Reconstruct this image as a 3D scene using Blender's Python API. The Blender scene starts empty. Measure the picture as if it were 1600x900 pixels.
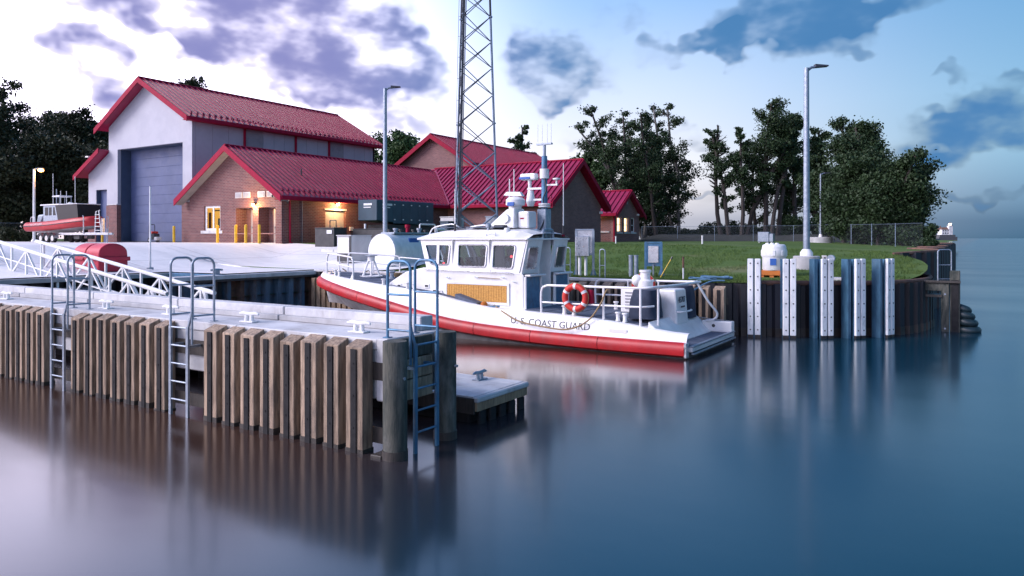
import bpy, bmesh, math, random
import numpy as np
from mathutils import Vector, Matrix, noise
from mathutils.geometry import tessellate_polygon

scene = bpy.context.scene
col = scene.collection
R_ = math.radians
random.seed(7)

# ------------------------------------------------------------------ camera
EYE = 3.0
YAW = R_(32.5)
cam_d = bpy.data.cameras.new('camera')
cam = bpy.data.objects.new('camera', cam_d)
col.objects.link(cam)
cam_d.sensor_width = 36.0
cam_d.lens = 36.0 * 1150.0 / 1600.0
cam_d.shift_y = -78.0 / 1600.0
cam_d.clip_start = 0.1
cam_d.clip_end = 20000.0
cam.location = (0, 0, EYE)
cam.rotation_euler = (R_(90), 0, YAW)
scene.camera = cam
FWD = Vector((-math.sin(YAW), math.cos(YAW), 0))
RGT = Vector((math.cos(YAW), math.sin(YAW), 0))

def bearing(px, py):
    """world direction of a bearing measured in the survey of the site"""
    d = FWD + RGT * ((px - 800.0) / 1150.0) + Vector((0, 0, (372.0 - py) / 1150.0))
    return d.normalized()

# ------------------------------------------------------------------ exposure
scene.view_settings.view_transform = 'Standard'
scene.view_settings.look = 'None'
scene.view_settings.gamma = 1.0
scene.view_settings.use_curve_mapping = False
scene.view_settings.exposure = 0.34
scene.render.engine = 'CYCLES'

# ------------------------------------------------------------------ sun (just set: wide soft afterglow from the left)
SUN_DIR = (FWD * -0.22 - RGT * 0.975).normalized()
SUN_EL = R_(33)
sun_d = bpy.data.lights.new('sun', 'SUN')
sun_d.energy = 2.9
sun_d.angle = R_(28)
sun_d.color = (1.0, 0.92, 0.95)
sun = bpy.data.objects.new('sun', sun_d)
col.objects.link(sun)
sv = Vector((SUN_DIR.x * math.cos(SUN_EL), SUN_DIR.y * math.cos(SUN_EL), math.sin(SUN_EL)))
sun.rotation_euler = sv.to_track_quat('Z', 'Y').to_euler()
sun.location = (-40, -10, 40)

# ------------------------------------------------------------------ sky
world = bpy.data.worlds.new('World')
scene.world = world
world.use_nodes = True
wn = world.node_tree.nodes
wl = world.node_tree.links
for n in list(wn):
    wn.remove(n)

def N(nt, t, **kw):
    n = nt.nodes.new(t)
    for k, v in kw.items():
        setattr(n, k, v)
    return n

class G:
    """tiny node-graph helper"""
    def __init__(self, nt):
        self.nt = nt
    def link(self, a, b):
        self.nt.links.new(a, b)
    def put(self, sock, v):
        if hasattr(v, 'is_output') or isinstance(v, bpy.types.NodeSocket):
            self.nt.links.new(v, sock)
        else:
            sock.default_value = v
    def math(self, op, a, b=0.0, c=None, clamp=False):
        n = self.nt.nodes.new('ShaderNodeMath'); n.operation = op; n.use_clamp = clamp
        self.put(n.inputs[0], a); self.put(n.inputs[1], b)
        if c is not None: self.put(n.inputs[2], c)
        return n.outputs[0]
    def vmath(self, op, a, b=(0, 0, 0), s=None):
        n = self.nt.nodes.new('ShaderNodeVectorMath'); n.operation = op
        self.put(n.inputs[0], a); self.put(n.inputs[1], b)
        if s is not None: self.put(n.inputs['Scale'], s)
        return n.outputs['Value'] if op in ('DOT_PRODUCT', 'LENGTH', 'DISTANCE') else n.outputs[0]
    def mix(self, f, a, b, mode='MIX'):
        n = self.nt.nodes.new('ShaderNodeMix'); n.data_type = 'RGBA'; n.blend_type = mode
        self.put(n.inputs[0], f); self.put(n.inputs[6], a); self.put(n.inputs[7], b)
        return n.outputs[2]
    def ramp(self, f, stops, interp='LINEAR'):
        n = self.nt.nodes.new('ShaderNodeValToRGB'); cr = n.color_ramp; cr.interpolation = interp
        while len(cr.elements) < len(stops): cr.elements.new(0.5)
        for e, (p, c) in zip(cr.elements, stops):
            e.position = p; e.color = (c[0], c[1], c[2], 1)
        self.put(n.inputs[0], f)
        return n.outputs[0]
    def noise(self, vec, scale, detail=3.0, rough=0.55, dim='3D'):
        n = self.nt.nodes.new('ShaderNodeTexNoise'); n.noise_dimensions = dim
        if vec is not None: self.put(n.inputs['Vector'], vec)
        n.inputs['Scale'].default_value = scale; n.inputs['Detail'].default_value = detail
        n.inputs['Roughness'].default_value = rough
        return n.outputs['Fac'], n.outputs['Color']
    def maprange(self, v, a, b, c=0.0, d=1.0, smooth=True):
        n = self.nt.nodes.new('ShaderNodeMapRange'); n.interpolation_type = 'SMOOTHSTEP' if smooth else 'LINEAR'
        self.put(n.inputs[0], v)
        for i, x in enumerate((a, b, c, d)): n.inputs[i + 1].default_value = x
        return n.outputs[0]

g = G(world.node_tree)
tc = N(world.node_tree, 'ShaderNodeTexCoord')
D = tc.outputs['Generated']
D = g.vmath('NORMALIZE', D)
sep = N(world.node_tree, 'ShaderNodeSeparateXYZ'); wl.new(D, sep.inputs[0])
el = g.math('MAXIMUM', sep.outputs[2], 0.0)
side = g.vmath('DOT_PRODUCT', D, tuple(-RGT))           # +1 towards the afterglow, -1 away from it
e_s = g.math('POWER', el, 0.5)                           # finer steps near the horizon
def sq(v): return math.sqrt(v)
away = g.ramp(e_s, [(0.0, (.030, .11, .20)), (sq(.02), (.04, .135, .25)), (sq(.055), (.11, .25, .41)), (sq(.10), (.19, .38, .56)),
                    (sq(.17), (.19, .39, .60)), (sq(.26), (.13, .32, .56)), (sq(.36), (.05, .22, .44)), (sq(.5), (.010, .12, .27)), (1, (.01, .09, .24))])
mid = g.ramp(e_s, [(0.0, (.34, .38, .47)), (sq(.025), (.46, .46, .54)), (sq(.055), (.74, .70, .74)), (sq(.10), (.80, .79, .86)),
                   (sq(.2), (.54, .65, .88)), (sq(.3), (.30, .49, .82)), (sq(.5), (.09, .29, .64)), (1, (.04, .13, .36))])
glow = g.ramp(e_s, [(0.0, (1.0, .80, .88)), (sq(.05), (1.5, 1.28, 1.42)), (sq(.12), (2.0, 1.85, 2.3)), (sq(.21), (2.7, 2.55, 3.3)), (sq(.30), (2.4, 2.3, 3.1)),
                    (sq(.40), (1.3, 1.25, 1.9)), (sq(.55), (.7, .72, 1.2)), (1, (.12, .18, .44))])
f1 = g.maprange(side, -0.64, -0.10)
f2 = g.maprange(side, -0.12, 0.62)
base = g.mix(f1, away, mid)
base = g.mix(f2, base, glow)
sky = N(world.node_tree, 'ShaderNodeTexSky', sky_type='NISHITA')
sky.sun_disc = False
sky.sun_elevation = R_(3)
sky.sun_rotation = math.atan2(SUN_DIR.x, SUN_DIR.y)
sky.altitude = 180
nish = g.vmath('SCALE', sky.outputs[0], s=0.012)
base = g.mix(1.0, base, nish, 'ADD')

# wind-drawn clouds, each at its own bearing, edges broken up by noise
_, wc = g.noise(D, 7.0, 4.0, 0.6)
_, wc2 = g.noise(g.vmath('MULTIPLY', D, (1.0, 1.0, 1.7)), 20.0, 2.0, 0.5)
warp = g.vmath('SCALE', g.vmath('SUBTRACT', wc, (.5, .5, .5)), s=0.14)
warp2 = g.vmath('SCALE', g.vmath('SUBTRACT', wc2, (.5, .5, .5)), s=0.05)
DW = g.vmath('ADD', g.vmath('ADD', D, warp), warp2)
CL = [  # px, py, half width, half height, tilt deg, weight
    (290, 12, 130, 42, -12, 1.4), (420, 55, 120, 56, -22, 1.4), (500, 95, 100, 48, -20, 1.3), (610, 92, 66, 38, -15, 1.2), (545, 25, 70, 40, 20, 1.1), (400, 10, 120, 30, 0, 1.0),
    (160, 112, 62, 36, -25, 1.1), (585, 178, 66, 16, -8, .75), (60, 70, 55, 16, -15, .3), (620, 50, 40, 20, 0, .5),
    (885, 92, 66, 36, -10, 1.2), (838, 112, 44, 34, 0, 1.0), (845, 140, 30, 20, 20, .8),
    (1235, 38, 105, 36, 10, 1.15), (1120, 78, 80, 18, 6, .95), (1310, 8, 90, 24, 5, .9), (1012, 70, 20, 20, 0, .6), (1342, 70, 20, 12, 0, .6),
    (1545, 205, 80, 34, 14, 1.1), (1590, 148, 70, 18, 10, .9), (1462, 215, 44, 20, -8, .8), (1478, 262, 46, 14, 0, .9), (1570, 318, 90, 9, 0, .6),
    (1490, 135, 26, 9, 8, .5), (1095, 222, 46, 15, 0, .75), (915, 205, 26, 12, 10, .5), (1100, 285, 46, 4, 0, .5), (1400, 12, 50, 12, 0, .4), (970, 20, 40, 14, 0, .3)]
tot = None
for (px, py, hw, hh, tilt, w) in CL:
    c = bearing(px, py)
    r = Vector((0, 0, 1)).cross(c).normalized() * -1.0
    u = c.cross(r) * -1.0
    if u.z < 0: u = -u
    if r.dot(RGT) < 0: r = -r
    ct, st = math.cos(R_(tilt)), math.sin(R_(tilt))
    k = c.dot(FWD)                                       # metres per radian at that bearing
    r2 = (r * ct + u * st) / (hw / 1150.0 * k * 1.12)
    u2 = (u * ct - r * st) / (hh / 1150.0 * k * 1.12)
    a = g.vmath('DOT_PRODUCT', DW, tuple(r2)); a = g.math('SUBTRACT', a, c.dot(r2))
    b = g.vmath('DOT_PRODUCT', DW, tuple(u2)); b = g.math('SUBTRACT', b, c.dot(u2))
    s = g.math('MULTIPLY_ADD', a, a, g.math('MULTIPLY', b, b))
    m = g.math('MULTIPLY', g.maprange(s, 2.3, 0.0), w)
    m = g.math('MULTIPLY', m, g.math('GREATER_THAN', g.vmath('DOT_PRODUCT', D, tuple(c)), 0.5))
    tot = m if tot is None else g.math('ADD', tot, m)
nf, _ = g.noise(g.vmath('MULTIPLY', D, (1.0, 1.0, 1.8)), 11.0, 3.5, 0.55)
inner = g.maprange(nf, 0.36, 0.60, 0.25, 1.0)
# scattered thin cloud over the whole dome
pl = g.vmath('MULTIPLY', D, (1.0, 1.0, 3.2))
tf, _ = g.noise(pl, 3.1, 5.0, 0.6)
thin = g.maprange(tf, 0.56, 0.78, 0.0, 0.35)
cm = g.math('MULTIPLY', g.math('MINIMUM', tot, 1.0), inner)
cm = g.math('MAXIMUM', cm, thin)
cm = g.math('MULTIPLY', cm, 0.92, clamp=True)
ccol = g.mix(g.maprange(side, -0.15, 0.30), (.055, .18, .39, 1), (.19, .20, .45, 1))
lit = g.mix(g.maprange(side, 0.0, 0.30), g.vmath('SCALE', base, s=.74), (.74, .70, .92, 1))
ccol = g.mix(g.maprange(nf, .35, .68), g.mix(.28, ccol, lit), ccol)
edge = g.mix(g.maprange(cm, 0.0, .46, 0.0, .92), base, lit)
edge = g.mix(g.maprange(cm, 0.14, 1.0, 0.0, .98), edge, ccol)
final = edge
bg = N(world.node_tree, 'ShaderNodeBackground')
wl.new(final, bg.inputs[0]); bg.inputs[1].default_value = 1.0
wo = N(world.node_tree, 'ShaderNodeOutputWorld'); wl.new(bg.outputs[0], wo.inputs[0])

# ------------------------------------------------------------------ helpers
WM = {}                                                   # world matrix of every parent
def wm(o):
    return WM.get(o.name, Matrix.Identity(4)) if o else Matrix.Identity(4)

def tag(o, label=None, cat=None, group=None, kind=None):
    if label: o['label'] = label
    if cat: o['category'] = cat
    if group: o['group'] = group
    if kind: o['kind'] = kind
    return o

def thing(name, label, cat, loc=(0, 0, 0), rz=0.0, group=None):
    o = bpy.data.objects.new(name, None)
    o.empty_display_size = 0.2
    col.objects.link(o)
    o.location = loc; o.rotation_euler = (0, 0, rz)
    WM[o.name] = Matrix.Translation(loc) @ Matrix.Rotation(rz, 4, 'Z')
    return tag(o, label, cat, group)

def link_mesh(me, name, parent=None, loc=None, rot=None):
    o = bpy.data.objects.new(name, me)
    col.objects.link(o)
    if parent: o.parent = parent
    if loc is not None: o.location = loc
    if rot is not None: o.rotation_euler = rot
    m = Matrix.Identity(4)
    if loc is not None or rot is not None:
        m = Matrix.Translation(loc or (0, 0, 0)) @ (Matrix.Rotation((rot or (0, 0, 0))[2], 4, 'Z'))
    WM[o.name] = wm(parent) @ m
    return o

def copy_tree(o, parent=None):
    c = o.copy(); col.objects.link(c); c.parent = parent
    WM[c.name] = WM.get(o.name, Matrix.Identity(4))
    for ch in list(o.children):
        copy_tree(ch, c)
    return c

class MB:
    def __init__(self):
        self.v = []; self.f = []; self.M = None
    def add(self, vs, fs):
        b = len(self.v)
        if self.M is not None:
            vs = [tuple(self.M @ Vector(p)) for p in vs]
        self.v.extend([tuple(p) for p in vs])
        self.f.extend([tuple(i + b for i in q) for q in fs])
        return self
    def box(self, x0, x1, y0, y1, z0, z1):
        if x0 > x1: x0, x1 = x1, x0
        if y0 > y1: y0, y1 = y1, y0
        if z0 > z1: z0, z1 = z1, z0
        return self.add([(x0, y0, z0), (x1, y0, z0), (x1, y1, z0), (x0, y1, z0), (x0, y0, z1), (x1, y0, z1), (x1, y1, z1), (x0, y1, z1)],
                        [(0, 3, 2, 1), (4, 5, 6, 7), (0, 1, 5, 4), (1, 2, 6, 5), (2, 3, 7, 6), (3, 0, 4, 7)])
    def hexa(self, b4, t4):
        return self.add(list(b4) + list(t4), [(0, 3, 2, 1), (4, 5, 6, 7), (0, 1, 5, 4), (1, 2, 6, 5), (2, 3, 7, 6), (3, 0, 4, 7)])
    def prism(self, poly, vec):
        """closed 3D polygon swept along vec"""
        n = len(poly); vec = Vector(vec)
        a = [Vector(p) for p in poly]; b = [p + vec for p in a]
        fs = [tuple(range(n))[::-1], tuple(range(n, 2 * n))]
        for i in range(n):
            j = (i + 1) % n
            fs.append((i, j, n + j, n + i))
        return self.add(a + b, fs)
    def cyl(self, p0, p1, r0, r1=None, n=10, caps=True):
        r1 = r0 if r1 is None else r1
        p0 = Vector(p0); p1 = Vector(p1); d = (p1 - p0)
        if d.length < 1e-6: return self
        d.normalize()
        a = d.orthogonal().normalized(); b = d.cross(a)
        vs = []
        for p, r in ((p0, r0), (p1, r1)):
            for i in range(n):
                t = 2 * math.pi * i / n
                vs.append(p + a * (r * math.cos(t)) + b * (r * math.sin(t)))
        fs = [(i, (i + 1) % n, n + (i + 1) % n, n + i) for i in range(n)]
        if caps: fs += [tuple(range(n))[::-1], tuple(range(n, 2 * n))]
        return self.add(vs, fs)
    def tube(self, path, r, n=8, caps=True, closed=False):
        P = [Vector(p) for p in path]; m = len(P)
        rs = r if hasattr(r, '__len__') else [r] * m
        up = None; vs = []
        for i in range(m):
            if closed: t = P[(i + 1) % m] - P[i - 1]
            else: t = P[min(i + 1, m - 1)] - P[max(i - 1, 0)]
            if t.length < 1e-9: t = Vector((0, 0, 1))
            t.normalize()
            if up is None: up = t.orthogonal().normalized()
            a = (up - t * up.dot(t))
            if a.length < 1e-6: a = t.orthogonal()
            a.normalize(); up = a; b = t.cross(a)
            for k in range(n):
                th = 2 * math.pi * k / n
                vs.append(P[i] + a * (rs[i] * math.cos(th)) + b * (rs[i] * math.sin(th)))
        fs = []
        for i in range(m if closed else m - 1):
            j = (i + 1) % m
            for k in range(n):
                fs.append((i * n + k, i * n + (k + 1) % n, j * n + (k + 1) % n, j * n + k))
        if caps and not closed:
            fs += [tuple(range(n))[::-1], tuple(range((m - 1) * n, m * n))]
        return self.add(vs, fs)
    def lathe(self, c, prof, n=20):
        """profile [(r,z)] round the vertical axis through c"""
        vs = []; m = len(prof)
        for (r, z) in prof:
            for k in range(n):
                t = 2 * math.pi * k / n
                vs.append((c[0] + r * math.cos(t), c[1] + r * math.sin(t), c[2] + z))
        fs = [(i * n + k, i * n + (k + 1) % n, (i + 1) * n + (k + 1) % n, (i + 1) * n + k) for i in range(m - 1) for k in range(n)]
        fs += [tuple(range(n))[::-1], tuple(range((m - 1) * n, m * n))]
        return self.add(vs, fs)
    def sphere(self, c, r, n=12, sc=(1, 1, 1)):
        vs = []; fs = []; m = n // 2 + 1
        for i in range(m):
            ph = math.pi * i / (m - 1)
            for k in range(n):
                t = 2 * math.pi * k / n
                vs.append((c[0] + r * sc[0] * math.sin(ph) * math.cos(t), c[1] + r * sc[1] * math.sin(ph) * math.sin(t), c[2] + r * sc[2] * math.cos(ph)))
        for i in range(m - 1):
            for k in range(n):
                fs.append((i * n + k, (i + 1) * n + k, (i + 1) * n + (k + 1) % n, i * n + (k + 1) % n))
        return self.add(vs, fs)
    def plate(self, outer, holes, fn, thick):
        """flat plate with openings: 2D loops, fn(u,v)->3D, thick = 3D vector"""
        loops = [outer] + list(holes)
        tris = tessellate_polygon([[Vector((p[0], p[1], 0)) for p in l] for l in loops])
        flat = [p for l in loops for p in l]; n = len(flat)
        a = [Vector(fn(*p)) for p in flat]; t = Vector(thick); b = [p + t for p in a]
        fs = [tuple(q) for q in tris] + [tuple(i + n for i in q)[::-1] for q in tris]
        o = 0
        for l in loops:
            m = len(l)
            for i in range(m):
                j = (i + 1) % m
                fs.append((o + i, o + j, n + o + j, n + o + i))
            o += m
        return self.add(a + b, fs)
    def mesh(self, name, mat, parent=None, smooth=False):
        inv = wm(parent).inverted() if parent else None
        vs = [inv @ Vector(p) for p in self.v] if parent else self.v
        me = bpy.data.meshes.new(name)
        me.from_pydata([tuple(p) for p in vs], [], self.f)
        bm = bmesh.new(); bm.from_mesh(me)
        bmesh.ops.recalc_face_normals(bm, faces=bm.faces); bm.to_mesh(me); bm.free()
        if mat: me.materials.append(mat)
        if smooth:
            me.polygons.foreach_set('use_smooth', [True] * len(me.polygons))
            try: me.set_sharp_from_angle(angle=R_(40))
            except Exception: pass
        me.update()
        return me
    def build(self, name, mat, parent=None, smooth=False, bevel=0.0, seg=1):
        me = self.mesh(name, mat, parent, smooth)
        o = bpy.data.objects.new(name, me); col.objects.link(o)
        if parent:
            o.parent = parent
        WM[o.name] = wm(parent).copy()
        if bevel:
            m = o.modifiers.new('bevel', 'BEVEL'); m.width = bevel; m.segments = seg; m.limit_method = 'ANGLE'; m.angle_limit = R_(40)
        return o

def rrect(u0, u1, v0, v1, r, n=4):
    pts = []
    for (cx, cy, a0) in ((u1 - r, v1 - r, 0), (u0 + r, v1 - r, 90), (u0 + r, v0 + r, 180), (u1 - r, v0 + r, 270)):
        for i in range(n + 1):
            t = R_(a0 + 90 * i / n)
            pts.append((cx + r * math.cos(t), cy + r * math.sin(t)))
    return pts

def rpoly(pts, r, n=4):
    """round the corners of a 2D polygon"""
    out = []; m = len(pts)
    for i in range(m):
        p = Vector(pts[i]); a = Vector(pts[i - 1]); b = Vector(pts[(i + 1) % m])
        d1 = (a - p).normalized(); d2 = (b - p).normalized()
        s = p + d1 * r; e = p + d2 * r
        for k in range(n + 1):
            t = k / n
            q = s * (1 - t) ** 2 + p * (2 * t * (1 - t)) + e * t * t
            out.append((q.x, q.y))
    return out

def arch(p0, p1, h, r, n=5):
    """inverted-U path from p0 to p1 (feet), height h, corner radius r"""
    p0 = Vector(p0); p1 = Vector(p1); up = Vector((0, 0, h)); d = (p1 - p0).normalized()
    pts = [p0]
    c = p0 + up + d * r - Vector((0, 0, r))
    for i in range(n + 1):
        t = R_(180 - 90 * i / n); pts.append(c + d * (r * math.cos(t)) + Vector((0, 0, r * math.sin(t))))
    c = p1 + up - d * r - Vector((0, 0, r))
    for i in range(n + 1):
        t = R_(90 - 90 * i / n); pts.append(c + d * (r * math.cos(t)) + Vector((0, 0, r * math.sin(t))))
    pts.append(p1)
    return pts

def bez(pts, n=16):
    """Catmull-Rom through points"""
    P = [Vector(p) for p in pts]; out = []
    for i in range(len(P) - 1):
        a = P[max(i - 1, 0)]; b = P[i]; c = P[i + 1]; d = P[min(i + 2, len(P) - 1)]
        for k in range(n):
            t = k / n
            out.append(0.5 * ((2 * b) + (c - a) * t + (2 * a - 5 * b + 4 * c - d) * t * t + (3 * b - a - 3 * c + d) * t ** 3))
    out.append(P[-1])
    return out

def text_mesh(body, size, extrude, mat, name='lettering', spacing=1.0):
    cu = bpy.data.curves.new(name, 'FONT'); cu.body = body; cu.size = size; cu.extrude = extrude
    cu.space_character = spacing; cu.align_x = 'LEFT'; cu.resolution_u = 3
    ob = bpy.data.objects.new(name, cu); col.objects.link(ob)
    dg = bpy.context.evaluated_depsgraph_get(); dg.update()
    me = bpy.data.meshes.new_from_object(ob.evaluated_get(dg))
    bpy.data.objects.remove(ob)
    me.materials.clear(); me.materials.append(mat)
    return me

# ------------------------------------------------------------------ materials
MT = {}
def pmat(name, c, rough=0.6, metal=0.0, c2=None, scale=4.0, bump=0.0, bscale=40.0, detail=5.0, spec=0.5, lo=.35, hi=.65, stretch=(1, 1, 1), dirt=None, dirt_scale=1.2, dirt_amt=.5, coat=0.0, rvar=0.0, emit=None, es=0.0, orand=0.0):
    m = bpy.data.materials.new(name); m.use_nodes = True
    nt = m.node_tree; gg = G(nt); p = nt.nodes['Principled BSDF']
    p.inputs['Roughness'].default_value = rough; p.inputs['Metallic'].default_value = metal
    p.inputs['Specular IOR Level'].default_value = spec; p.inputs['Coat Weight'].default_value = coat
    t = N(nt, 'ShaderNodeTexCoord'); geo = N(nt, 'ShaderNodeNewGeometry')
    vec = gg.vmath('MULTIPLY', geo.outputs['Position'], stretch)
    colr = (c[0], c[1], c[2], 1)
    if c2 is not None:
        nf, _ = gg.noise(vec, scale, detail, 0.6)
        colr = gg.mix(gg.maprange(nf, lo, hi), colr, (c2[0], c2[1], c2[2], 1))
    if dirt is not None:
        df, _ = gg.noise(gg.vmath('MULTIPLY', geo.outputs['Position'], (1, 1, .45)), dirt_scale, 6.0, 0.7)
        colr = gg.mix(gg.maprange(df, .48, .75, 0, dirt_amt), colr, (dirt[0], dirt[1], dirt[2], 1))
    if orand:
        oi = N(nt, 'ShaderNodeObjectInfo')
        k = gg.maprange(oi.outputs['Random'], 0, 1, 1 - orand, 1 + orand * .6, False)
        colr = gg.vmath('SCALE', colr if not isinstance(colr, tuple) else colr[:3], s=k)
    gg.put(p.inputs['Base Color'], colr)
    if rvar:
        rf, _ = gg.noise(vec, scale * 2.3, 4.0, .6)
        gg.put(p.inputs['Roughness'], gg.maprange(rf, .3, .7, max(rough - rvar, .02), min(rough + rvar, 1)))
    if bump:
        bf, _ = gg.noise(vec, bscale, 4.0, .6)
        b = N(nt, 'ShaderNodeBump'); b.inputs['Strength'].default_value = bump; b.inputs['Distance'].default_value = 0.02
        nt.links.new(bf, b.inputs['Height']); nt.links.new(b.outputs[0], p.inputs['Normal'])
    if emit is not None:
        p.inputs['Emission Color'].default_value = (emit[0], emit[1], emit[2], 1); p.inputs['Emission Strength'].default_value = es
    MT[name] = m
    return m

def brick_mat(name, c1, c2, mortar):
    m = bpy.data.materials.new(name); m.use_nodes = True
    nt = m.node_tree; gg = G(nt); p = nt.nodes['Principled BSDF']
    geo = N(nt, 'ShaderNodeNewGeometry'); s = N(nt, 'ShaderNodeSeparateXYZ'); nt.links.new(geo.outputs['Position'], s.inputs[0])
    cx = N(nt, 'ShaderNodeCombineXYZ'); nt.links.new(gg.math('ADD', s.outputs[0], s.outputs[1]), cx.inputs[0]); nt.links.new(s.outputs[2], cx.inputs[1])
    b = N(nt, 'ShaderNodeTexBrick'); nt.links.new(cx.outputs[0], b.inputs['Vector'])
    b.inputs['Scale'].default_value = 1.0; b.inputs['Brick Width'].default_value = 0.30; b.inputs['Row Height'].default_value = 0.10
    b.inputs['Mortar Size'].default_value = 0.010; b.inputs['Mortar Smooth'].default_value = 0.2; b.inputs['Bias'].default_value = -0.1
    b.inputs['Color1'].default_value = (*c1, 1); b.inputs['Color2'].default_value = (*c2, 1); b.inputs['Mortar'].default_value = (*mortar, 1)
    nf, _ = gg.noise(geo.outputs['Position'], 0.7, 5, .6)
    c = gg.mix(gg.maprange(nf, .3, .75, 0, .35), b.outputs[0], (c2[0] * .6, c2[1] * .6, c2[2] * .65, 1))
    gg.put(p.inputs['Base Color'], c); p.inputs['Roughness'].default_value = .85
    bp = N(nt, 'ShaderNodeBump'); bp.inputs['Strength'].default_value = .5; bp.inputs['Distance'].default_value = .01; bp.invert = True
    nt.links.new(b.outputs['Fac'], bp.inputs['Height']); nt.links.new(bp.outputs[0], p.inputs['Normal'])
    MT[name] = m
    return m

pmat('white_gloss', (.80, .80, .80), .32, c2=(.70, .70, .71), scale=1.3, dirt=(.40, .36, .33), dirt_scale=2.6, dirt_amt=.38, coat=.2)
pmat('white_matte', (.78, .78, .78), .6, c2=(.68, .68, .69), scale=2, dirt=(.35, .33, .3), dirt_amt=.25)
pmat('red_collar', (.44, .012, .017), .45, c2=(.35, .009, .014), scale=2.0, dirt=(.26, .05, .05), dirt_scale=2.2, dirt_amt=.5, bump=.08, bscale=9)
pmat('hull_bottom', (.045, .043, .045), .6, c2=(.09, .085, .085), scale=3, bump=.2, bscale=6)
pmat('hull_grey', (.46, .45, .46), .45, c2=(.30, .29, .30), scale=2.2, dirt=(.16, .13, .12), dirt_amt=.6)
pmat('nonskid', (.075, .095, .14), .85, c2=(.11, .13, .18), scale=5, bump=.4, bscale=160)
pmat('aluminium', (.62, .63, .66), .35, .85, c2=(.50, .51, .54), scale=6, rvar=.12)
pmat('galvanised', (.33, .38, .44), .45, .6, c2=(.24, .29, .36), scale=9, rvar=.12)
pmat('blue_steel', (.085, .22, .36), .5, .35, c2=(.06, .16, .28), scale=7, dirt=(.16, .10, .07), dirt_scale=4, dirt_amt=.5)
pmat('glass_dark', (.015, .02, .025), .06, spec=.8)
pmat('rubber', (.010, .010, .012), .75, c2=(.018, .018, .02), scale=8, bump=.2, spec=.3)
pmat('black_paint', (.02, .022, .026), .45, c2=(.035, .037, .04), scale=4)
pmat('concrete', (.46, .46, .47), .85, c2=(.35, .35, .36), scale=1.4, bump=.25, bscale=60, dirt=(.22, .2, .19), dirt_scale=.9, dirt_amt=.6)
pmat('concrete_pale', (.60, .60, .61), .85, c2=(.48, .48, .50), scale=2.2, bump=.2, bscale=60, dirt=(.30, .28, .27), dirt_scale=1.6, dirt_amt=.8, orand=.10)
pmat('timber', (.43, .315, .225), .85, c2=(.20, .145, .105), scale=2.2, stretch=(9, 9, .9), bump=.45, bscale=9, detail=7, dirt=(.10, .085, .075), dirt_scale=2.0, dirt_amt=.75, orand=.28)
pmat('timber_wet', (.05, .042, .036), .5, c2=(.028, .025, .022), scale=3, stretch=(7, 7, 1), bump=.4, bscale=8)
pmat('timber_round', (.095, .095, .078), .9, c2=(.034, .042, .037), scale=2.2, stretch=(6, 6, 1.0), bump=.6, bscale=9, detail=7, dirt=(.20, .195, .18), dirt_scale=3.4, dirt_amt=.6)
pmat('timber_warm', (.42, .30, .19), .85, c2=(.25, .17, .11), scale=2.4, stretch=(8, 8, .9), bump=.4, bscale=10, orand=.25)
pmat('roof_red', (.30, .012, .056), .33, c2=(.25, .010, .046), scale=.9, coat=.2, spec=.45, dirt=(.27, .03, .07), dirt_scale=.5, dirt_amt=.5)
pmat('trim_red', (.30, .006, .036), .6, c2=(.25, .005, .03), scale=3, spec=.15)
pmat('metal_wall', (.385, .39, .44), .55, c2=(.34, .345, .40), scale=.8, dirt=(.4, .4, .42), dirt_amt=.3)
pmat('louver_grey', (.28, .28, .31), .6, c2=(.23, .23, .26), scale=2)
pmat('door_blue', (.07, .095, .20), .5, c2=(.055, .078, .17), scale=.7, rvar=.1)
pmat('door_frame_blue', (.05, .075, .13), .5, c2=(.04, .06, .11), scale=2)
pmat('door_grey', (.36, .35, .37), .5, c2=(.31, .30, .32), scale=2)
pmat('generator_blue', (.035, .075, .11), .45, c2=(.028, .06, .09), scale=1.5, dirt=(.09, .10, .11), dirt_amt=.3)
pmat('cabinet_grey', (.50, .50, .50), .5, c2=(.43, .43, .44), scale=2, dirt=(.3, .28, .26), dirt_amt=.4)
pmat('yellow_paint', (.72, .47, .02), .5, c2=(.62, .38, .02), scale=5, dirt=(.2, .15, .05), dirt_amt=.35)
pmat('orange', (.46, .13, .012), .6, c2=(.36, .10, .01), scale=4)
pmat('orange_buoy', (.58, .035, .022), .6, c2=(.48, .025, .02), scale=6, bump=.15)
pmat('red_plastic', (.52, .02, .05), .5, c2=(.45, .016, .04), scale=1.8, bump=.06, bscale=14, dirt=(.36, .10, .12), dirt_amt=.35)
pmat('grp_white', (.76, .77, .78), .5, c2=(.66, .67, .69), scale=3, dirt=(.4, .38, .36), dirt_amt=.3)
pmat('label_blue', (.02, .10, .38), .45)
pmat('tyre_black', (.014, .028, .034), .4, c2=(.02, .04, .05), scale=6, bump=.3, bscale=12)
pmat('steel_dark', (.055, .15, .24), .5, .3, c2=(.03, .09, .15), scale=4, stretch=(1, 1, .4), dirt=(.10, .16, .2), dirt_amt=.5)
pmat('pane_black', (.012, .014, .018), .35, spec=.25)
pmat('ink', (.03, .035, .05), .6)
pmat('gold_mesh', (.64, .33, .07), .5, c2=(.46, .22, .04), scale=18, stretch=(1, 1, 3), bump=.3, bscale=60)
pmat('tan_slot', (.22, .12, .035), .7)
pmat('canvas_blue', (.035, .05, .085), .85, c2=(.022, .03, .055), scale=3, bump=.6, bscale=5)
pmat('rope_tan', (.36, .25, .13), .85, c2=(.25, .17, .09), scale=30, bump=.5, bscale=90)
pmat('rope_blue', (.10, .22, .34), .8, c2=(.06, .14, .24), scale=30, bump=.4, bscale=80)
pmat('rust', (.17, .085, .055), .85, c2=(.09, .05, .04), scale=3, bump=.4, bscale=20, dirt=(.28, .17, .14), dirt_amt=.5)
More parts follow.
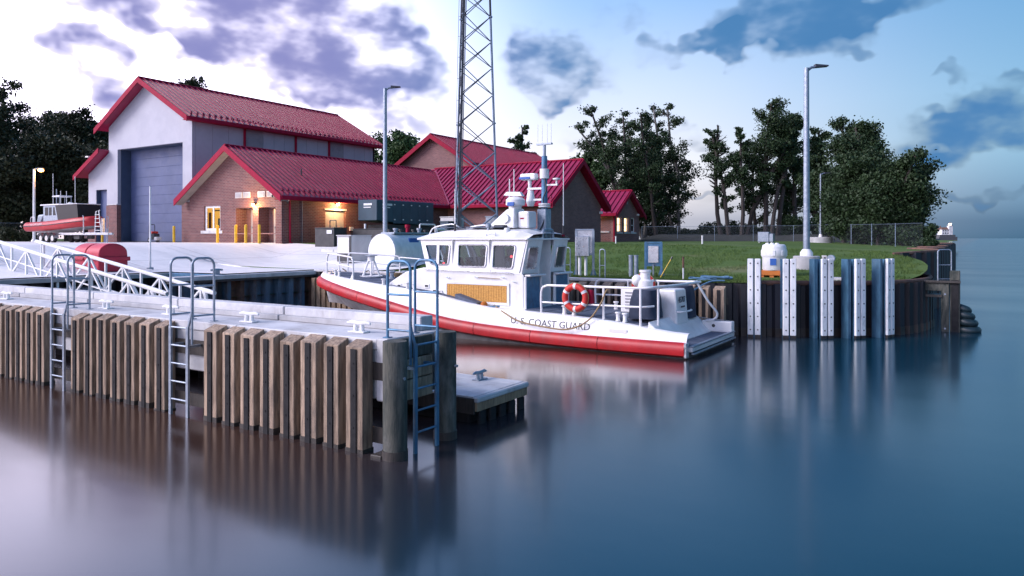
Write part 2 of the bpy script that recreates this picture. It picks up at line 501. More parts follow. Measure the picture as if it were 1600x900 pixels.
pmat('sheet_dark', (.012, .015, .024), .6, c2=(.007, .008, .012), scale=1.3, stretch=(1, 1, .3), bump=.3, bscale=12, dirt=(.05, .03, .024), dirt_scale=1.6, dirt_amt=.5, orand=.35)
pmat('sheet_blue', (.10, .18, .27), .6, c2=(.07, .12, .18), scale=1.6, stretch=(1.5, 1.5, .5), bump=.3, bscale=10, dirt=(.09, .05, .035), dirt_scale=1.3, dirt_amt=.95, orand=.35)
pmat('sheet_wet', (.018, .016, .016), .5, c2=(.03, .024, .022), scale=3, bump=.3, bscale=10)
pmat('uhmw', (.82, .83, .84), .45, c2=(.70, .72, .75), scale=2.2, stretch=(2, 2, .7), dirt=(.30, .34, .37), dirt_scale=2.4, dirt_amt=.7)
pmat('tower_steel', (.20, .26, .34), .5, .5, c2=(.15, .20, .27), scale=5)
pmat('tower_dark', (.045, .05, .065), .6, .3)
pmat('bark', (.06, .05, .045), .95, c2=(.035, .03, .028), scale=4, stretch=(4, 4, 1), bump=.5, bscale=14)
pmat('bark_pale', (.17, .16, .15), .95, c2=(.09, .085, .08), scale=4, stretch=(4, 4, 1), bump=.4, bscale=14)
pmat('stone_wall', (.10, .105, .115), .9, c2=(.06, .065, .07), scale=3, bump=.5)
pmat('bank_dark', (.035, .036, .034), .95, c2=(.022, .026, .02), scale=2, bump=.5)
pmat('soffit_grey', (.30, .28, .27), .8, c2=(.26, .24, .23), scale=3)
pmat('plaster_white', (.72, .72, .72), .8, c2=(.6, .6, .6), scale=.4)
pmat('seat_grey', (.05, .055, .07), .8, c2=(.03, .032, .04), scale=6)
pmat('interior', (.06, .065, .075), .7, c2=(.04, .045, .05), scale=4)
pmat('lamp_warm', (1, .8, .5), .5, emit=(1.0, .62, .26), es=60.0)
pmat('lamp_warm_small', (1, .8, .5), .5, emit=(1.0, .66, .34), es=14.0)
pmat('lamp_orange', (1, .6, .3), .5, emit=(1.0, .40, .10), es=22.0)
pmat('lamp_red', (.4, .01, .01), .5, emit=(1.0, .05, .06), es=4.0)
pmat('lamp_white', (1, .95, .9), .5, emit=(1.0, .85, .7), es=10.0)
pmat('window_lit', (.5, .3, .1), .6, emit=(1.0, .42, .07), es=2.2, c2=(.35, .2, .06), scale=1.5)
pmat('window_lit_pale', (.6, .5, .3), .6, emit=(1.0, .72, .36), es=2.4, c2=(.4, .3, .15), scale=2)
brick_mat('brick', (.185, .070, .064), (.110, .040, .042), (.25, .19, .185))
brick_mat('brick_dark', (.27, .125, .118), (.19, .085, .085), (.26, .20, .20))
# ------------------------------------------------------------------ glass, water, grass, leaf, concrete apron materials
def glass_mat(name, tint, refl=1.0, op=0.12):
    m = bpy.data.materials.new(name); m.use_nodes = True
    nt = m.node_tree; nt.nodes.remove(nt.nodes['Principled BSDF']); gg = G(nt)
    tr = N(nt, 'ShaderNodeBsdfTransparent'); tr.inputs[0].default_value = (*tint, 1)
    gl = N(nt, 'ShaderNodeBsdfGlossy'); gl.inputs['Roughness'].default_value = .03
    fr = N(nt, 'ShaderNodeLayerWeight')
    mx = N(nt, 'ShaderNodeMixShader'); gg.put(mx.inputs[0], gg.math('MULTIPLY_ADD', gg.math('POWER', fr.outputs['Facing'], 4.0), refl * .5, op, clamp=True))
    nt.links.new(tr.outputs[0], mx.inputs[1]); nt.links.new(gl.outputs[0], mx.inputs[2])
    nt.links.new(mx.outputs[0], nt.nodes['Material Output'].inputs[0])
    MT[name] = m
glass_mat('glass', (.74, .80, .84), 1.0, .03)
glass_mat('glass_house', (.55, .6, .6), 1.0, .05)

def water_mat():
    m = bpy.data.materials.new('water'); m.use_nodes = True
    nt = m.node_tree; gg = G(nt); p = nt.nodes['Principled BSDF']
    geo = N(nt, 'ShaderNodeNewGeometry')
    nf, _ = gg.noise(geo.outputs['Position'], .09, 3, .5)
    s = N(nt, 'ShaderNodeSeparateXYZ'); nt.links.new(geo.outputs['Position'], s.inputs[0])
    # reflection tones painted in by position: brown round basin and pier, blue-green lakeward
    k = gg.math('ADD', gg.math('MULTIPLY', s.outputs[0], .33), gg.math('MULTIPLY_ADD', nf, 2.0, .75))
    refl_mix = gg.maprange(k, -1.3, .9)
    gg.put(p.inputs['Base Color'], gg.mix(refl_mix, (.044, .023, .017, 1), (.002, .028, .048, 1)))
    gg.put(p.inputs['Specular Tint'], gg.mix(refl_mix, (1.0, .96, .98, 1), (.32, .88, 1.0, 1)))  # reflections tinted by position too, near neutral by the pier, blue-green lakeward
    p.inputs['IOR'].default_value = 1.55
    p.inputs['Specular IOR Level'].default_value = .5
    rf, _ = gg.noise(gg.vmath('MULTIPLY', geo.outputs['Position'], (.05, .11, 1)), 1.0, 4, .55)
    gg.put(p.inputs['Roughness'], gg.maprange(rf, .3, .7, .13, .19))
    b1, _ = gg.noise(gg.vmath('MULTIPLY', geo.outputs['Position'], (.35, .6, 1)), 1.0, 3, .5)
    b = N(nt, 'ShaderNodeBump'); b.inputs['Strength'].default_value = .09; b.inputs['Distance'].default_value = .05
    nt.links.new(b1, b.inputs['Height']); nt.links.new(b.outputs[0], p.inputs['Normal'])
    MT['water'] = m
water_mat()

def grass_mat(name, a, b_, dry):
    m = bpy.data.materials.new(name); m.use_nodes = True
    nt = m.node_tree; gg = G(nt); p = nt.nodes['Principled BSDF']
    geo = N(nt, 'ShaderNodeNewGeometry')
    n1, _ = gg.noise(geo.outputs['Position'], .35, 5, .65)
    n2, _ = gg.noise(geo.outputs['Position'], 7.0, 5, .7)
    n3, _ = gg.noise(gg.vmath('MULTIPLY', geo.outputs['Position'], (.16, .3, 1)), 1.0, 4, .6)
    c = gg.mix(gg.maprange(n1, .3, .7), (*a, 1), (*b_, 1))
    c = gg.mix(gg.maprange(n2, .35, .75, 0, .45), c, (a[0] * .45, a[1] * .5, a[2] * .5, 1))
    c = gg.mix(gg.maprange(n3, .56, .72, 0, .65), c, (*dry, 1))
    gg.put(p.inputs['Base Color'], c); p.inputs['Roughness'].default_value = .95; p.inputs['Specular IOR Level'].default_value = .15
    bb = N(nt, 'ShaderNodeBump'); bb.inputs['Strength'].default_value = .8; bb.inputs['Distance'].default_value = .05
    n4, _ = gg.noise(geo.outputs['Position'], 24, 4, .7)
    nt.links.new(n4, bb.inputs['Height']); nt.links.new(bb.outputs[0], p.inputs['Normal'])
    MT[name] = m
grass_mat('lawn', (.072, .130, .032), (.108, .165, .048), (.20, .20, .11))

def apron_mat():
    m = bpy.data.materials.new('apron'); m.use_nodes = True
    nt = m.node_tree; gg = G(nt); p = nt.nodes['Principled BSDF']
    geo = N(nt, 'ShaderNodeNewGeometry')
    n1, _ = gg.noise(gg.vmath('MULTIPLY', geo.outputs['Position'], (.12, .5, 1)), 1.0, 6, .62)
    n2, _ = gg.noise(geo.outputs['Position'], 2.4, 6, .7)
    n3, _ = gg.noise(geo.outputs['Position'], 30, 3, .7)
    c = gg.mix(gg.maprange(n1, .32, .68), (.80, .78, .78, 1), (.66, .65, .66, 1))
    c = gg.mix(gg.maprange(n2, .48, .78, 0, .55), c, (.46, .50, .50, 1))
    c = gg.mix(gg.maprange(n3, .4, .8, 0, .2), c, (.7, .69, .68, 1))
    bt = N(nt, 'ShaderNodeTexBrick'); nt.links.new(geo.outputs['Position'], bt.inputs['Vector']); bt.offset = 0.0
    bt.inputs['Scale'].default_value = 1.0; bt.inputs['Brick Width'].default_value = 4.6; bt.inputs['Row Height'].default_value = 4.6; bt.inputs['Mortar Size'].default_value = .035; bt.inputs['Mortar Smooth'].default_value = .3
    c = gg.mix(gg.math('MULTIPLY', bt.outputs['Fac'], .7), c, (.34, .33, .33, 1))
    gg.put(p.inputs['Base Color'], c); p.inputs['Roughness'].default_value = .7
    MT['apron'] = m
apron_mat()

def leaf_mat(name, a, b_):
    m = bpy.data.materials.new(name); m.use_nodes = True
    nt = m.node_tree; gg = G(nt); p = nt.nodes['Principled BSDF']
    geo = N(nt, 'ShaderNodeNewGeometry')
    n1, _ = gg.noise(geo.outputs['Position'], .55, 4, .6)
    n2, _ = gg.noise(geo.outputs['Position'], 6, 2, .6)
    c = gg.mix(gg.maprange(n1, .3, .7), (*a, 1), (*b_, 1))
    c = gg.mix(gg.maprange(n2, .3, .7, 0, .5), c, (b_[0] * 1.5, b_[1] * 1.4, b_[2] * 1.1, 1))
    gg.put(p.inputs['Base Color'], c); p.inputs['Roughness'].default_value = .6
    p.inputs['Specular IOR Level'].default_value = .25
    MT[name] = m
leaf_mat('leaf_dark', (.016, .034, .016), (.026, .050, .020))
leaf_mat('leaf_mid', (.024, .055, .020), (.040, .078, .026))
leaf_mat('leaf_grove', (.022, .030, .016), (.034, .044, .022))

# ------------------------------------------------------------------ lie of the land
def smooth(t):
    t = min(max(t, 0.0), 1.0); return t * t * (3 - 2 * t)
SHORE = [(22.30, -8.6), (22.45, -7.6), (22.75, -6.7), (23.15, -5.7), (23.6, -4.8), (24.1, -3.9), (24.7, -3.05), (25.4, -2.4), (26.4, -1.9), (27.6, -1.6), (28.8, -1.5), (30.0, -1.55), (31.2, -1.8), (32.4, -2.3), (33.5, -3.0)]
def _cells():
    pts = list(SHORE); y = 33.5
    for k in range(9):
        w = 9.0
        for i in range(1, 9):
            t = i / 8.0
            pts.append((y + w * t, -3.0 - .35 * k * 0.4 + 1.5 * math.sin(math.pi * t) ** .7 - (.14 * t)))
        y += w
    return pts
SHORE = _cells()
SY = np.array([p[0] for p in SHORE]); SX = np.array([p[1] for p in SHORE])
def shore_x(y):
    return float(np.interp(y, SY, SX))
def ground(x, y):
    d = max(-27.7 - x, y - 22.3) if not (x > -24.3 and y < 22.3) else 0.0
    span0, span1 = 1.5, 9.5
    if x > -24:
        k = smooth((x + 24) / 9.0); span1 = 9.5 + 4.5 * k; span0 = 1.5 + .8 * k
    h = 1.62 + 1.06 * smooth((d - span0) / (span1 - span0))
    if x > -14: h -= .25 * smooth((x + 14) / 10.0) * smooth((y - 27) / 10.0)
    h += .03 * (noise.noise(Vector((x * .13, y * .13, 0))))* smooth(d / 4)
    return h

def strip_sheet(name, mat, xl, xr, ys, nx, dz=0.0, skirt=None):
    """rows of quads between xl(y) and xr(y)"""
    vs = []; fs = []
    for y in ys:
        a, b = xl(y), xr(y)
        for i in range(nx + 1):
            t = 1 - (1 - i / nx) ** 1.8
            x = a + (b - a) * t
            q = dz
            if name == 'lawn' and x < -21.6 and y < 31 and (y < 27.4 or x < -21.5 - 4 * (y - 27.5)) and x > -84: q = -.9 if ((y < 30.4 and x > -83 and x < (-22.4 if y > 22.4 else 99)) and (y < 27 or x < -23.5 - 4 * (y - 27.5))) else -.1
            vs.append((x, y, ground(x, y) + q))
    for j in range(len(ys) - 1):
        for i in range(nx):
            q = j * (nx + 1) + i
            fs.append((q, q + 1, q + nx + 2, q + nx + 1))
    mb = MB(); mb.add(vs, fs)
    o = mb.build(name, mat, smooth=True)
    tag(o, kind='structure')
    return o
def lawn_right(y):
    if y < 17.8: return -27.72
    if y < 22.29: return -24.32
    return shore_x(y) - .04
ys = [-60, -30, -10, 0, 6, 10, 14, 16, 17.7, 17.801, 18.5, 20, 21.5, 22.28, 22.30] + [22.4 + .3 * i for i in range(1, 40)] + [34.5 + 1.0 * i for i in range(70)] + [110, 125, 150, 200]
strip_sheet('lawn', MT['lawn'], lambda y: -420.0, lawn_right, ys, 110)
def apron_right(y):
    if y < 17.8: return -27.75
    if y < 22.29: return -24.35
    return -21.5 if y < 27.5 else (-21.5 - 4 * (y - 27.5))
ysa = [-60, -30, -10, 0, 6, 10, 14, 16, 17.7, 17.801, 18.5, 20, 21.5, 22.28, 22.30] + [22.5 + .5 * i for i in range(18)]
strip_sheet('apron', MT['apron'], lambda y: -84.0, apron_right, ysa, 70, dz=.02)

wmb = MB()
rings = [0, 20, 60, 150, 400, 1000, 3000, 9000]
vs = [(-10, 15, 0)]; fs = []
nseg = 64
for r in rings[1:]:
    for k in range(nseg):
        t = 2 * math.pi * k / nseg
        vs.append((-10 + r * math.cos(t), 15 + r * math.sin(t), 0.0))
for k in range(nseg): fs.append((0, 1 + k, 1 + (k + 1) % nseg))
for j in range(len(rings) - 2):
    for k in range(nseg):
        a = 1 + j * nseg; b = a + nseg
        fs.append((a + k, b + k, b + (k + 1) % nseg, a + (k + 1) % nseg))
wmb.add(vs, fs)
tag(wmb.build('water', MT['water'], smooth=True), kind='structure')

# ------------------------------------------------------------------ steel sheet-pile bulkheads, pile by pile
def pile_mesh(w, d, mat, z0, z1, name='sheet_pile'):
    """one trapezoid pan and flute, local x along the wall, -y to the water"""
    prof = [(0, 0), (w * .30, 0), (w * .42, -d), (w * .88, -d), (w, 0)]
    mb = MB(); vs = []; n = len(prof)
    for z in (z0, z1):
        vs += [(x, y, z) for x, y in prof]
    for z in (z0, z1):
        vs += [(x, y + .03, z) for x, y in prof]
    fs = []
    for i in range(n - 1):
        fs.append((i, i + 1, n + i + 1, n + i)); fs.append((2 * n + i, 2 * n + i + 1, 3 * n + i + 1, 3 * n + i))
        fs.append((n + i, n + i + 1, 3 * n + i + 1, 3 * n + i))
    mb.add(vs, fs)
    me = mb.mesh(name, mat)
    return me

def bulkhead(root, pts, w, d, mats, z0, z1, wet=None):
    """pts: plan polyline with water on the right-hand side when walking along it"""
    P = [Vector((p[0], p[1], 0)) for p in pts]
    seg = [(P[i + 1] - P[i]).length for i in range(len(P) - 1)]
    L = sum(seg); n = max(1, int(round(L / w))); ww = L / n
    meshes = [pile_mesh(ww, d, m, z0, z1) for m in mats]
    wets = pile_mesh(ww, d + .012, MT['sheet_wet'], z0, wet, 'tide_stain') if wet else None
    def at(s):
        for i, l in enumerate(seg):
            if s <= l or i == len(seg) - 1:
                return P[i] + (P[i + 1] - P[i]) * (s / l)
            s -= l
    inv = wm(root).inverted()
    for k in range(n):
        a = at(k * ww); b = at((k + 1) * ww); dr = b - a
        rz = math.atan2(dr.y, dr.x)
        loc = inv @ a
        o = link_mesh(random.choice(meshes), 'sheet_pile', root, tuple(loc), (0, 0, rz))
        if wets:
            link_mesh(wets, 'tide_stain', o, (0, -.004, 0), (0, 0, 0))

r = thing('sheet_pile_bulkhead', 'blue and rust stained steel sheet-pile wall along the basin head below the apron', 'bulkhead', (-24.3, 17.8, 0))
bulkhead(r, [(-24.3, 22.28), (-24.3, 15.6)], .62, .22, [MT['sheet_blue'], MT['sheet_blue'], MT['rust'], MT['sheet_blue']], -1.0, 1.44, .55)
MB().box(-24.62, -24.08, 15.55, 22.3, 1.44, 1.60).build('cap_beam', MT['concrete_pale'], r, bevel=.015)
MB().box(-24.55, -24.06, 15.56, 22.29, 1.36, 1.438).build('waler', MT['black_paint'], r)
r = thing('sheet_pile_return_wall', 'dark steel sheet-pile wall under the gangway with pale cap beam', 'bulkhead', (-27.7, 12, 0))
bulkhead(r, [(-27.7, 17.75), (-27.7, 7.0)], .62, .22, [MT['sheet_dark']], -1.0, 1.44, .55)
MB().box(-28.0, -27.5, 7.0, 17.79, 1.44, 1.60).build('cap_beam', MT['concrete'], r, bevel=.01)
MB().box(-27.52, -24.3, 17.5, 17.86, 1.43, 1.605).build('step_beam', MT['blue_steel'], r, bevel=.01)
bulkhead(r, [(-24.32, 17.62), (-27.6, 17.62)][::-1], .62, .18, [MT['sheet_dark']], -1.0, 1.43)
r = thing('sheet_pile_quay', 'black steel sheet-pile quay curving round the grass behind the white fender strips', 'bulkhead', (-8, 22.3, 0))
PL = [(-24.28, 22.3)] + [(x, y) for y, x in SHORE[:15]]
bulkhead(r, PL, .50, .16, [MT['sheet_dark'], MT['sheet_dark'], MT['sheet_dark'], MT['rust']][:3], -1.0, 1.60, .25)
cap = MB(); path = [Vector((x + .02, y, 1.63)) for y, x in SHORE[3:15]]
cap.tube(bez([tuple(p) for p in path], 5), .075, 8)
cap.build('pipe_cap', MT['rust'], r, smooth=True)
MB().box(-24.2, -8.7, 22.12, 22.42, 1.56, 1.66).build('cap_beam', MT['concrete_pale'], r, bevel=.015)
for k in range(1, 8):
    i0 = 14 + (k - 1) * 8
    seg_pts = [(x, y) for y, x in SHORE[i0:i0 + 9]]
    r2 = thing('sheet_pile_cell', 'dark rounded sheet-pile cell edging the lawn, %s beyond the curved quay' % ['first', 'second', 'third', 'fourth', 'fifth', 'sixth', 'seventh'][k - 1], 'bulkhead', (seg_pts[4][0], seg_pts[4][1], 0), group='cells along the lake shore')
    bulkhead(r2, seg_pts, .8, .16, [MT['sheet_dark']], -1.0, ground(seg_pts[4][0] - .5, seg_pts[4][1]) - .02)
    mb = MB(); mb.tube(bez([(p[0], p[1], ground(p[0] - .3, p[1]) + .01) for p in seg_pts], 3), .07, 6); mb.build('pipe_cap', MT['rust'], r2, smooth=True) if False else mb.build('pipe_cap', MT['rust'], r2, smooth=True)

# ------------------------------------------------------------------ grass tufts on the nearer lawn
def grass_blades(name, spots, hmin, hmax, mat, label):
    rng = np.random.default_rng(3)
    n = len(spots); P = np.array(spots, dtype=np.float64)
    h = rng.uniform(hmin, hmax, n); a = rng.uniform(0, 2 * np.pi, n); w = rng.uniform(.006, .016, n)
    lean = rng.normal(0, .35, (n, 2)) * h[:, None]
    V = np.zeros((n, 3, 3))
    V[:, 0] = P; V[:, 1] = P; V[:, 2] = P
    V[:, 0, 0] -= np.cos(a) * w; V[:, 0, 1] -= np.sin(a) * w
    V[:, 1, 0] += np.cos(a) * w; V[:, 1, 1] += np.sin(a) * w
    V[:, 2, 0] += lean[:, 0]; V[:, 2, 1] += lean[:, 1]; V[:, 2, 2] += h
    me = bpy.data.meshes.new(name)
    me.vertices.add(n * 3); me.vertices.foreach_set('co', V.reshape(-1))
    me.loops.add(n * 3); me.loops.foreach_set('vertex_index', np.arange(n * 3, dtype=np.int32))
    me.polygons.add(n); me.polygons.foreach_set('loop_start', np.arange(0, n * 3, 3, dtype=np.int32)); me.polygons.foreach_set('loop_total', np.full(n, 3, dtype=np.int32))
    me.update(calc_edges=True); me.materials.append(mat)
    o = bpy.data.objects.new(name, me); col.objects.link(o)
    tag(o, label, 'grass', kind='stuff')
rng = random.Random(5); sp = []
while len(sp) < 60000:
    y = 22.5 + (rng.random() ** 2.0) * 13; xr = shore_x(y) - .12
    x = xr - (rng.random() ** 1.2) * 19
    if x < -20.5: continue
    if noise.noise(Vector((x * .9, y * .9, 2))) < -.18: continue
    sp.append((x, y, ground(x, y) - .01))
grass_blades('grass', sp, .03, .11, MT['lawn'], 'short uneven green grass on the lawn behind the quay')
# ------------------------------------------------------------------ near pier with timber fender piles
PF = 7.5                                                   # front face of the fenders
pier = thing('timber_fendered_pier', 'narrow pale concrete pier lined with square timber fender piles', 'pier', (-15, 8.3, 0))
slab = MB()
for i in range(7):
    x1 = -7.2 - i * 3.1; x0 = x1 - 3.085
    MB().box(x0, x1, PF + .24, 9.05, 1.42, 1.57).build('deck_slab', MT['concrete_pale'], pier, bevel=.012)
    MB().box(x0, x1, PF + .26, PF + .62, .72, 1.415).build('edge_beam', MT['concrete'], pier, bevel=.015)
    MB().box(x0 + .004, x1 - .004, 8.72, 9.02, 1.575, 1.80).build('kerb_block', MT['concrete_pale'], pier, bevel=.015)
    MB().box(x0 + .01, x1 - .01, 8.60, 8.715, 1.574, 1.665).build('kerb_step', MT['concrete'], pier, bevel=.01)
    MB().box(x0, x1, 8.66, 9.0, .72, 1.415).build('edge_beam', MT['concrete'], pier, bevel=.015)
# end block of the pier
MB().box(-7.195, -6.98, PF + .22, 9.0, .70, 1.585).build('end_block', MT['concrete_pale'], pier, bevel=.02)
for i in range(6):
    x = -8.6 - i * 3.1
    MB().cyl((x, 8.35, -1), (x, 8.35, 1.41), .2, n=12).build('support_pile', MT['timber_wet'], pier, smooth=True)
# square fender piles: sloped head, dark rubbing strip, wet foot
def fender_pile_mesh(seed):
    rr = random.Random(seed)
    w = .155 + rr.uniform(-.008, .01); zt = 1.515 + rr.uniform(-.02, .025); c = rr.uniform(-.006, .006)
    y0, y1 = 0.0, .21
    mb = MB()
    mb.hexa([(-w, y0, -.9), (w, y0, -.9), (w, y1, -.9), (-w, y1, -.9)],
            [(-w + c, y0, zt - .055), (w + c, y0, zt - .055 + rr.uniform(-.01, .01)), (w + c, y1, zt + .03), (-w + c, y1, zt + .03)])
    a = mb.mesh('fender_pile', MT['timber'])
    mb = MB(); mb.box(-.052, .052, -.022, .01, -.9, zt - .07 + rr.uniform(-.03, .0))
    for z in (.35, .8, 1.25): mb.cyl((0, -.03, z), (0, -.018, z), .014, n=8)
    s = mb.mesh('rubbing_strip', MT['rubber'])
    mb = MB(); mb.box(-w - .006, w + .006, y0 - .006, y1 + .006, -.9, .05 + rr.uniform(-.03, .05))
    t = mb.mesh('wet_foot', MT['timber_wet'])
    return a, s, t
FP = [fender_pile_mesh(i) for i in range(7)]
inv = wm(pier).inverted()
def fender_pile(root, x, y, k, rz=0.0):
    a, s, t = FP[k % 7]
    l = wm(root).inverted() @ Vector((x, y, 0))
    o = link_mesh(a, 'fender_pile', root, tuple(l), (0, 0, rz))
    o.modifiers.new('bevel', 'BEVEL').width = .008
    link_mesh(s, 'rubbing_strip', o, (0, 0, 0)); link_mesh(t, 'wet_foot', o, (0, 0, 0))
xs = [-7.40 - .462 * i for i in range(8)] + [-12.05 - .467 * i for i in range(7)] + [-16.22 - .455 * i for i in range(7)]
for k, x in enumerate(xs): fender_pile(pier, x, PF, k + (k // 3))
# walers behind the fenders
MB().box(-19.5, -6.99, PF + .214, PF + .238, 1.0, 1.25).build('waler', MT['timber_wet'], pier)
MB().box(-19.5, -6.99, PF + .205, PF + .238, .12, .34).build('waler', MT['timber_wet'], pier)
# round corner piles and timber facing of the pier head
def round_pile(root, x, y, r, zt, seed):
    rr = random.Random(seed); mb = MB(); n = 18
    prof = []
    zs = [-1.0, 0.0, .4, .8, 1.2, zt - .02, zt]
    vs = []; fs = []
    for j, z in enumerate(zs):
        for k in range(n):
            t = 2 * math.pi * k / n
            q = r * (1 + .03 * noise.noise(Vector((math.cos(t) * 2, math.sin(t) * 2, z + seed)))) * (.97 if j == len(zs) - 1 else 1)
            vs.append((x + q * math.cos(t), y + q * math.sin(t), z))
    for j in range(len(zs) - 1):
        for k in range(n): fs.append((j * n + k, j * n + (k + 1) % n, (j + 1) * n + (k + 1) % n, (j + 1) * n + k))
    fs.append(tuple(range((len(zs) - 1) * n, len(zs) * n)))
    mb.add(vs, fs)
    o = mb.build('round_pile', MT['timber_round'], root, smooth=True)
    MB().cyl((x, y, -1), (x, y, .12), r + .012, n=18).build('wet_foot', MT['timber_wet'], o, smooth=True)
    return o
round_pile(pier, -6.73, 7.60, .165, 1.60, 1)
round_pile(pier, -6.78, 8.78, .165, 1.60, 4)
for j in range(3):
    z1 = 1.575 - j * .30
    MB().box(-6.975, -6.88 + .004 * j, 7.79, 8.60, z1 - .285, z1).build('facing_board', MT['timber'] if j else MT['timber_round'], pier, bevel=.01)
MB().box(-6.976, -6.90, 7.715, 7.785, 1.2, 1.57).build('facing_block', MT['timber'], pier, bevel=.01)
MB().box(-6.976, -6.92, 7.715, 7.785, .75, 1.195).build('facing_block', MT['timber_wet'], pier, bevel=.01)
for (y, z) in ((7.60, 1.1), (8.78, 1.1)):
    MB().cyl((-6.60, y, z), (-6.555, y, z), .022, n=8).build('bolt', MT['galvanised'], pier)
MB().box(-7.05, -6.85, 7.45, 7.7, -.5, .04).build('foot_timber', MT['timber_wet'], pier, bevel=.01)

# ------------------------------------------------------------------ boarding ladders with hoop handrails
def boarding_ladder(label, loc, rz, width=.50, z_deck=1.57, zmat='galvanised', group='boarding ladders of the pier'):
    """local: ladder face towards -y, deck behind (+y)"""
    t = thing('boarding_ladder', label, 'ladder', loc, rz, group)
    m = wm(t); M_ = MT[zmat]
    def B(): b = MB(); b.M = m; return b
    h = width / 2
    for s in (-1, 1):
        x = s * h
        b = B(); b.box(x - .03, x + .03, -.018, .018, -.15, z_deck - .06); b.build('stile', M_, t)
        # stile kinks outward and up to the hoop
        b = B(); b.tube([(x, 0, z_deck - .10), (x + s * .05, .03, z_deck + .12), (x + s * .06, .04, z_deck + .2)], .022, 8); b.build('stile_bend', M_, t, smooth=True)
        xo = x + s * .06
        b = B(); b.tube(hoop_path(xo, .04, .46, z_deck - .35, z_deck, 1.09, .13), .021, 8); hp = b.build('handrail_hoop', M_, t, smooth=True)
        b = B(); b.cyl((xo, .05, z_deck + .62), (xo, .45, z_deck + .62), .017, n=8); b.build('mid_rail', M_, t, smooth=True)
        b = B(); b.cyl((xo, .05, z_deck + .12), (xo, .45, z_deck + .12), .017, n=8); b.build('low_rail', M_, t, smooth=True)
        b = B(); b.box(xo - .05, xo + .05, .41, .51, z_deck + .002, z_deck + .014); b.build('foot_plate', M_, t)
        b = B(); b.box(x - .02, x + .02, .02, .24, 1.16, 1.20); b.build('bracket', M_, t)
    z = z_deck - .08
    while z > -.05:
        b = B(); b.cyl((-h, 0, z), (h, 0, z), .016, n=8); b.build('rung', M_, t, smooth=True); z -= .305
    return t
def hoop_path(x, y0, y1, z0, z1, h, r):
    pts = []
    zt = z1 + h
    pts.append((x, y0, z0))
    for i in range(7):
        a = R_(180 - 90 * i / 6); pts.append((x, y0 + r + r * math.cos(a), zt - r + r * math.sin(a)))
    for i in range(7):
        a = R_(90 - 90 * i / 6); pts.append((x, y1 - r + r * math.cos(a), zt - r + r * math.sin(a)))
    pts.append((x, y1, z1))
    return pts
boarding_ladder('galvanised boarding ladder with twin hoops beside the foot of the white gangway', (-11.42, 7.46, 0), 0, .48)
boarding_ladder('galvanised boarding ladder with twin hoops in front of the red rounded container', (-15.42, 7.46, 0), 0, .48)
boarding_ladder('blue-grey boarding ladder between the two round piles at the pier head', (-6.64, 8.16, 0), R_(90), .48, 1.585, 'blue_steel')

# ------------------------------------------------------------------ cleats
def cleat(label, loc, rz=0.0, s=1.0, mat='white_matte', group='mooring cleats on the pier', z=0):
    t = thing('mooring_cleat', label, 'cleat', loc, rz, group); m = wm(t)
    def B(): b = MB(); b.M = m; return b
    b = B(); b.box(-.17 * s, .17 * s, -.09 * s, .09 * s, 0, .025 * s); b.build('base_plate', MT[mat], t, bevel=.006)
    for q in (-1, 1):
        b = B(); b.cyl((q * .07 * s, 0, .02 * s), (q * .065 * s, 0, .13 * s), .042 * s, .036 * s, 12); b.build('post', MT[mat], t, smooth=True)
    b = B(); b.tube([(-.24 * s, 0, .15 * s), (-.16 * s, 0, .165 * s), (0, 0, .15 * s), (.16 * s, 0, .165 * s), (.24 * s, 0, .15 * s)], [.022 * s, .036 * s, .036 * s, .036 * s, .022 * s], 10); b.build('horn', MT[mat], t, smooth=True)
    return t
cls = ['white mooring cleat on the pier nearest its round end piles', 'white mooring cleat on the pier, second from the round end piles', 'white mooring cleat on the pier behind the ladder at the gangway foot',
       'white mooring cleat on the pier just past the ladder before the red container', 'white mooring cleat on the pier farthest from its round end piles']
for x, l in zip((-7.95, -10.5, -12.75, -14.95, -19.2), cls):
    cleat(l, (x, 8.16, 1.572), R_(4), .92)
# loose steel drain spouts on kerb
# ------------------------------------------------------------------ floating dock behind the pier
fl = thing('floating_dock', 'low floating dock with pale plank deck and dark timber skirt beside the pier head', 'dock', (-9, 10.4, 0))
for i in range(5):
    y0 = 9.62 + i * .31
    MB().box(-20.5, -6.86, y0, y0 + .302, .40, .455).build('deck_plank', MT['concrete_pale'], fl, bevel=.006)
MB().box(-6.855, -6.76, 9.6, 11.18, .36, .452).build('end_plank', MT['concrete_pale'], fl, bevel=.02)
MB().box(-20.5, -6.83, 9.58, 9.615, .18, .43).build('skirt', MT['timber_wet'], fl)
MB().box(-6.84, -6.79, 9.62, 11.16, .22, .357).build('skirt', MT['timber_warm'], fl)
MB().box(-20.5, -6.88, 11.175, 11.21, .18, .43).build('skirt', MT['timber_wet'], fl)
for i in range(9):
    x = -7.6 - i * 1.5
    MB().box(x - .6, x + .6, 9.7, 11.1, -.25, .30).build('float', MT['rubber'], fl, bevel=.05, seg=2)
for i in range(5):
    MB().box(-6.87, -6.80, 9.72 + i * .3, 9.9 + i * .3, -.1, .21).build('fender_block', MT['rubber'], fl, bevel=.02)
cleat('small grey cleat on the floating dock', (-7.6, 10.85, .456), R_(90), .85, 'galvanised', None)

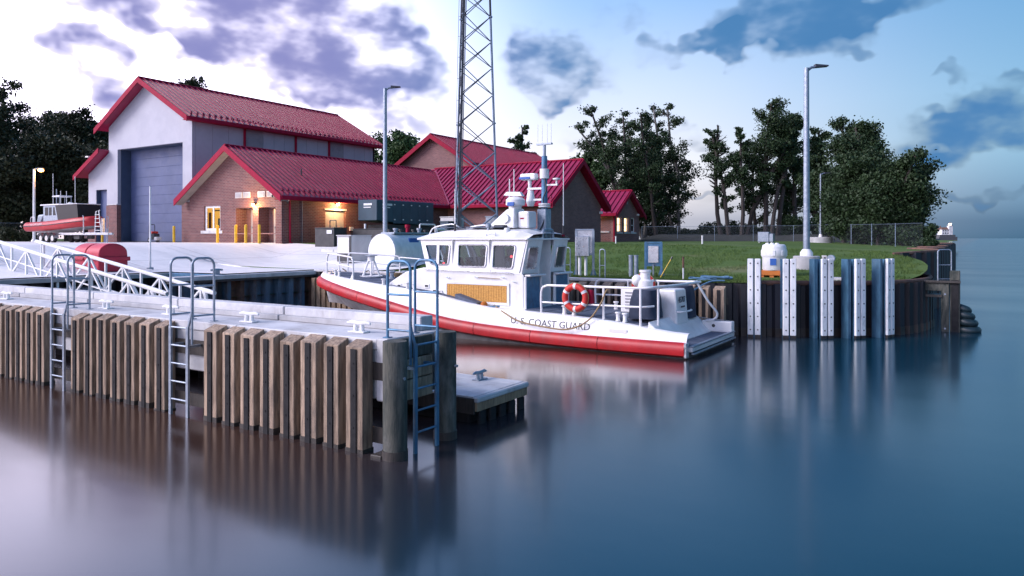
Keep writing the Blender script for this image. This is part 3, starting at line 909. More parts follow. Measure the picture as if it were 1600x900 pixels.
# ------------------------------------------------------------------ white aluminium gangway
gw = thing('gangway', 'white aluminium truss gangway sloping down from the apron behind the pier', 'gangway', (-27, 13.6, 0))
A_ = MT['white_matte']
def gz(x):                                                # top rail height along the gangway
    return 2.80 - (x + 31.7) * 1.42 / 10.2
def side_truss(y, x0, x1):
    mb = MB()
    pts = [(x0, y, gz(x0) - 1.0)] if False else []
    r = .25
    hx = [(x0 - .1, y, gz(x0) - .55), (x0 - .12, y, gz(x0) - .2), (x0 - .02, y, gz(x0) - .03), (x0 + .15, y, gz(x0) - .01)]
    tail = [(x1 - .12, y, gz(x1)), (x1 + .10, y, gz(x1) - .07), (x1 + .22, y, gz(x1) - .25), (x1 + .22, y, gz(x1) - .6)]
    mb.tube(bez(hx + tail, 5), .068, 8); mb.build('top_rail', A_, gw, smooth=True)
    mb = MB(); mb.hexa([(x0, y - .04, gz(x0) - 1.12), (x1, y - .04, gz(x1) - 1.12), (x1, y + .04, gz(x1) - 1.12), (x0, y + .04, gz(x0) - 1.12)],
                       [(x0, y - .04, gz(x0) - 1.0), (x1, y - .04, gz(x1) - 1.0), (x1, y + .04, gz(x1) - 1.0), (x0, y + .04, gz(x0) - 1.0)])
    mb.build('bottom_chord', A_, gw)
    mb = MB(); mb.hexa([(x0, y - .02, gz(x0) - .56), (x1, y - .02, gz(x1) - .56), (x1, y + .02, gz(x1) - .56), (x0, y + .02, gz(x0) - .56)],
                       [(x0, y - .02, gz(x0) - .52), (x1, y - .02, gz(x1) - .52), (x1, y + .02, gz(x1) - .52), (x0, y + .02, gz(x0) - .52)])
    mb.build('mid_rail', A_, gw)
    n = int(round((x1 - x0) / 1.15)); st = (x1 - x0) / n
    for i in range(n + 1):
        x = x0 + .02 + i * st * .995
        mb = MB(); mb.box(x - .035, x + .035, y - .035, y + .035, gz(x) - 1.0, gz(x) - .03); mb.build('upright', A_, gw)
        if i < n and i % 2 == 0:
            for (xa, za, xb, zb) in ((x + .05, gz(x) - 1.0, x + st - .06, gz(x + st) - .06), (x + st + .06, gz(x + st) - .06, x + 2 * st - .05, gz(x + 2 * st) - 1.0)):
                if xb > x1 + .05: continue
                mb = MB(); mb.M = None
                d = Vector((xb - xa, 0, zb - za)).normalized(); nn = Vector((-d.z, 0, d.x)) * .03
                p, q = Vector((xa, y - .03, za)), Vector((xb, y - .03, zb))
                mb.prism([p + nn, q + nn, q - nn, p - nn], (0, .06, 0)); mb.build('diagonal', A_, gw)
side_truss(13.35, -35.5, -21.95)
side_truss(14.75, -31.6, -21.35)
mb = MB(); xa, xb = -35.4, -21.9
mb.hexa([(xa, 13.40, gz(xa) - 1.08), (xb, 13.40, gz(xb) - 1.08), (xb, 14.70, gz(xb) - 1.08), (xa, 14.70, gz(xa) - 1.08)],
        [(xa, 13.40, gz(xa) - 1.03), (xb, 13.40, gz(xb) - 1.03), (xb, 14.70, gz(xb) - 1.03), (xa, 14.70, gz(xa) - 1.03)])
mb.build('walkway', MT['aluminium'], gw)
fl2 = thing('floating_landing', 'low floating landing under the foot of the gangway', 'dock', (-20.5, 13.5, 0))
MB().box(-23.5, -18.6, 12.9, 15.2, .30, .38).build('deck', MT['concrete_pale'], fl2, bevel=.01)
MB().box(-23.4, -18.7, 13.0, 15.1, -.3, .295).build('float', MT['rubber'], fl2, bevel=.04)

# ------------------------------------------------------------------ red rounded container on the apron
rc = thing('storage_container', 'red rounded plastic container in two humps on the apron behind the gangway', 'container', (-29.3, 16.3, 1.64))
c0 = Vector((-29.2, 16.3, ground(-29.6, 16.3)))
def hump(xa, xb, sc):
    mb = MB(); vs = []; n = 14
    prof = []
    for i in range(n + 1):
        t = math.pi * i / n
        prof.append((-.62 * math.cos(t) * (1 if abs(math.cos(t)) < .95 else .96) * sc, .52 + .62 * (max(math.sin(t), 0) ** .7) * sc))
    prof = [(-.60 * sc, 0)] + prof + [(.60 * sc, 0)]
    poly = [(xa, c0.y + a, c0.z + .02 + b) for a, b in prof]
    mb.prism(poly, (xb - xa, 0, 0)); return mb
hump(-31.25, -30.35, 1.0).build('left_bin', MT['red_plastic'], rc, smooth=True, bevel=.05, seg=3)
hump(-30.29, -29.32, 1.0).build('right_bin', MT['red_plastic'], rc, smooth=True, bevel=.05, seg=3)
hump(-30.37, -30.27, .94).build('joint_band', MT['red_plastic'], rc, smooth=True)
MB().box(-29.34, -29.24, c0.y - .66, c0.y + .66, c0.z + .45, c0.z + .62).build('rim', MT['red_plastic'], rc, bevel=.03, seg=2)
MB().box(-31.23, -30.37, c0.y - .66, c0.y - .6, c0.z + .48, c0.z + .58).build('rim', MT['red_plastic'], rc, bevel=.02)
MB().box(-30.27, -29.36, c0.y - .66, c0.y - .6, c0.z + .48, c0.z + .58).build('rim', MT['red_plastic'], rc, bevel=.02)
# ------------------------------------------------------------------ the patrol boat (bow towards -x, port side towards -y)
BX0, BX1, BY = -6.15, -20.95, 19.62                        # stern, bow, centreline
BL = BX0 - BX1
boat = thing('patrol_boat', 'white rescue patrol boat with red collar and wheelhouse moored in the basin', 'boat', (-13.5, BY, 0))
def bx(u): return BX0 - u * BL
def half(u):
    t = max(0.0, (u - .42) / .58)
    return 2.02 * (max(1 - t ** 2.7, 0.0) ** .58) if u < 1 else 0.0
def lerp(tab, u): return float(np.interp(u, [a for a, _ in tab], [b for _, b in tab]))
def smoothtab(tab, u, w=.05):
    return sum(lerp(tab, min(max(u + d, 0), 1)) for d in (-w, -w / 2, 0, w / 2, w)) / 5
COL_T = [(0, .25), (.15, .24), (.3, .26), (.45, .36), (.55, .53), (.66, .82), (.8, 1.12), (.92, 1.36), (1, 1.47)]
GUN_T = [(0, .60), (.06, .66), (.13, .80), (.24, .90), (.42, .97), (.50, 1.16), (.57, 1.33), (.70, 1.47), (.85, 1.62), (1, 1.78)]
def cz(u): return smoothtab(COL_T, u)
def gzb(u): return smoothtab(GUN_T, u, .03)
US = [0, .03, .07, .12, .18, .25, .32, .40, .46, .52, .58, .64, .70, .75, .80, .845, .885, .92, .945, .965, .98, .99, .997, 1.0]
def rim(u, off, z):                                       # point on the port / starboard rim
    h = max(half(u) - off, 0.0)
    return h, z
def loft(rows, flip=False):
    mb = MB(); n = len(rows[0]); vs = [p for r in rows for p in r]; fs = []
    for j in range(len(rows) - 1):
        for i in range(n - 1):
            fs.append((j * n + i, j * n + i + 1, (j + 1) * n + i + 1, (j + 1) * n + i))
    mb.add(vs, fs); return mb
def ring(u, off, z, s, du=0.0):
    return (bx(u) + du, BY + s * max(half(u) - off, 0.0), z)
# underwater body and topsides below the collar
rows = []
for u in US:
    k = smooth((u - .55) / .45)
    zk = -.55 + 1.45 * k ** 1.6; zch = .02 + (cz(u) - .30) * .55
    row = []
    for s in (-1, 1):
        pts = [(0.10 + .08 * k, cz(u) - .05), (.16 + .16 * k, cz(u) - .20), (.30 + .55 * k, min(zch, cz(u) - .25) - .05)]
        r3 = [ring(u, o, z, s, .30 * k * max(0, (cz(u) - z))) for o, z in pts]
        row += r3 if s == -1 else r3[::-1]
        if s == -1: row.append((bx(u) + .55 * k, BY, min(zk, cz(u) - .32)))
    rows.append(row)
loft(rows).build('hull', MT['hull_grey'], boat, smooth=True)
rows = []
for u in [v for v in US if v <= .62]:
    rows.append([(bx(u), BY + q * max(half(u) - .11, 0), z) for q, z in ((-1, cz(u) - .16), (-1, -.35), (0, -.6), (1, -.35), (1, cz(u) - .16))])
loft(rows).build('bottom_paint', MT['hull_bottom'], boat, smooth=True)
MB().hexa([(BX0 - .05, BY - 1.88, -.35), (BX0 + .0, BY - 1.88, -.35), (BX0 + .0, BY + 1.88, -.35), (BX0 - .05, BY + 1.88, -.35)],
          [(BX0 - .05, BY - 1.88, .22), (BX0 + .02, BY - 1.88, .22), (BX0 + .02, BY + 1.88, .22), (BX0 - .05, BY + 1.88, .22)]).build('transom', MT['hull_bottom'], boat)
# red foam collar in bolted lengths, each its own part
SEGS = [0.0, .16, .30, .43, .545, .655, .765, .875, 1.0]
def collar(u0, u1, s):
    n = 9 if u1 < .99 else 16
    rows = []
    for j in range(n + 1):
        u = u0 + (u1 - u0) * (j / n if u1 < .99 else 1 - (1 - j / n) ** 1.9)
        if j == 0: u += .0006
        if j == n and u1 < .99: u -= .0006
        c = cz(u); du = max(u - .0, 0)
        u2 = min(u + .003, 1); u1_ = max(u - .003, 0)
        if u > .985:
            nrm = Vector((-1, 0, 0)).lerp(Vector((-.35, s, 0)), min((1 - u) / .015, 1)).normalized()
        else:
            tx = Vector((bx(u2) - bx(u1_), s * (half(u2) - half(u1_)), 0)).normalized()
            nrm = Vector((-tx.y * s * s, tx.x, 0)); nrm = Vector((tx.y, -tx.x, 0)) * 1
            if nrm.y * s < 0: nrm = -nrm
        o = Vector((bx(u), BY + s * half(u), c))
        prof = [(-.10, .160), (.0, .152), (.055, .115), (.095, .03), (.10, -.06), (.075, -.155), (.0, -.205), (-.10, -.215)]
        rows.append([tuple(o + nrm * (a - .02) + Vector((0, 0, b))) for a, b in prof])
    mb = loft(rows)
    return mb.build('collar_segment', MT['red_collar'], boat, smooth=True)
for s in (-1, 1):
    for a, b in zip(SEGS[:-1], SEGS[1:]): collar(a, b, s)
    mb = MB(); o = Vector((BX0, BY + s * half(0), cz(0)))
    mb.box(o.x - .02, o.x + .05, o.y - s * .14, o.y + s * .055, o.z - .21, o.z + .155); mb.build('collar_end_plate', MT['aluminium'], boat, bevel=.01)
# gunwale band above the collar
rows_p = {}
for s in (-1, 1):
    rows = []
    for u in US:
        zb = cz(u) + .125; zt = gzb(u)
        rows.append([ring(u, .08, zb, s), ring(u, .13, zb + (zt - zb) * .55, s), ring(u, .20, zt - .03, s), ring(u, .26, zt, s), ring(u, .36, zt, s)])
    o = loft(rows).build('gunwale', MT['white_gloss'], boat, smooth=True)
# deck
rows = []
for u in [v for v in US if .07 <= v <= .985]:
    h = max(half(u) - .34, 0.02)
    rows.append([(bx(u), BY + h * q, gzb(u) - .015) for q in (-1, -.5, 0, .5, 1)])
loft(rows).build('deck', MT['white_gloss'], boat)
# non-skid panels, one by one, between pale seams
def deck_panels(u0, u1, n, lanes, inset):
    for i in range(n):
        a = u0 + (u1 - u0) * i / n + .0022; b = u0 + (u1 - u0) * (i + 1) / n - .0022
        for (q0, q1) in lanes:
            pts = []
            top = []
            for (u, q) in ((a, q0), (b, q0), (b, q1), (a, q1)):
                h = max(half(u) - inset, 0.02)
                top.append((bx(u), BY + h * q, gzb(u) + .006))
            mb = MB(); mb.hexa([(p[0], p[1], p[2] - .012) for p in top], top); mb.build('deck_panel', MT['nonskid'], boat)
deck_panels(.73, .95, 6, [(-.97, -.03), (.03, .97)], .42)
deck_panels(.50, .73, 5, [(-.985, -.72), (.72, .985)], .40)
deck_panels(.085, .335, 5, [(-.97, -.50), (-.47, -.02), (.02, .47), (.50, .97)], .42)
# step in the side deck with its dark nonskid ramp
for s in (-1, 1):
    y0 = BY + s * 1.36; y1 = BY + s * 1.66
    x0, x1 = -13.5, -12.4
    MB().hexa([(x0, min(y0, y1), .9), (x1, min(y0, y1), .9), (x1, max(y0, y1), .9), (x0, max(y0, y1), .9)],
              [(x0, min(y0, y1), 1.30), (x1, min(y0, y1), .99), (x1, max(y0, y1), .99), (x0, max(y0, y1), 1.30)]).build('side_ramp', MT['nonskid'], boat)

# lower deckhouse
HP, HS = 18.28, 20.96                                     # port and starboard faces
prof = [(-11.25, .70), (-11.25, 1.90), (-11.32, 1.98), (-15.0, 2.06), (-15.75, 1.90), (-16.4, 1.55), (-16.75, 1.10)]
mb = MB(); mb.plate([(x, z) for x, z in prof][::-1], [], lambda u, v: (u, HP, v), (0, .05, 0)); mb.build('deckhouse_side', MT['white_gloss'], boat, bevel=.02, seg=2)
mb = MB(); mb.plate([(x, z) for x, z in prof][::-1], [], lambda u, v: (u, HS - .05, v), (0, .05, 0)); mb.build('deckhouse_side', MT['white_gloss'], boat, bevel=.02, seg=2)
mb = MB()
front = [(-15.02, 2.052), (-15.75, 1.897), (-16.4, 1.547), (-16.748, 1.10)]
vs = []; fs = []
for x, z in front: vs += [(x, HP + .052, z), (x, HS - .052, z)]
for i in range(len(front) - 1): fs.append((2 * i, 2 * i + 1, 2 * i + 3, 2 * i + 2))
mb.add(vs, fs); mb.build('deckhouse_front', MT['white_gloss'], boat)
for s, yy in ((1, HP), (-1, HS)):
    MB().box(-11.24, -11.19, yy + s * .06, yy + s * .86, .78, 1.86).build('aft_locker', MT['blue_steel'], boat, bevel=.02)
    MB().box(-11.23, -11.02, yy + s * .02, yy + s * .95, 1.87, 1.93).build('aft_shelf', MT['white_gloss'], boat, bevel=.02)
    MB().box(-11.25, -11.16, yy + s * .004, yy + s * .055, .76, 1.865).build('corner_post', MT['white_gloss'], boat, bevel=.02)
    MB().box(-11.25, -11.16, yy + s * .865, yy + s * .95, .76, 1.865).build('corner_post', MT['white_gloss'], boat, bevel=.02)
MB().box(-16.0, -11.3, HP + .06, HS - .06, .86, .90).build('cabin_floor', MT['nonskid'], boat)
# gold intake grille on the port side, framed and slatted
lg = MB(); fx0, fx1, fz0, fz1 = -14.12, -11.42, 1.00, 1.66
fx1 = -11.72
loops = [(fx0, fz0), (fx1, fz0), (fx1, fz1), (fx0, fz1)]
hole = [(fx0 + .09, fz0 + .08), (fx1 - .09, fz0 + .08), (fx1 - .09, fz1 - .08), (fx0 + .09, fz1 - .08)]
lg.plate(loops, [hole], lambda u, v: (u, HP - .035, v), (0, .033, 0)); lgo = lg.build('grille_frame', MT['white_gloss'], boat, bevel=.008)
MB().box(fx0 + .085, fx1 - .085, HP - .012, HP - .002, fz0 + .075, fz1 - .075).build('grille_backing', MT['tan_slot'], lgo)
n = 24; sw = (fx1 - fx0 - .19) / n
for i in range(n):
    xa = fx0 + .095 + i * sw
    mb = MB(); mb.box(xa + .006, xa + sw - .006, HP - .03, HP - .013, fz0 + .085, fz1 - .085)
    mb.build('grille_slat', MT['gold_mesh'], lgo)
for j in range(6):
    z = fz0 + .12 + j * .075
    mb = MB(); mb.box(fx0 + .09, fx1 - .09, HP - .034, HP - .031, z, z + .012); mb.build('grille_bar', MT['gold_mesh'], lgo)
# lifting hooks, hatch, vents, air slot on the port side
for (x, z) in ((-14.05, 1.78), (-12.95, 1.82), (-12.0, 1.84), (-11.6, 1.72)):
    MB().tube([(x, HP - .005, z), (x, HP - .05, z + .01), (x + .12, HP - .05, z - .01)], .014, 6).build('hook', MT['galvanised'], boat, smooth=True)
MB().cyl((-12.95, HP - .04, 1.815), (-12.05, HP - .04, 1.79), .010, n=6).build('hook_line', MT['rope_tan'], boat)
for (x, z) in ((-16.0, 1.45), (-14.85, 1.48)):
    o = MB().box(x - .10, x + .10, HP - .02, HP - .002, z - .07, z + .07).build('vent', MT['white_gloss'], boat, bevel=.02, seg=2)
    MB().box(x - .06, x + .06, HP - .028, HP - .021, z - .03, z + .03).build('vent_slot', MT['black_paint'], o)
MB().box(-14.6, -14.40, HP - .012, HP - .002, 1.08, 1.36).build('door_recess', MT['glass_dark'], boat, bevel=.004)
MB().tube(arch((-14.38, HP - .02, 1.08), (-14.22, HP - .02, 1.08), .28, .05), .014, 6).build('grab_handle', MT['aluminium'], boat, smooth=True)
for k in range(6): MB().box(-15.36, -15.30, HP - .012, HP - .002, 1.22 + k * .06, 1.26 + k * .06).build('draught_mark', MT['louver_grey'], boat)
for x in (-13.9, -13.1, -12.3): MB().sphere((x, HP - .02, .965), .025, 8).build('bolt_head', MT['black_paint'], boat)
MB().box(-13.9, -11.5, HP - .018, HP - .003, .90, .93).build('rub_strip', MT['louver_grey'], boat)

# ------------------------------------------------------------------ wheelhouse shell with real window openings
WB, WTP = 2.0, 2.98                                       # sill level, eave level
def port_pt(u, v, y0=HP):                                 # u = x, v = z : walls lean inward slightly to the top
    return (u, y0 + .0 + .10 * (v - WB), v)
def star_pt(u, v): return (u, HS - .10 * (v - WB), v)
outer = [(-14.86, WB), (-11.40, WB - .06), (-11.20, WTP), (-15.22, WTP + .03)]
wins = [
    [(-14.70, 2.17), (-14.02, 2.17), (-13.98, 2.79), (-14.98, 2.79)],
    [(-13.62, 2.13), (-12.60, 2.13), (-12.58, 2.79), (-13.66, 2.79)],
    [(-12.34, 2.11), (-11.64, 2.10), (-11.56, 2.78), (-12.36, 2.78)]]
for nm, fn, th in (('port', port_pt, (0, .05, 0)), ('star', star_pt, (0, -.05, 0))):
    holes = [rpoly(w, .09) for w in wins]
    wall = MB().plate(outer, holes, fn, th).build('wheelhouse_side', MT['white_gloss'], boat)
    for w, hl in zip(wins, holes):
        mb = MB(); sgn = -1 if nm == 'port' else 1
        p = [Vector(fn(*q)) + Vector((0, sgn * .012, 0)) for q in hl]
        mb.tube(p, .026, 6, closed=True); mb.build('window_gasket', MT['aluminium'], wall, smooth=True)
        cx_ = sum(q[0] for q in hl) / len(hl); cz_ = sum(q[1] for q in hl) / len(hl)
        mb = MB(); mb.plate([(cx_ + (q[0] - cx_) * 1.02, cz_ + (q[1] - cz_) * 1.02) for q in hl], [], fn, (0, 0.006, 0))
        mb.M = None
        mb.v = [(a, b + (.02 if nm == 'port' else -.02), c) for a, b, c in mb.v]
        mb.build('window_pane', MT['glass'], wall)
    # divider bar of the split forward window
    x = -14.42
    mb = MB(); a = Vector(fn(x, 2.16)); b = Vector(fn(x - .02, 2.80)); sg = -1 if nm == 'port' else 1
    mb.hexa([(a.x - .05, a.y + sg * .03, a.z), (a.x + .05, a.y + sg * .03, a.z), (a.x + .05, a.y - sg * .04, a.z), (a.x - .05, a.y - sg * .04, a.z)],
            [(b.x - .05, b.y + sg * .03, b.z), (b.x + .05, b.y + sg * .03, b.z), (b.x + .05, b.y - sg * .04, b.z), (b.x - .05, b.y - sg * .04, b.z)])
    mb.build('window_divider', MT['white_gloss'], wall)
# front, leaning forward at the top
def front_pt(u, v): return (-14.83 - .37 * (v - WB), u, v)
outer_f = [(HP + .06, WB), (HS - .06, WB), (HS - .155, WTP + .03), (HP + .155, WTP + .03)]
ws = []
for k in range(3):
    a = HP + .25 + k * .76; ws.append([(a, 2.16), (a + .66, 2.16), (a + .66, 2.80), (a, 2.80)])
hl = [rpoly(w, .07) for w in ws]
fr = MB().plate(outer_f, hl, front_pt, (.05, 0, .015)).build('wheelhouse_front', MT['white_gloss'], boat)
for h in hl:
    mb = MB().plate(h, [], front_pt, (.006, 0, 0)); mb.v = [(a + .025, b, c) for a, b, c in mb.v]; mb.build('window_pane', MT['glass'], fr)
# aft: two angled wings with windows, recessed door between
def aft_pt(u, v): return (-11.32 + .17 * (v - WB) , u, v)
for k, (y0, y1) in enumerate(((HP + .02, HP + .98), (HS - .98, HS - .02))):
    a = MB(); win = [(y0 + .17, 2.10), (y1 - .22, 2.10), (y1 - .25, 2.74), (y0 + .22, 2.74)]
    if k: win = [(y0 + .22, 2.10), (y1 - .17, 2.10), (y1 - .22, 2.74), (y0 + .25, 2.74)]
    h = rpoly(win, .07)
    ins = .10
    out = [(y0, 1.94), (y1, 1.94), (y1, 3.02), (y0 + ins, 2.98)] if k == 0 else [(y0, 1.94), (y1, 1.94), (y1 - ins, 2.98), (y0, 3.02)]
    wo_ = a.plate(out, [h], aft_pt, (-.05, 0, 0)).build('wheelhouse_aft_wing', MT['white_gloss'], boat)
    mb = MB(); mb.tube([Vector(aft_pt(*q)) + Vector((.012, 0, 0)) for q in h], .024, 6, closed=True); mb.build('window_gasket', MT['aluminium'], wo_, smooth=True)
    mb = MB().plate(h, [], aft_pt, (.006, 0, 0)); mb.v = [(p[0] - .03, p[1], p[2]) for p in mb.v]; mb.build('window_pane', MT['glass'], wo_)
ya, yb = HP + .98, HS - .98
dw = MB(); hole = rpoly([(ya + .10, 1.98), (ya + .34, 1.98), (ya + .34, 2.72), (ya + .10, 2.72)], .06)
dw.plate([(ya, .9), (yb, .9), (yb, 3.05), (ya, 3.05)], [hole], lambda u, v: (-11.75, u, v), (.04, 0, 0)); do = dw.build('aft_door', MT['white_gloss'], boat)
MB().plate(hole, [], lambda u, v: (-11.74, u, v), (.01, 0, 0)).build('door_pane', MT['glass_dark'], do)
MB().box(-11.70, -11.66, yb - .12, yb - .08, 1.7, 1.85).build('door_handle', MT['black_paint'], do)
for y in (ya, yb):
    MB().box(-11.74, -11.30, y - .02, y + .02, .9, 3.05).build('door_reveal', MT['white_gloss'], boat)
# eyebrow, roof with camber, rails
rp = [(-15.34, 2.99), (-11.12, 2.96), (-11.05, 3.05), (-11.35, 3.30), (-13.2, 3.36), (-14.4, 3.28), (-15.3, 3.08)]
yr0, yr1 = HP + .02, HS - .02
mb = MB(); vs = []
ys_ = [yr0, yr0 + .35, BY - .4, BY + .4, yr1 - .35, yr1]; kk = [.10, .78, 1, 1, .78, .10]
low = [2.985, 2.96]
rows = []
xs_ = [-15.30, -15.0, -14.4, -13.4, -12.4, -11.6, -11.12]
rise = [.06, .20, .32, .37, .36, .32, .18]
for x, rs_ in zip(xs_, rise):
    rows.append([(x, y, 2.985 + .02 * (x + 15.3) * -.3 + rs_ * k) for y, k in zip(ys_, kk)])
mb = loft(rows); n = len(ys_); m_ = len(xs_)
base_i = len(mb.v)
mb.add([(x, y, 2.95) for x in (xs_[0], xs_[-1]) for y in (ys_[0], ys_[-1])], [])
# close the underside with a slab
roof = mb.build('roof', MT['white_gloss'], boat)
MB().box(-15.29, -11.13, yr0 + .003, yr1 - .003, 2.94, 3.0).build('roof_edge', MT['white_gloss'], boat, bevel=.02, seg=2)
for (x0, x1, y0, y1) in ((-13.6, -12.2, BY - 1.0, BY - .55), (-14.6, -13.75, BY - .95, BY - .5)):
    MB().box(x0, x1, y0, y1, 3.325, 3.352).build('roof_pad', MT['nonskid'], roof, bevel=.01)
MB().tube(arch((-12.62, HP + .10, 3.06), (-12.3, HP + .10, 3.06), .10, .03), .014, 6).build('roof_handle', MT['aluminium'], roof, smooth=True)
for s in (-1, 1):
    MB().tube(bez([(-15.1, BY + s * .9, 3.12), (-14.9, BY + s * .9, 3.34), (-14.2, BY + s * .9, 3.44), (-13.9, BY + s * .9, 3.34)], 6), .022, 8).build('roof_rail', MT['white_gloss'], roof, smooth=True)
# inside: seats, console, screens
for (x, y) in ((-13.3, BY - .75), (-13.3, BY + .75), (-12.3, BY - .75), (-12.3, BY + .75)):
    o = MB().box(x - .25, x + .25, y - .27, y + .27, 1.62, 1.76).build('crew_seat', MT['seat_grey'], boat, bevel=.05, seg=2)
    MB().box(x + .18, x + .30, y - .25, y + .25, 1.76, 2.42).build('seat_back', MT['seat_grey'], o, bevel=.05, seg=2)
    MB().box(x + .17, x + .28, y - .13, y + .13, 2.46, 2.66).build('headrest', MT['seat_grey'], o, bevel=.04, seg=2)
    MB().cyl((x, y, .9), (x, y, 1.62), .08, n=10).build('seat_post', MT['black_paint'], o)
con = MB().hexa([(-14.75, HP + .2, .9), (-14.05, HP + .2, .9), (-14.05, HS - .2, .9), (-14.75, HS - .2, .9)],
                [(-14.75, HP + .2, 2.14), (-14.3, HP + .2, 2.02), (-14.3, HS - .2, 2.02), (-14.75, HS - .2, 2.14)]).build('helm_console', MT['interior'], boat)
for k in range(4):
    y = HP + .45 + k * .6
    MB().hexa([(-14.5, y, 2.09), (-14.42, y, 2.07), (-14.42, y + .4, 2.07), (-14.5, y + .4, 2.09)], [(-14.56, y, 2.36), (-14.52, y, 2.36), (-14.52, y + .4, 2.36), (-14.56, y + .4, 2.36)]).build('screen', MT['glass_dark'], con)
for (x, y, z) in ((-14.35, HP + .22, 2.20), (-12.02, HP + .55, 2.44), (-11.92, HP + .55, 2.44)):
    MB().sphere((x, y, z), .035, 8).build('indicator_light', MT['lamp_red'], boat)
MB().box(-12.0, -11.8, HP + .15, HP + .6, 1.5, 2.3).build('radio_rack', MT['seat_grey'], boat, bevel=.02)
MB().box(-11.95, -11.78, BY + .55, HS - .2, 1.2, 2.5).build('radio_rack', MT['interior'], boat, bevel=.02)

# ------------------------------------------------------------------ mast and gear on the roof
W_ = MT['white_gloss']
mast = MB().cyl((-11.45, 19.85, 3.0), (-11.45, 19.85, 5.55), .11, .09, 12).build('mast', MT['blue_steel'], boat, smooth=True)
MB().box(-11.62, -11.30, 19.68, 20.02, 3.0, 3.9).build('mast_foot', MT['galvanised'], mast, bevel=.02)
MB().cyl((-11.45, 19.85, 5.55), (-11.45, 19.85, 5.95), .05, n=10).build('mast_tip', MT['galvanised'], mast)
MB().box(-11.72, -11.18, 19.80, 19.9, 5.90, 5.95).build('yard', MT['galvanised'], mast)
for dx in (-.24, -.08, .1, .24):
    MB().cyl((-11.45 + dx, 19.85, 5.95), (-11.45 + dx, 19.85, 6.55), .008, n=6).build('whip_tip', MT['white_matte'], mast)
MB().cyl((-11.45, 19.85, 4.85), (-11.45, 19.85, 5.15), .15, n=12).build('mast_band', MT['white_matte'], mast, smooth=True)
for (z, dx, nm) in ((4.55, -.55, 'camera'), (4.2, -.5, 'loudhailer')):
    MB().box(-11.45 + dx - .05, -11.4, 19.80, 19.90, z - .03, z + .03).build('bracket', W_, mast)
MB().cyl((-11.98, 19.85, 4.56), (-11.98, 19.85, 4.85), .05, .07, 10).build('camera_stem', W_, mast, smooth=True)
o = MB().box(-12.28, -11.72, 19.72, 19.98, 4.82, 5.03).build('searchlight', W_, mast, bevel=.05, seg=2)
MB().box(-12.29, -11.9, 19.70, 19.74, 4.85, 4.92).build('lens', MT['label_blue'], o)
MB().cyl((-11.95, 19.85, 4.15), (-11.95, 19.85, 4.5), .15, .09, 12).build('loudhailer', W_, mast, smooth=True)
MB().cyl((-11.95, 19.85, 4.0), (-11.95, 19.85, 4.15), .10, .15, 12).build('loudhailer_rim', W_, mast, smooth=True)
MB().box(-11.4, -10.98, 19.82, 19.88, 4.62, 4.67).build('bracket', W_, mast)
MB().lathe((-11.02, 19.85, 4.66), [(.03, 0), (.03, .12), (.12, .14), (.12, .18), (.02, .2)], 12).build('dome_aerial', W_, mast, smooth=True)
for z in (3.95, 4.02):
    MB().lathe((-11.45, 19.85, z), [(.17, 0), (.19, .02), (.19, .05), (.15, .06)], 14).build('light_ring', W_, mast, smooth=True)
MB().tube(bez([(-11.4, 19.75, 4.9), (-11.3, 19.7, 4.5), (-11.42, 19.72, 4.2), (-11.36, 19.7, 3.6), (-11.5, 19.6, 3.2)], 6), .02, 6).build('cable', MT['black_paint'], mast, smooth=True)
# radar pedestal, radome, horn speaker wedge, equipment case
MB().hexa([(-12.95, BY - .75, 3.34), (-11.95, BY - .75, 3.30), (-11.95, BY + .05, 3.30), (-12.95, BY + .05, 3.34)],
          [(-12.30, BY - .65, 3.88), (-12.0, BY - .65, 3.92), (-12.0, BY - .05, 3.92), (-12.30, BY - .05, 3.88)]).build('radar_pedestal', W_, boat, bevel=.05, seg=2)
MB().cyl((-12.28, BY - .78, 3.60), (-12.28, BY - .70, 3.60), .14, n=16).build('loudspeaker', MT['white_matte'], boat, smooth=True)
rad = MB().lathe((-12.15, BY - .35, 3.90), [(.18, 0), (.20, .08), (.30, .12), (.30, .28), (.22, .36), (.12, .38)], 18).build('radome', W_, boat, smooth=True)
MB().hexa([(-12.55, BY - .45, 4.32), (-11.85, BY - .45, 4.28), (-11.85, BY - .25, 4.28), (-12.55, BY - .25, 4.32)], [(-12.45, BY - .42, 4.44), (-11.95, BY - .42, 4.42), (-11.95, BY - .28, 4.42), (-12.45, BY - .28, 4.44)]).build('scanner_bar', W_, rad, bevel=.02)
MB().box(-12.25, -12.0, BY - .68, BY - .645, 3.98, 4.10).build('blue_light', MT['label_blue'], rad, bevel=.01)
o = MB().box(-11.95, -11.55, BY - .55, BY - .05, 3.30, 3.82).build('equipment_case', W_, boat, bevel=.06, seg=2)
MB().box(-11.85, -11.72, BY - .562, BY - .552, 3.58, 3.62).build('red_mark', MT['trim_red'], o)
MB().box(-12.6, -12.2, BY - .9, BY - .45, 3.31, 3.40).build('roof_hatch', MT['black_paint'], boat, bevel=.02)
MB().lathe((-12.05, HP + .35, 3.16), [(.09, 0), (.09, .12), (.06, .15)], 12).build('roof_vent', W_, boat, smooth=True)
# whip aerials on the roof
for (x, y, z0, z1, r) in ((-14.0, HP + .35, 3.1, 4.55, .022), (-12.55, BY + .2, 3.3, 5.2, .022), (-12.75, BY + .25, 3.3, 4.9, .03), (-11.3, HS - .15, 3.05, 5.4, .02)):
    o = MB().cyl((x, y, z0), (x, y, z0 + .35), r * 1.4, n=8).build('aerial_base', MT['black_paint'], boat)
    MB().cyl((x, y, z0 + .35), (x, y, z1), r, r * .6, 8).build('aerial_whip', MT['white_matte'], o, smooth=True)
MB().box(-11.14, -11.11, HS - .55, HS - .40, 3.05, 3.12).build('stern_light', MT['trim_red'], boat)
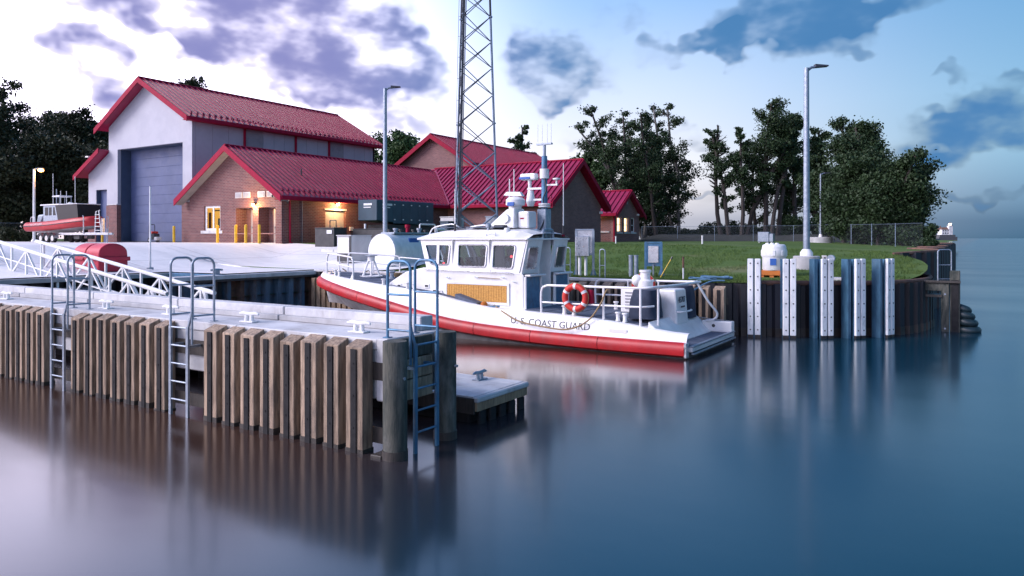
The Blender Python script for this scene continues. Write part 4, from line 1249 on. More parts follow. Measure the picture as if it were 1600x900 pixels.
# arch over the aft door
MB().tube(arch((-11.2, ya + .05, 2.95), (-11.2, yb - .05, 2.95), .30, .12), .05, 8).build('mast_arch', MT['galvanised'], boat, smooth=True)

# ------------------------------------------------------------------ rails
def rail(name, pts, r=.024, mat='white_gloss', par=None):
    return MB().tube(pts, r, 8).build(name, MT[mat], par or boat, smooth=True)
def gp_(u, off, s): return Vector((bx(u), BY + s * max(half(u) - off, 0), gzb(u)))
# bow pulpit: port and starboard hoops
for s in (-1, 1):
    a, b = gp_(.95, .30, s), gp_(.815, .36, s)
    pts = [a, a + Vector((.02, 0, .50)), a + Vector((.08, 0, .66))] + [a.lerp(b, .12) + Vector((0, 0, .72)), a.lerp(b, .88) + Vector((0, 0, .74)), b + Vector((-.05, 0, .68)), b + Vector((0, 0, .58)), b]
    rail('pulpit_rail', bez(pts, 4), .03)
    rail('pulpit_mid_rail', [a + Vector((.02, 0, .40)), b + Vector((0, 0, .40))], .024)
    m = a.lerp(b, .5); rail('pulpit_post', [m, m + Vector((0, 0, .73))], .022)
    if s == 1:
        c = gp_(.62, .42, s); rail('side_rail', [b + Vector((0, 0, .7)), c + Vector((0, 0, .72))], .022)
        d_ = gp_(.72, .40, s); rail('side_post', [d_, d_ + Vector((0, 0, .70))], .02)
    b_ = MB(); b_.prism([tuple(b + Vector((-.14, 0, .0))), tuple(b + Vector((.02, 0, .0))), tuple(b + Vector((0, 0, .28)))], (0, .02, 0)); b_.build('gusset', W_, boat)
# bow fittings: tripod gun mount, bollards, windlass
tp = Vector((-18.6, BY + .1, gzb(.84)))
for k in range(4):
    a = R_(45 + 90 * k); MB().cyl(tp + Vector((.30 * math.cos(a), .30 * math.sin(a), 0)), tp + Vector((.09 * math.cos(a), .09 * math.sin(a), .60)), .035, n=8).build('mount_leg', W_, boat, smooth=True)
MB().cyl(tp + Vector((0, 0, .56)), tp + Vector((0, 0, .74)), .13, n=14).build('mount_head', W_, boat, smooth=True)
MB().cyl(tp + Vector((0, 0, .74)), tp + Vector((0, 0, .77)), .22, n=14).build('mount_plate', MT['galvanised'], boat, smooth=True)
MB().cyl(tp, tp + Vector((0, 0, .03)), .42, n=16).build('mount_base', W_, boat, smooth=True)
for (u, off, s) in ((.905, .42, -1), (.885, .42, -1), (.70, .30, -1), (.625, .30, -1), (.605, .30, -1)):
    p = gp_(u, off, s); MB().lathe(tuple(p), [(.055, 0), (.045, .05), (.045, .15), (.075, .18), (.06, .20)], 12).build('bitt', W_, boat, smooth=True)
for (x, y) in ((-17.7, BY + .2), (-17.3, BY + .45)):
    MB().lathe((x, y, gzb(.77)), [(.12, 0), (.12, .06), (.07, .09), (.07, .22), (.13, .25), (.13, .30)], 14).build('windlass', MT['galvanised'], boat, smooth=True)
# coil of rope on foredeck
for k in range(3):
    c = Vector((-18.0, BY + .75, gzb(.8) + .04 + .05 * k)); MB().tube([c + Vector((.22 * math.cos(t), .22 * math.sin(t), 0)) for t in [2 * math.pi * i / 16 for i in range(16)]], .03, 6, closed=True).build('rope_coil', MT['rope_tan'], boat, smooth=True)
# aft rails (port side), wrapping round the quarter
dz_ = lambda x: gzb((BX0 - x) / BL)
yp = BY - 1.72
pr_ = bez([(-10.42, yp, dz_(-10.4)), (-10.42, yp, 1.5), (-10.28, yp, 1.66), (-9.9, yp, 1.68), (-8.4, yp, 1.69), (-7.45, yp, 1.70), (-7.15, yp + .25, 1.72), (-6.85, yp + 1.2, 1.74), (-6.72, yp + 2.6, 1.76)], 6)
rail('aft_rail', pr_, .034)
rail('aft_mid_rail', bez([(-10.42, yp, 1.2), (-8.4, yp, 1.2), (-7.45, yp, 1.21), (-7.2, yp + .3, 1.22)], 5), .026)
for x in (-8.5, -7.45): rail('aft_post', [(x, yp, dz_(x)), (x, yp, 1.69)], .034)
rail('aft_post', [(-7.10, yp + .35, .62), (-7.10, yp + .35, 1.72)], .034)
ysd = BY + 1.72
rail('aft_rail', bez([(-10.42, ysd, dz_(-10.4)), (-10.42, ysd, 1.5), (-10.28, ysd, 1.66), (-9.9, ysd, 1.68), (-7.4, ysd, 1.70), (-7.0, ysd - .3, 1.74), (-6.9, ysd - .85, 1.75)], 6), .034)
rail('aft_mid_rail', [(-10.42, ysd, 1.2), (-7.4, ysd, 1.21)], .026)
for x in (-9.3, -8.3, -7.4): rail('aft_post', [(x, ysd, dz_(x)), (x, ysd, 1.7)], .03)
rail('stern_brace', bez([(-6.86, BY + 1.0, 1.74), (-6.62, BY + 1.25, 1.2), (-6.42, BY + 1.45, .85), (-6.5, BY + 1.5, .66), (-6.75, BY + 1.5, .6)], 6), .034)
# bitts on the aft deck
for (x, y) in ((-9.75, yp + .12), (-9.45, yp + .12), (-8.15, yp + .15), (-7.95, yp + .15), (-9.2, BY + .6)):
    MB().lathe((x, y, dz_(x)), [(.07, 0), (.055, .04), (.055, .18), (.09, .21), (.075, .24)], 12).build('bitt', W_, boat, smooth=True)
# towing post and engine box
MB().box(-8.85, -8.2, BY + .15, BY + .85, .84, 1.55).build('engine_box', W_, boat, bevel=.04, seg=2)
for k in range(6): MB().box(-8.7, -8.35, BY + .135, BY + .148, .95 + k * .09, .99 + k * .09).build('engine_box_slot', MT['louver_grey'], boat)
MB().lathe((-8.0, BY - .05, .84), [(.22, 0), (.22, .95), (.14, 1.0), (.14, 1.18), (.17, 1.2), (.17, 1.26)], 16).build('towing_post', W_, boat, smooth=True)
MB().sphere((-8.22, BY - .1, 1.80), .17, 12).build('towing_reel', W_, boat, smooth=True)
# covered gear
def cover(x0, x1, y0, y1, z0, z1, seed):
    mb = MB(); n = 8; rows = []
    for j in range(7):
        t = j / 6; z = z0 + (z1 - z0) * t; k = 1 - .22 * t ** 3
        cx_, cy_ = (x0 + x1) / 2, (y0 + y1) / 2; row = []
        for i in range(20):
            a = 2 * math.pi * i / 20; c, s_ = math.cos(a), math.sin(a)
            rx = (x1 - x0) / 2 * k; ry = (y1 - y0) / 2 * k
            q = 1 / max(abs(c), abs(s_)) ** .7
            w = 1 + .07 * noise.noise(Vector((c * 2.2 + seed, s_ * 2.2, z * 3)))
            row.append((cx_ + rx * c * q * w, cy_ + ry * s_ * q * w, z))
        rows.append(row + [row[0]])
    mb = loft(rows); mb.add(rows[-1][:-1], [tuple(range(20))])
    return mb
cover(-8.05, -7.3, BY - 1.25, BY - .35, .84, 1.60, 1).build('canvas_cover', MT['canvas_blue'], boat, smooth=True)
cover(-7.75, -7.0, BY + .75, BY + 1.55, .70, 1.62, 5).build('canvas_cover', MT['canvas_blue'], boat, smooth=True)
# numbered locker on the stern
lk = MB().hexa([(-7.6, BY - .25, .66), (-6.98, BY - .25, .60), (-6.98, BY + .65, .60), (-7.6, BY + .65, .66)],
               [(-7.6, BY - .22, 1.58), (-7.05, BY - .22, 1.58), (-7.05, BY + .62, 1.58), (-7.6, BY + .62, 1.58)]).build('stern_locker', W_, boat, bevel=.05, seg=2)
me = text_mesh('45707', .23, .004, MT['ink'], 'hull_number', .95)
o = link_mesh(me, 'hull_number', lk); o.matrix_local = wm(lk).inverted() @ (Matrix.Translation((-6.995, BY - .13, 1.22)) @ Matrix.Rotation(R_(90), 4, 'Z') @ Matrix.Rotation(R_(86), 4, 'X'))
MB().box(-6.99, -6.975, BY + .05, BY + .33, 1.08, 1.12).build('small_plate', MT['ink'], lk)
rail('locker_rail', bez([(-7.0, BY - .22, .98), (-6.86, BY - .15, .98), (-6.84, BY + .45, .98), (-6.9, BY + .6, .98)], 5), .026)
# sloped stern bulkhead and swim platform
MB().hexa([(-7.25, BY - 1.75, .28), (-6.62, BY - 1.75, .28), (-6.62, BY + 1.75, .28), (-7.25, BY + 1.75, .28)],
          [(-7.25, BY - 1.70, .84), (-6.98, BY - 1.70, .62), (-6.98, BY + 1.70, .62), (-7.25, BY + 1.70, .84)]).build('stern_bulkhead', W_, boat, bevel=.03, seg=2)
MB().box(-7.0, -6.02, BY - 1.84, BY + 1.84, .16, .275).build('swim_platform', W_, boat, bevel=.02)
for k in range(4):
    MB().box(-6.60, -6.12, BY - 1.7 + k * .86, BY - .9 + k * .86, .276, .287).build('platform_pad', MT['nonskid'], boat)
MB().box(-6.06, -5.98, BY - 1.84, BY + 1.84, .10, .14).build('platform_edge', MT['galvanised'], boat, bevel=.01)
MB().box(-6.10, -6.0, BY - 1.84, BY + 1.84, .28, .32).build('platform_lip', MT['galvanised'], boat, bevel=.01)
MB().box(-6.9, -6.02, BY + 1.55, BY + 1.83, .28, .60).build('quarter_block', W_, boat, bevel=.03, seg=2)
MB().cyl((-6.55, BY + 1.545, .46), (-6.55, BY + 1.56, .46), .05, n=12).build('drain', MT['black_paint'], boat)
# lettering on the gunwale
def letters(body, size, x0, x1, off, zfun, sp=1.0):
    me = text_mesh(body, size, .003, MT['ink'], 'lettering', sp)
    n = len(me.vertices); co = np.zeros(n * 3); me.vertices.foreach_get('co', co); co = co.reshape(-1, 3)
    w = co[:, 0].max() - co[:, 0].min(); co[:, 0] = (co[:, 0] - co[:, 0].min()) * ((x1 - x0) / w)
    out = np.zeros_like(co)
    for i in range(n):
        x = x0 + co[i, 0]; u = (BX0 - x) / BL
        zb = cz(u) + .125; zt = gzb(u)
        z = zfun(u) + co[i, 1]
        t = (z - zb) / (zt - zb)
        offy = np.interp(t, [0, .55, .95], [.08, .13, .20])
        out[i] = (x, BY - (half(u) - offy) - .004 - co[i, 2], z)
    inv_ = wm(boat).inverted()
    for i in range(n): me.vertices[i].co = inv_ @ Vector(out[i])
    me.update()
    return link_mesh(me, 'lettering', boat)
letters('U. S. COAST GUARD', .26, -11.32, -8.82, 0, lambda u: cz(u) + .285, 1.0)
o = MB().box(-8.25, -7.75, BY - 1.918, BY - 1.89, .53, .61).build('maker_plate', MT['white_matte'], boat)
# bow stripe: slanted red band on the grey topsides
# hose lying on the side deck
MB().tube(bez([(-12.1, BY - 1.60, 1.02), (-11.6, BY - 1.86, .86), (-11.0, BY - 2.0, .66), (-10.2, BY - 2.06, .56), (-9.4, BY - 2.06, .54), (-8.85, BY - 1.95, .80), (-8.55, BY - 1.80, 1.25), (-8.4, BY - 1.72, 1.62), (-8.2, BY - 1.4, 1.70), (-7.9, BY - .8, 1.60)], 8), .022, 8).build('hose', MT['rope_tan'], boat, smooth=True)
MB().tube(bez([(-11.9, BY - 1.62, 1.0), (-12.3, BY - 1.72, .96), (-12.5, BY - 1.8, .92), (-12.6, BY - 1.74, .98)], 5), .03, 6).build('rope_end', MT['rope_blue'], boat, smooth=True)
MB().lathe((-12.45, BY - 1.62, .98), [(.07, 0), (.10, .03), (.10, .09), (.05, .13)], 12).build('hose_coupling', MT['orange'], boat, smooth=True)
MB().lathe((-12.62, BY - 1.62, 1.0), [(.05, 0), (.09, .02), (.09, .07), (.04, .1)], 12).build('hose_coupling', MT['black_paint'], boat, smooth=True)
# mooring line to the quay
MB().tube(bez([(-7.95, BY + 1.5, .95), (-7.4, BY + 1.9, 1.35), (-7.0, 22.2, 1.66), (-6.6, 22.45, 1.70)], 6), .025, 6).build('mooring_line', MT['rope_blue'], boat, smooth=True)

# extra lines and small gear
MB().tube(bez([(-20.3, BY + .35, 1.85), (-20.6, BY + 1.3, 1.55), (-21.0, 22.1, 1.68)], 8), .022, 6).build('bow_line', MT['rope_tan'], boat, smooth=True)
MB().tube(bez([(-13.6, BY + 1.75, 1.30), (-12.6, BY + 2.15, 1.20), (-11.4, 22.25, 1.68)], 8), .020, 6).build('spring_line', MT['rope_tan'], boat, smooth=True)
rail('cabin_grab_rail', [(-14.9, HP - .05, 2.0), (-14.8, HP - .07, 2.03), (-11.7, HP - .07, 1.98), (-11.6, HP - .03, 1.95)], .014, 'aluminium')
for x in (-14.2, -13.3, -12.4): MB().cyl((x, HP - .07, 2.02), (x, HP + .0, 2.02), .012, n=6).build('rail_stud', MT['aluminium'], boat)
for x in (-13.86, -12.48): MB().box(x - .012, x + .012, HP + .02, HP + .07, 1.97, 2.96).build('panel_seam', MT['cabinet_grey'], boat)
for (x, y, z0, z1) in ((-11.6, BY - .2, 3.3, 3.34), (-12.0, BY + .45, 3.3, 3.36)):
    MB().tube(bez([(x, y, z1), (x - .3, y + .15, z1 + .03), (x - .7, y - .1, z1 + .02), (x - 1.1, y + .1, z1)], 6), .016, 6).build('deck_cable', MT['black_paint'], boat, smooth=True)
MB().lathe((-13.2, BY + .5, 3.35), [(.16, 0), (.18, .06), (.12, .16), (.03, .2)], 14).build('gps_dome', W_, boat, smooth=True)
MB().lathe((-12.75, BY - .95, 3.22), [(.05, 0), (.05, .10), (.09, .12), (.09, .2), (.04, .24)], 12).build('deck_light', MT['galvanised'], boat, smooth=True)
# ------------------------------------------------------------------ life rings hung on the aft rails
def life_ring(label, c, nrm_y, tilt=0):
    t = thing('life_ring', label, 'life ring', c, 0, 'life rings on the patrol boat'); m = wm(t)
    mb = MB(); mb.M = m; n = 28
    mb.tube([(.31 * math.cos(2 * math.pi * i / n), 0, .31 * math.sin(2 * math.pi * i / n)) for i in range(n)], .085, 10, closed=True)
    rg = mb.build('ring', MT['orange_buoy'], t, smooth=True)
    for k in range(6):
        a = 2 * math.pi * (k + .5) / 6
        mb = MB(); mb.M = m
        mb.tube([(.31 * math.cos(a + d), 0, .31 * math.sin(a + d)) for d in (-.11, -.04, .04, .11)], .089, 10); mb.build('reflective_band', MT['uhmw'], t, smooth=True)
    mb = MB(); mb.M = m; mb.tube([(.40 * math.cos(2 * math.pi * i / n), .0, .40 * math.sin(2 * math.pi * i / n)) for i in range(n)], .012, 5, closed=True); mb.build('grab_line', MT['rope_tan'], t, smooth=True)
    return t
life_ring('orange life ring with pale bands on the outer aft rail of the white boat', (-9.30, yp - .10, 1.38), -1)
life_ring('orange life ring half hidden behind the white towing post of the boat', (-8.75, ysd - .06, 1.52), -1)
bag = thing('throw_bag', 'red throw bag hanging from the aft rail beside the life ring', 'bag', (-8.95, yp + .06, 1.15))
mb = cover(-9.12, -8.82, yp - .02, yp + .16, 1.18, 1.60, 9); mb.build('pouch', MT['trim_red'], bag, smooth=True)
MB().tube(bez([(-8.97, yp + .06, 1.58), (-8.95, yp + .0, 1.66), (-8.93, yp + .06, 1.70)], 4), .012, 6).build('strap', MT['black_paint'], bag)
# ------------------------------------------------------------------ roofs
def clip_seams(parent, mat, p_of, u0, u1, step, vfun, h=.05, w=.03):
    """standing seams: p_of(u, v) gives the roof point at run u along the eave, v up the slope (0..1); vfun(u) -> (v0, v1)"""
    n = int((u1 - u0) / step)
    cache = {}
    for i in range(n + 1):
        u = u0 + (u1 - u0) * i / max(n, 1)
        v0, v1 = vfun(u)
        if v1 - v0 < .03: continue
        a = Vector(p_of(u, v0)); b = Vector(p_of(u, v1))
        d = (b - a); e = (Vector(p_of(u + .1, v0)) - a).normalized() * (w / 2); up = e.cross(d).normalized()
        if up.z < 0: up = -up
        key = round(d.length, 3), round(d.x, 2), round(d.y, 2)
        if key not in cache:
            mb = MB(); mb.add([tuple(q) for q in (-e, e, d + e, d - e)] + [tuple(q + up * h) for q in (-e * .7, e * .7, d + e * .7, d - e * .7)],
                              [(0, 1, 5, 4), (1, 2, 6, 5), (2, 3, 7, 6), (3, 0, 4, 7), (4, 5, 6, 7)])
            cache[key] = mb.mesh('roof_seam', mat)
        link_mesh(cache[key], 'roof_seam', parent, tuple(wm(parent).inverted() @ a))
def slab(parent, name, mat, quad, th=.10):
    q = [Vector(p) for p in quad]
    nrm = (q[1] - q[0]).cross(q[2] - q[0]).normalized()
    if nrm.z < 0: nrm = -nrm
    return MB().prism([tuple(p) for p in q], tuple(-nrm * th)).build(name, mat, parent)
def guards(parent, pts, mat):
    mb = MB()
    for p in pts: mb.box(p[0] - .05, p[0] + .05, p[1] - .05, p[1] + .05, p[2] + .01, p[2] + .12)
    o = mb.build('snow_guards', mat, parent); o['kind'] = 'stuff'
RR, TR = MT['roof_red'], MT['trim_red']
def gable_poly(x0, x1, z0, ze, zp):
    return [(x0, z0), (x1, z0), (x1, ze), ((x0 + x1) / 2, zp), (x0, ze)]

# ================================================================== tall boathouse
bh = thing('boathouse', 'tall pale metal boathouse with red seamed roof and big blue door', 'building', (-50.6, 39, 2.65))
X0, X1, YF, YE = -55.7, -45.36, 30.6, 48.5; ZG = 2.5; ZEV, ZRG = 11.35, 14.25; XR = (X0 + X1) / 2
outer = gable_poly(X0, X1, 5.55, ZEV, ZRG)
D0, D1, DT = -54.5, -46.42, 9.62
upper = [(X0, 5.55), (D0, 5.55), (D0, DT), (D1, DT), (D1, 5.55), (X1, 5.55), (X1, ZEV), (XR, ZRG), (X0, ZEV)]
MB().plate(upper, [], lambda u, v: (u, YF, v), (0, .25, 0)).build('front_wall', MT['metal_wall'], bh)
for (a, b) in ((X0, D0), (D1, X1)):
    MB().box(a - .02, b + (.02 if b == X1 else 0), YF - .06, YF + .25, ZG, 5.48).build('brick_pier', MT['brick'], bh)
    MB().box(a - .06, b + .04, YF - .10, YF + .24, 5.482, 5.56).build('ledge', MT['concrete_pale'], bh)
# door: reveal and panels
MB().box(D0, D0 + .04, YF + .26, YF + 1.1, ZG, DT).build('door_jamb', MT['door_frame_blue'], bh)
MB().box(D1 - .04, D1, YF + .26, YF + 1.1, ZG, DT).build('door_jamb', MT['door_frame_blue'], bh)
MB().box(D0, D1, YF + .26, YF + 1.1, DT - .04, DT + .1).build('door_head', MT['door_frame_blue'], bh)
for j in range(10):
    z0 = 2.74 + j * .685
    MB().box(D0 + .05, D1 - .05, YF + 1.0, YF + 1.06, z0, z0 + .682).build('door_panel', MT['door_blue'], bh, bevel=.012)
MB().box(D0 + .05, D1 - .05, YF + .97, YF + 1.06, 2.60, 2.735).build('door_seal', MT['black_paint'], bh)
# side wall panels between red downpipes
ypan = [30.86, 34.8, 36.5, 39.5, 43.05, 44.75, 48.5]
for k, (a, b) in enumerate(zip(ypan[:-1], ypan[1:])):
    m = MT['louver_grey'] if k in (1, 4) else MT['metal_wall']
    MB().box(X1 - .12, X1 + .0, a + .01, b - .01, ZG, ZEV).build('wall_panel', m, bh)
    if m is MT['louver_grey']:
        for q in range(12): MB().box(X1 + .001, X1 + .03, a + .05, b - .05, 9.0 + q * .19, 9.1 + q * .19).build('louver_blade', m, bh)
    else:
        for q in range(1, 3):
            yy = a + (b - a) * q / 3; MB().box(X1 - .0, X1 + .012, yy - .012, yy + .012, ZG, ZEV - .01).build('panel_joint', MT['louver_grey'], bh)
for y in (34.8, 39.55, 43.05): MB().box(X1 + .02, X1 + .14, y - .07, y + .07, ZG, ZEV).build('downpipe', TR, bh)
MB().box(X0, X1, YE - .2, YE, ZG, ZEV).build('back_wall', MT['metal_wall'], bh)
MB().plate([(X0, ZEV), (X1, ZEV), (XR, ZRG)], [], lambda u, v: (u, YE - .2, v), (0, .2, 0)).build('back_gable', MT['metal_wall'], bh)
MB().box(X0, X0 + .12, YF + .26, YE - .21, ZG, ZEV).build('left_wall', MT['metal_wall'], bh)
sl = (ZRG - ZEV) / (X1 - XR)
EX = .55; yo0, yo1 = YF - .75, YE + .6
def bh_r(u, v): return (XR + (X1 + EX - XR) * (1 - v), u, ZRG + .16 - sl * (X1 + EX - XR) * (1 - v))
def bh_l(u, v): return (XR - (X1 + EX - XR) * (1 - v), u, ZRG + .16 - sl * (X1 + EX - XR) * (1 - v))
ro = slab(bh, 'roof', RR, [bh_r(yo0, 0), bh_r(yo1, 0), bh_r(yo1, 1), bh_r(yo0, 1)])
ro2 = slab(bh, 'roof', RR, [bh_l(yo0, 0), bh_l(yo1, 0), bh_l(yo1, 1), bh_l(yo0, 1)])
clip_seams(ro, RR, bh_r, yo0 + .3, yo1 - .1, .46, lambda u: (.01, .99), .09, .045)
guards(ro, [bh_r(yo0 + .5 + .23 * i, .05 + .06 * (i % 2)) for i in range(80)], RR)
MB().cyl((XR, yo0, ZRG + .2), (XR, yo1, ZRG + .2), .09, n=8).build('ridge_cap', TR, bh)
MB().box(X1 + EX - .03, X1 + EX + .12, yo0, yo1, bh_r(0, 0)[2] - .26, bh_r(0, 0)[2] + .0).build('gutter', TR, bh, bevel=.03)
MB().box(X1 + .002, X1 + EX - .04, yo0 + .05, yo1 - .05, bh_r(0, 0)[2] - .24, bh_r(0, 0)[2] - .2).build('soffit', TR, bh)
def rake(parent, fn, u, th=.34, off=.06):
    a = Vector(fn(u, -.01)); b = Vector(fn(u, 1.0))
    MB().prism([tuple(a + Vector((0, 0, .06))), tuple(b + Vector((0, 0, .06))), tuple(b - Vector((0, 0, th))), tuple(a - Vector((0, 0, th)))], (0, off, 0)).build('rake_board', TR, parent)
rake(bh, bh_r, yo0 - .07); rake(bh, bh_l, yo0 - .07)
# underside of overhang
# lean-to on the left
LX = -58.6
def lt(u, v): return (LX - .7 + (X0 - LX + .7) * v, u, 7.78 + 1.9 * v)
lro = slab(bh, 'lean_to_roof', RR, [lt(yo0, 0), lt(yo1, 0), lt(yo1, 1), lt(yo0, 1)])
a, b = Vector(lt(yo0 - .07, 0)), Vector(lt(yo0 - .07, 1))
MB().prism([tuple(a + Vector((0, 0, .06))), tuple(b + Vector((0, 0, .06))), tuple(b - Vector((0, 0, .3))), tuple(a - Vector((0, 0, .3)))], (0, .06, 0)).build('rake_board', TR, lro)
MB().plate([(LX, 5.5), (-57.5, 5.5), (-57.5, 6.7), (-56.0, 6.7), (-56.0, 5.5), (X0 - .01, 5.5), (X0 - .01, 9.45), (LX, 7.95)], [], lambda u, v: (u, YF + .02, v), (0, .2, 0)).build('lean_to_wall', MT['metal_wall'], bh)
for (p, q) in ((LX, -57.5), (-56.0, X0 - .03)): MB().box(p, q, YF - .03, YF + .2, ZG, 5.46).build('brick_pier', MT['brick'], bh)
MB().box(LX - .04, -57.48, YF - .07, YF + .19, 5.46, 5.53).build('ledge', MT['concrete_pale'], bh)
MB().box(LX, LX + .2, YF + .23, YE, ZG, 7.9).build('lean_to_side', MT['metal_wall'], bh)
MB().box(-57.49, -56.01, YF + .35, YF + .42, ZG, 6.69).build('side_door', MT['door_blue'], bh)
MB().box(-57.52, -57.46, YF + .05, YF + .36, ZG, 6.7).build('door_jamb', MT['door_frame_blue'], bh)
o = MB().box(-58.1, -57.7, YF - .5, YF + .3, 9.2, 9.3).build('floodlight_arm', MT['white_matte'], bh)
MB().box(-58.05, -57.95, YF + .2, YF + .3, 8.4, 9.2).build('floodlight_post', MT['white_matte'], o)

# ================================================================== brick station with its crossing wings
st = thing('brick_station', 'low brick station wing with red seamed roofs and lit doorways', 'building', (-36, 45, 2.6))
AX0, AX1, AY = -45.3, -36.06, 30.38; AE, AR = 5.80, 8.75; ARX = -40.75; AEX = .62
dz0 = 2.55
holes = [[(-43.72, 3.50), (-42.0, 3.50), (-42.0, 5.14), (-43.72, 5.14)]]
front = [(AX0, dz0), (-40.4, dz0), (-40.4, 4.92), (-38.75, 4.92), (-38.75, dz0), (-38.2, dz0), (-38.2, 4.92), (-36.62, 4.92), (-36.62, dz0), (AX1, dz0), (AX1, AE), (ARX, AR), (AX0, AE + .12)]
MB().plate(front, holes, lambda u, v: (u, AY, v), (0, .3, 0)).build('front_wall', MT['brick'], st)
win = MB().box(-43.66, -42.06, AY + .2, AY + .22, 3.55, 5.09).build('window', MT['window_lit'], st)
win['label'] = 'window glowing orange'
MB().box(-43.5, -43.2, AY + .185, AY + .198, 3.6, 4.7).build('curtain', MT['orange'], win)
MB().box(-42.5, -42.2, AY + .185, AY + .198, 3.6, 4.3).build('curtain', MT['timber_warm'], win)
MB().box(-43.1, -42.3, AY + .185, AY + .198, 4.78, 4.86).build('shelf', MT['timber_warm'], win)
MB().plate([(-43.72, 3.5), (-42.0, 3.5), (-42.0, 5.14), (-43.72, 5.14)], [[(-43.56, 3.64), (-42.92, 3.64), (-42.92, 5.0), (-43.56, 5.0)], [(-42.80, 3.64), (-42.16, 3.64), (-42.16, 5.0), (-42.80, 5.0)]], lambda u, v: (u, AY + .1, v), (0, .07, 0)).build('frame', MT['white_matte'], win)
MB().box(-43.56, -42.16, AY + .145, AY + .152, 3.63, 5.01).build('pane', MT['glass_house'], win)
MB().box(-44.0, -41.75, AY - .06, AY + .28, 3.30, 3.49).build('sill', MT['concrete_pale'], win)
for (p, q) in ((-40.4, -38.75), (-38.2, -36.62)):
    MB().box(p, q, AY + .8, AY + .95, dz0, 4.92).build('recess_back', MT['brick_dark'], st)
    MB().box(p - .15, p, AY + .301, AY + .95, dz0, 4.92).build('recess_side', MT['brick'], st)
    MB().box(q, q + .15, AY + .301, AY + .95, dz0, 4.92).build('recess_side', MT['brick'], st)
    MB().box(p, q, AY + .301, AY + .95, 4.93, 5.0).build('recess_head', MT['concrete_pale'], st)
    d = MB().box(p + .55, q - .05, AY + .72, AY + .79, dz0, 4.86).build('door', MT['door_grey'], st, bevel=.01)
    MB().sphere((p + .68, AY + .69, 3.7), .05, 8).build('knob', MT['galvanised'], d)
for x in (-40.44, -39.66, -38.25, -37.4):
    v = MB().box(x, x + .68, AY - .03, AY + .02, 5.56, 5.92).build('vent', MT['concrete_pale'], st)
    for q in range(4): MB().box(x + .06, x + .62, AY - .045, AY - .031, 5.61 + q * .07, 5.65 + q * .07).build('vent_slat', MT['louver_grey'], v)
# band courses
for z in (3.25, 3.42): MB().box(AX0, AX1 + .012, AY - .012, AY - .001, z, z + .06).build('band_course', MT['brick_dark'], st) if z == 3.25 else None
# long right-hand wall
BY_ = 47.03
sw_ = [(AY + .301, dz0), (33.95, dz0), (33.95, 4.82), (35.75, 4.82), (35.75, dz0), (BY_, dz0), (BY_, AE), (AY + .301, AE)]
MB().plate(sw_, [], lambda u, v: (AX1, u, v), (-.3, 0, 0)).build('side_wall', MT['brick'], st)
d = MB().box(AX1 - .22, AX1 - .16, 33.96, 34.84, dz0, 4.8).build('double_door', MT['door_grey'], st)
MB().box(AX1 - .22, AX1 - .16, 34.86, 35.74, dz0, 4.8).build('door_leaf', MT['door_grey'], d)
MB().box(AX1 - .1, AX1 + .04, 33.85, 35.85, 4.83, 4.93).build('lintel', MT['concrete_pale'], st)
MB().tube([(AX1 + .12, 30.95, 5.65), (AX1 + .10, 30.95, 5.3), (AX1 + .10, 30.95, 2.75), (AX1 + .3, 30.95, 2.70)], .06, 8).build('downpipe', TR, st)
MB().cyl((AX1 + .0, 32.0, dz0), (AX1 + .02, 32.0, AE), .02, n=6).build('wall_conduit', MT['louver_grey'], st)
MB().box(AX1 - .01, AX1 + .1, 36.1, 36.4, 3.5, 3.75).build('meter_box', MT['white_matte'], st)
MB().box(AX0 - .01, AX0 + .25, AY + .301, 52, dz0, AE).build('left_wall', MT['brick_dark'], st)
# roof A
asl = (AR - AE) / (AX1 - ARX); ARZ = AR + .17
AEXX = AX1 + AEX
BEY, BRY, BRZ = 46.43, 51.4, 9.12
def a_r(u, v): return (ARX + (AEXX - ARX) * (1 - v), u, ARZ - asl * (AEXX - ARX) * (1 - v))
def a_l(u, v): return (ARX - (AEXX - ARX) * (1 - v), u, ARZ - asl * (AEXX - ARX) * (1 - v))
ay0 = AY - .6
EZ = a_r(0, 0)[2]
def avalley(u):
    return (0.0 if u < BEY else min((u - BEY) / (BRY - BEY), 1.0))
poly = [a_r(ay0, 0), a_r(BEY, 0), a_r(BRY, 1), a_r(ay0, 1)]
ra = slab(st, 'roof', RR, poly)
clip_seams(ra, RR, a_r, ay0 + .25, BRY - .3, .42, lambda u: (max(avalley(u), .01), .99), .09, .045)
guards(ra, [a_r(ay0 + .4 + .21 * i, .045 + .06 * (i % 2)) for i in range(74)], RR)
ral = slab(st, 'roof', RR, [a_l(ay0, 0), a_l(56, 0), a_l(56, 1), a_l(ay0, 1)])
for fn in (a_r, a_l): rake(st, fn, ay0 - .07, .36)
for fn in (a_r, a_l):                                     # soffit under the front overhang
    a, b = Vector(fn(ay0, 0)), Vector(fn(ay0, 1)); dn = Vector((0, 0, -.30))
    MB().prism([tuple(a + dn), tuple(b + dn), tuple(b + dn + Vector((0, 0, -.04))), tuple(a + dn + Vector((0, 0, -.04)))], (0, AY - ay0 - .002, 0)).build('soffit', MT['soffit_grey'], st)
MB().cyl((ARX, ay0, ARZ + .04), (ARX, 50.6, ARZ + .04), .08, n=8).build('ridge_cap', TR, st)
MB().box(AEXX - .02, AEXX + .12, ay0, BEY - .13, EZ - .26, EZ - .01).build('gutter', TR, st, bevel=.03)
MB().box(AX1 + .002, AEXX - .03, ay0 + .05, BEY, EZ - .24, EZ - .2).build('soffit', TR, st)
for y in (33.5, 36.8): MB().cyl((a_r(y, .45)[0], y, a_r(y, .45)[2]), (a_r(y, .45)[0], y, a_r(y, .45)[2] + .5), .05, n=8).build('vent_pipe', MT['black_paint'], ra) if y == 33.5 else None
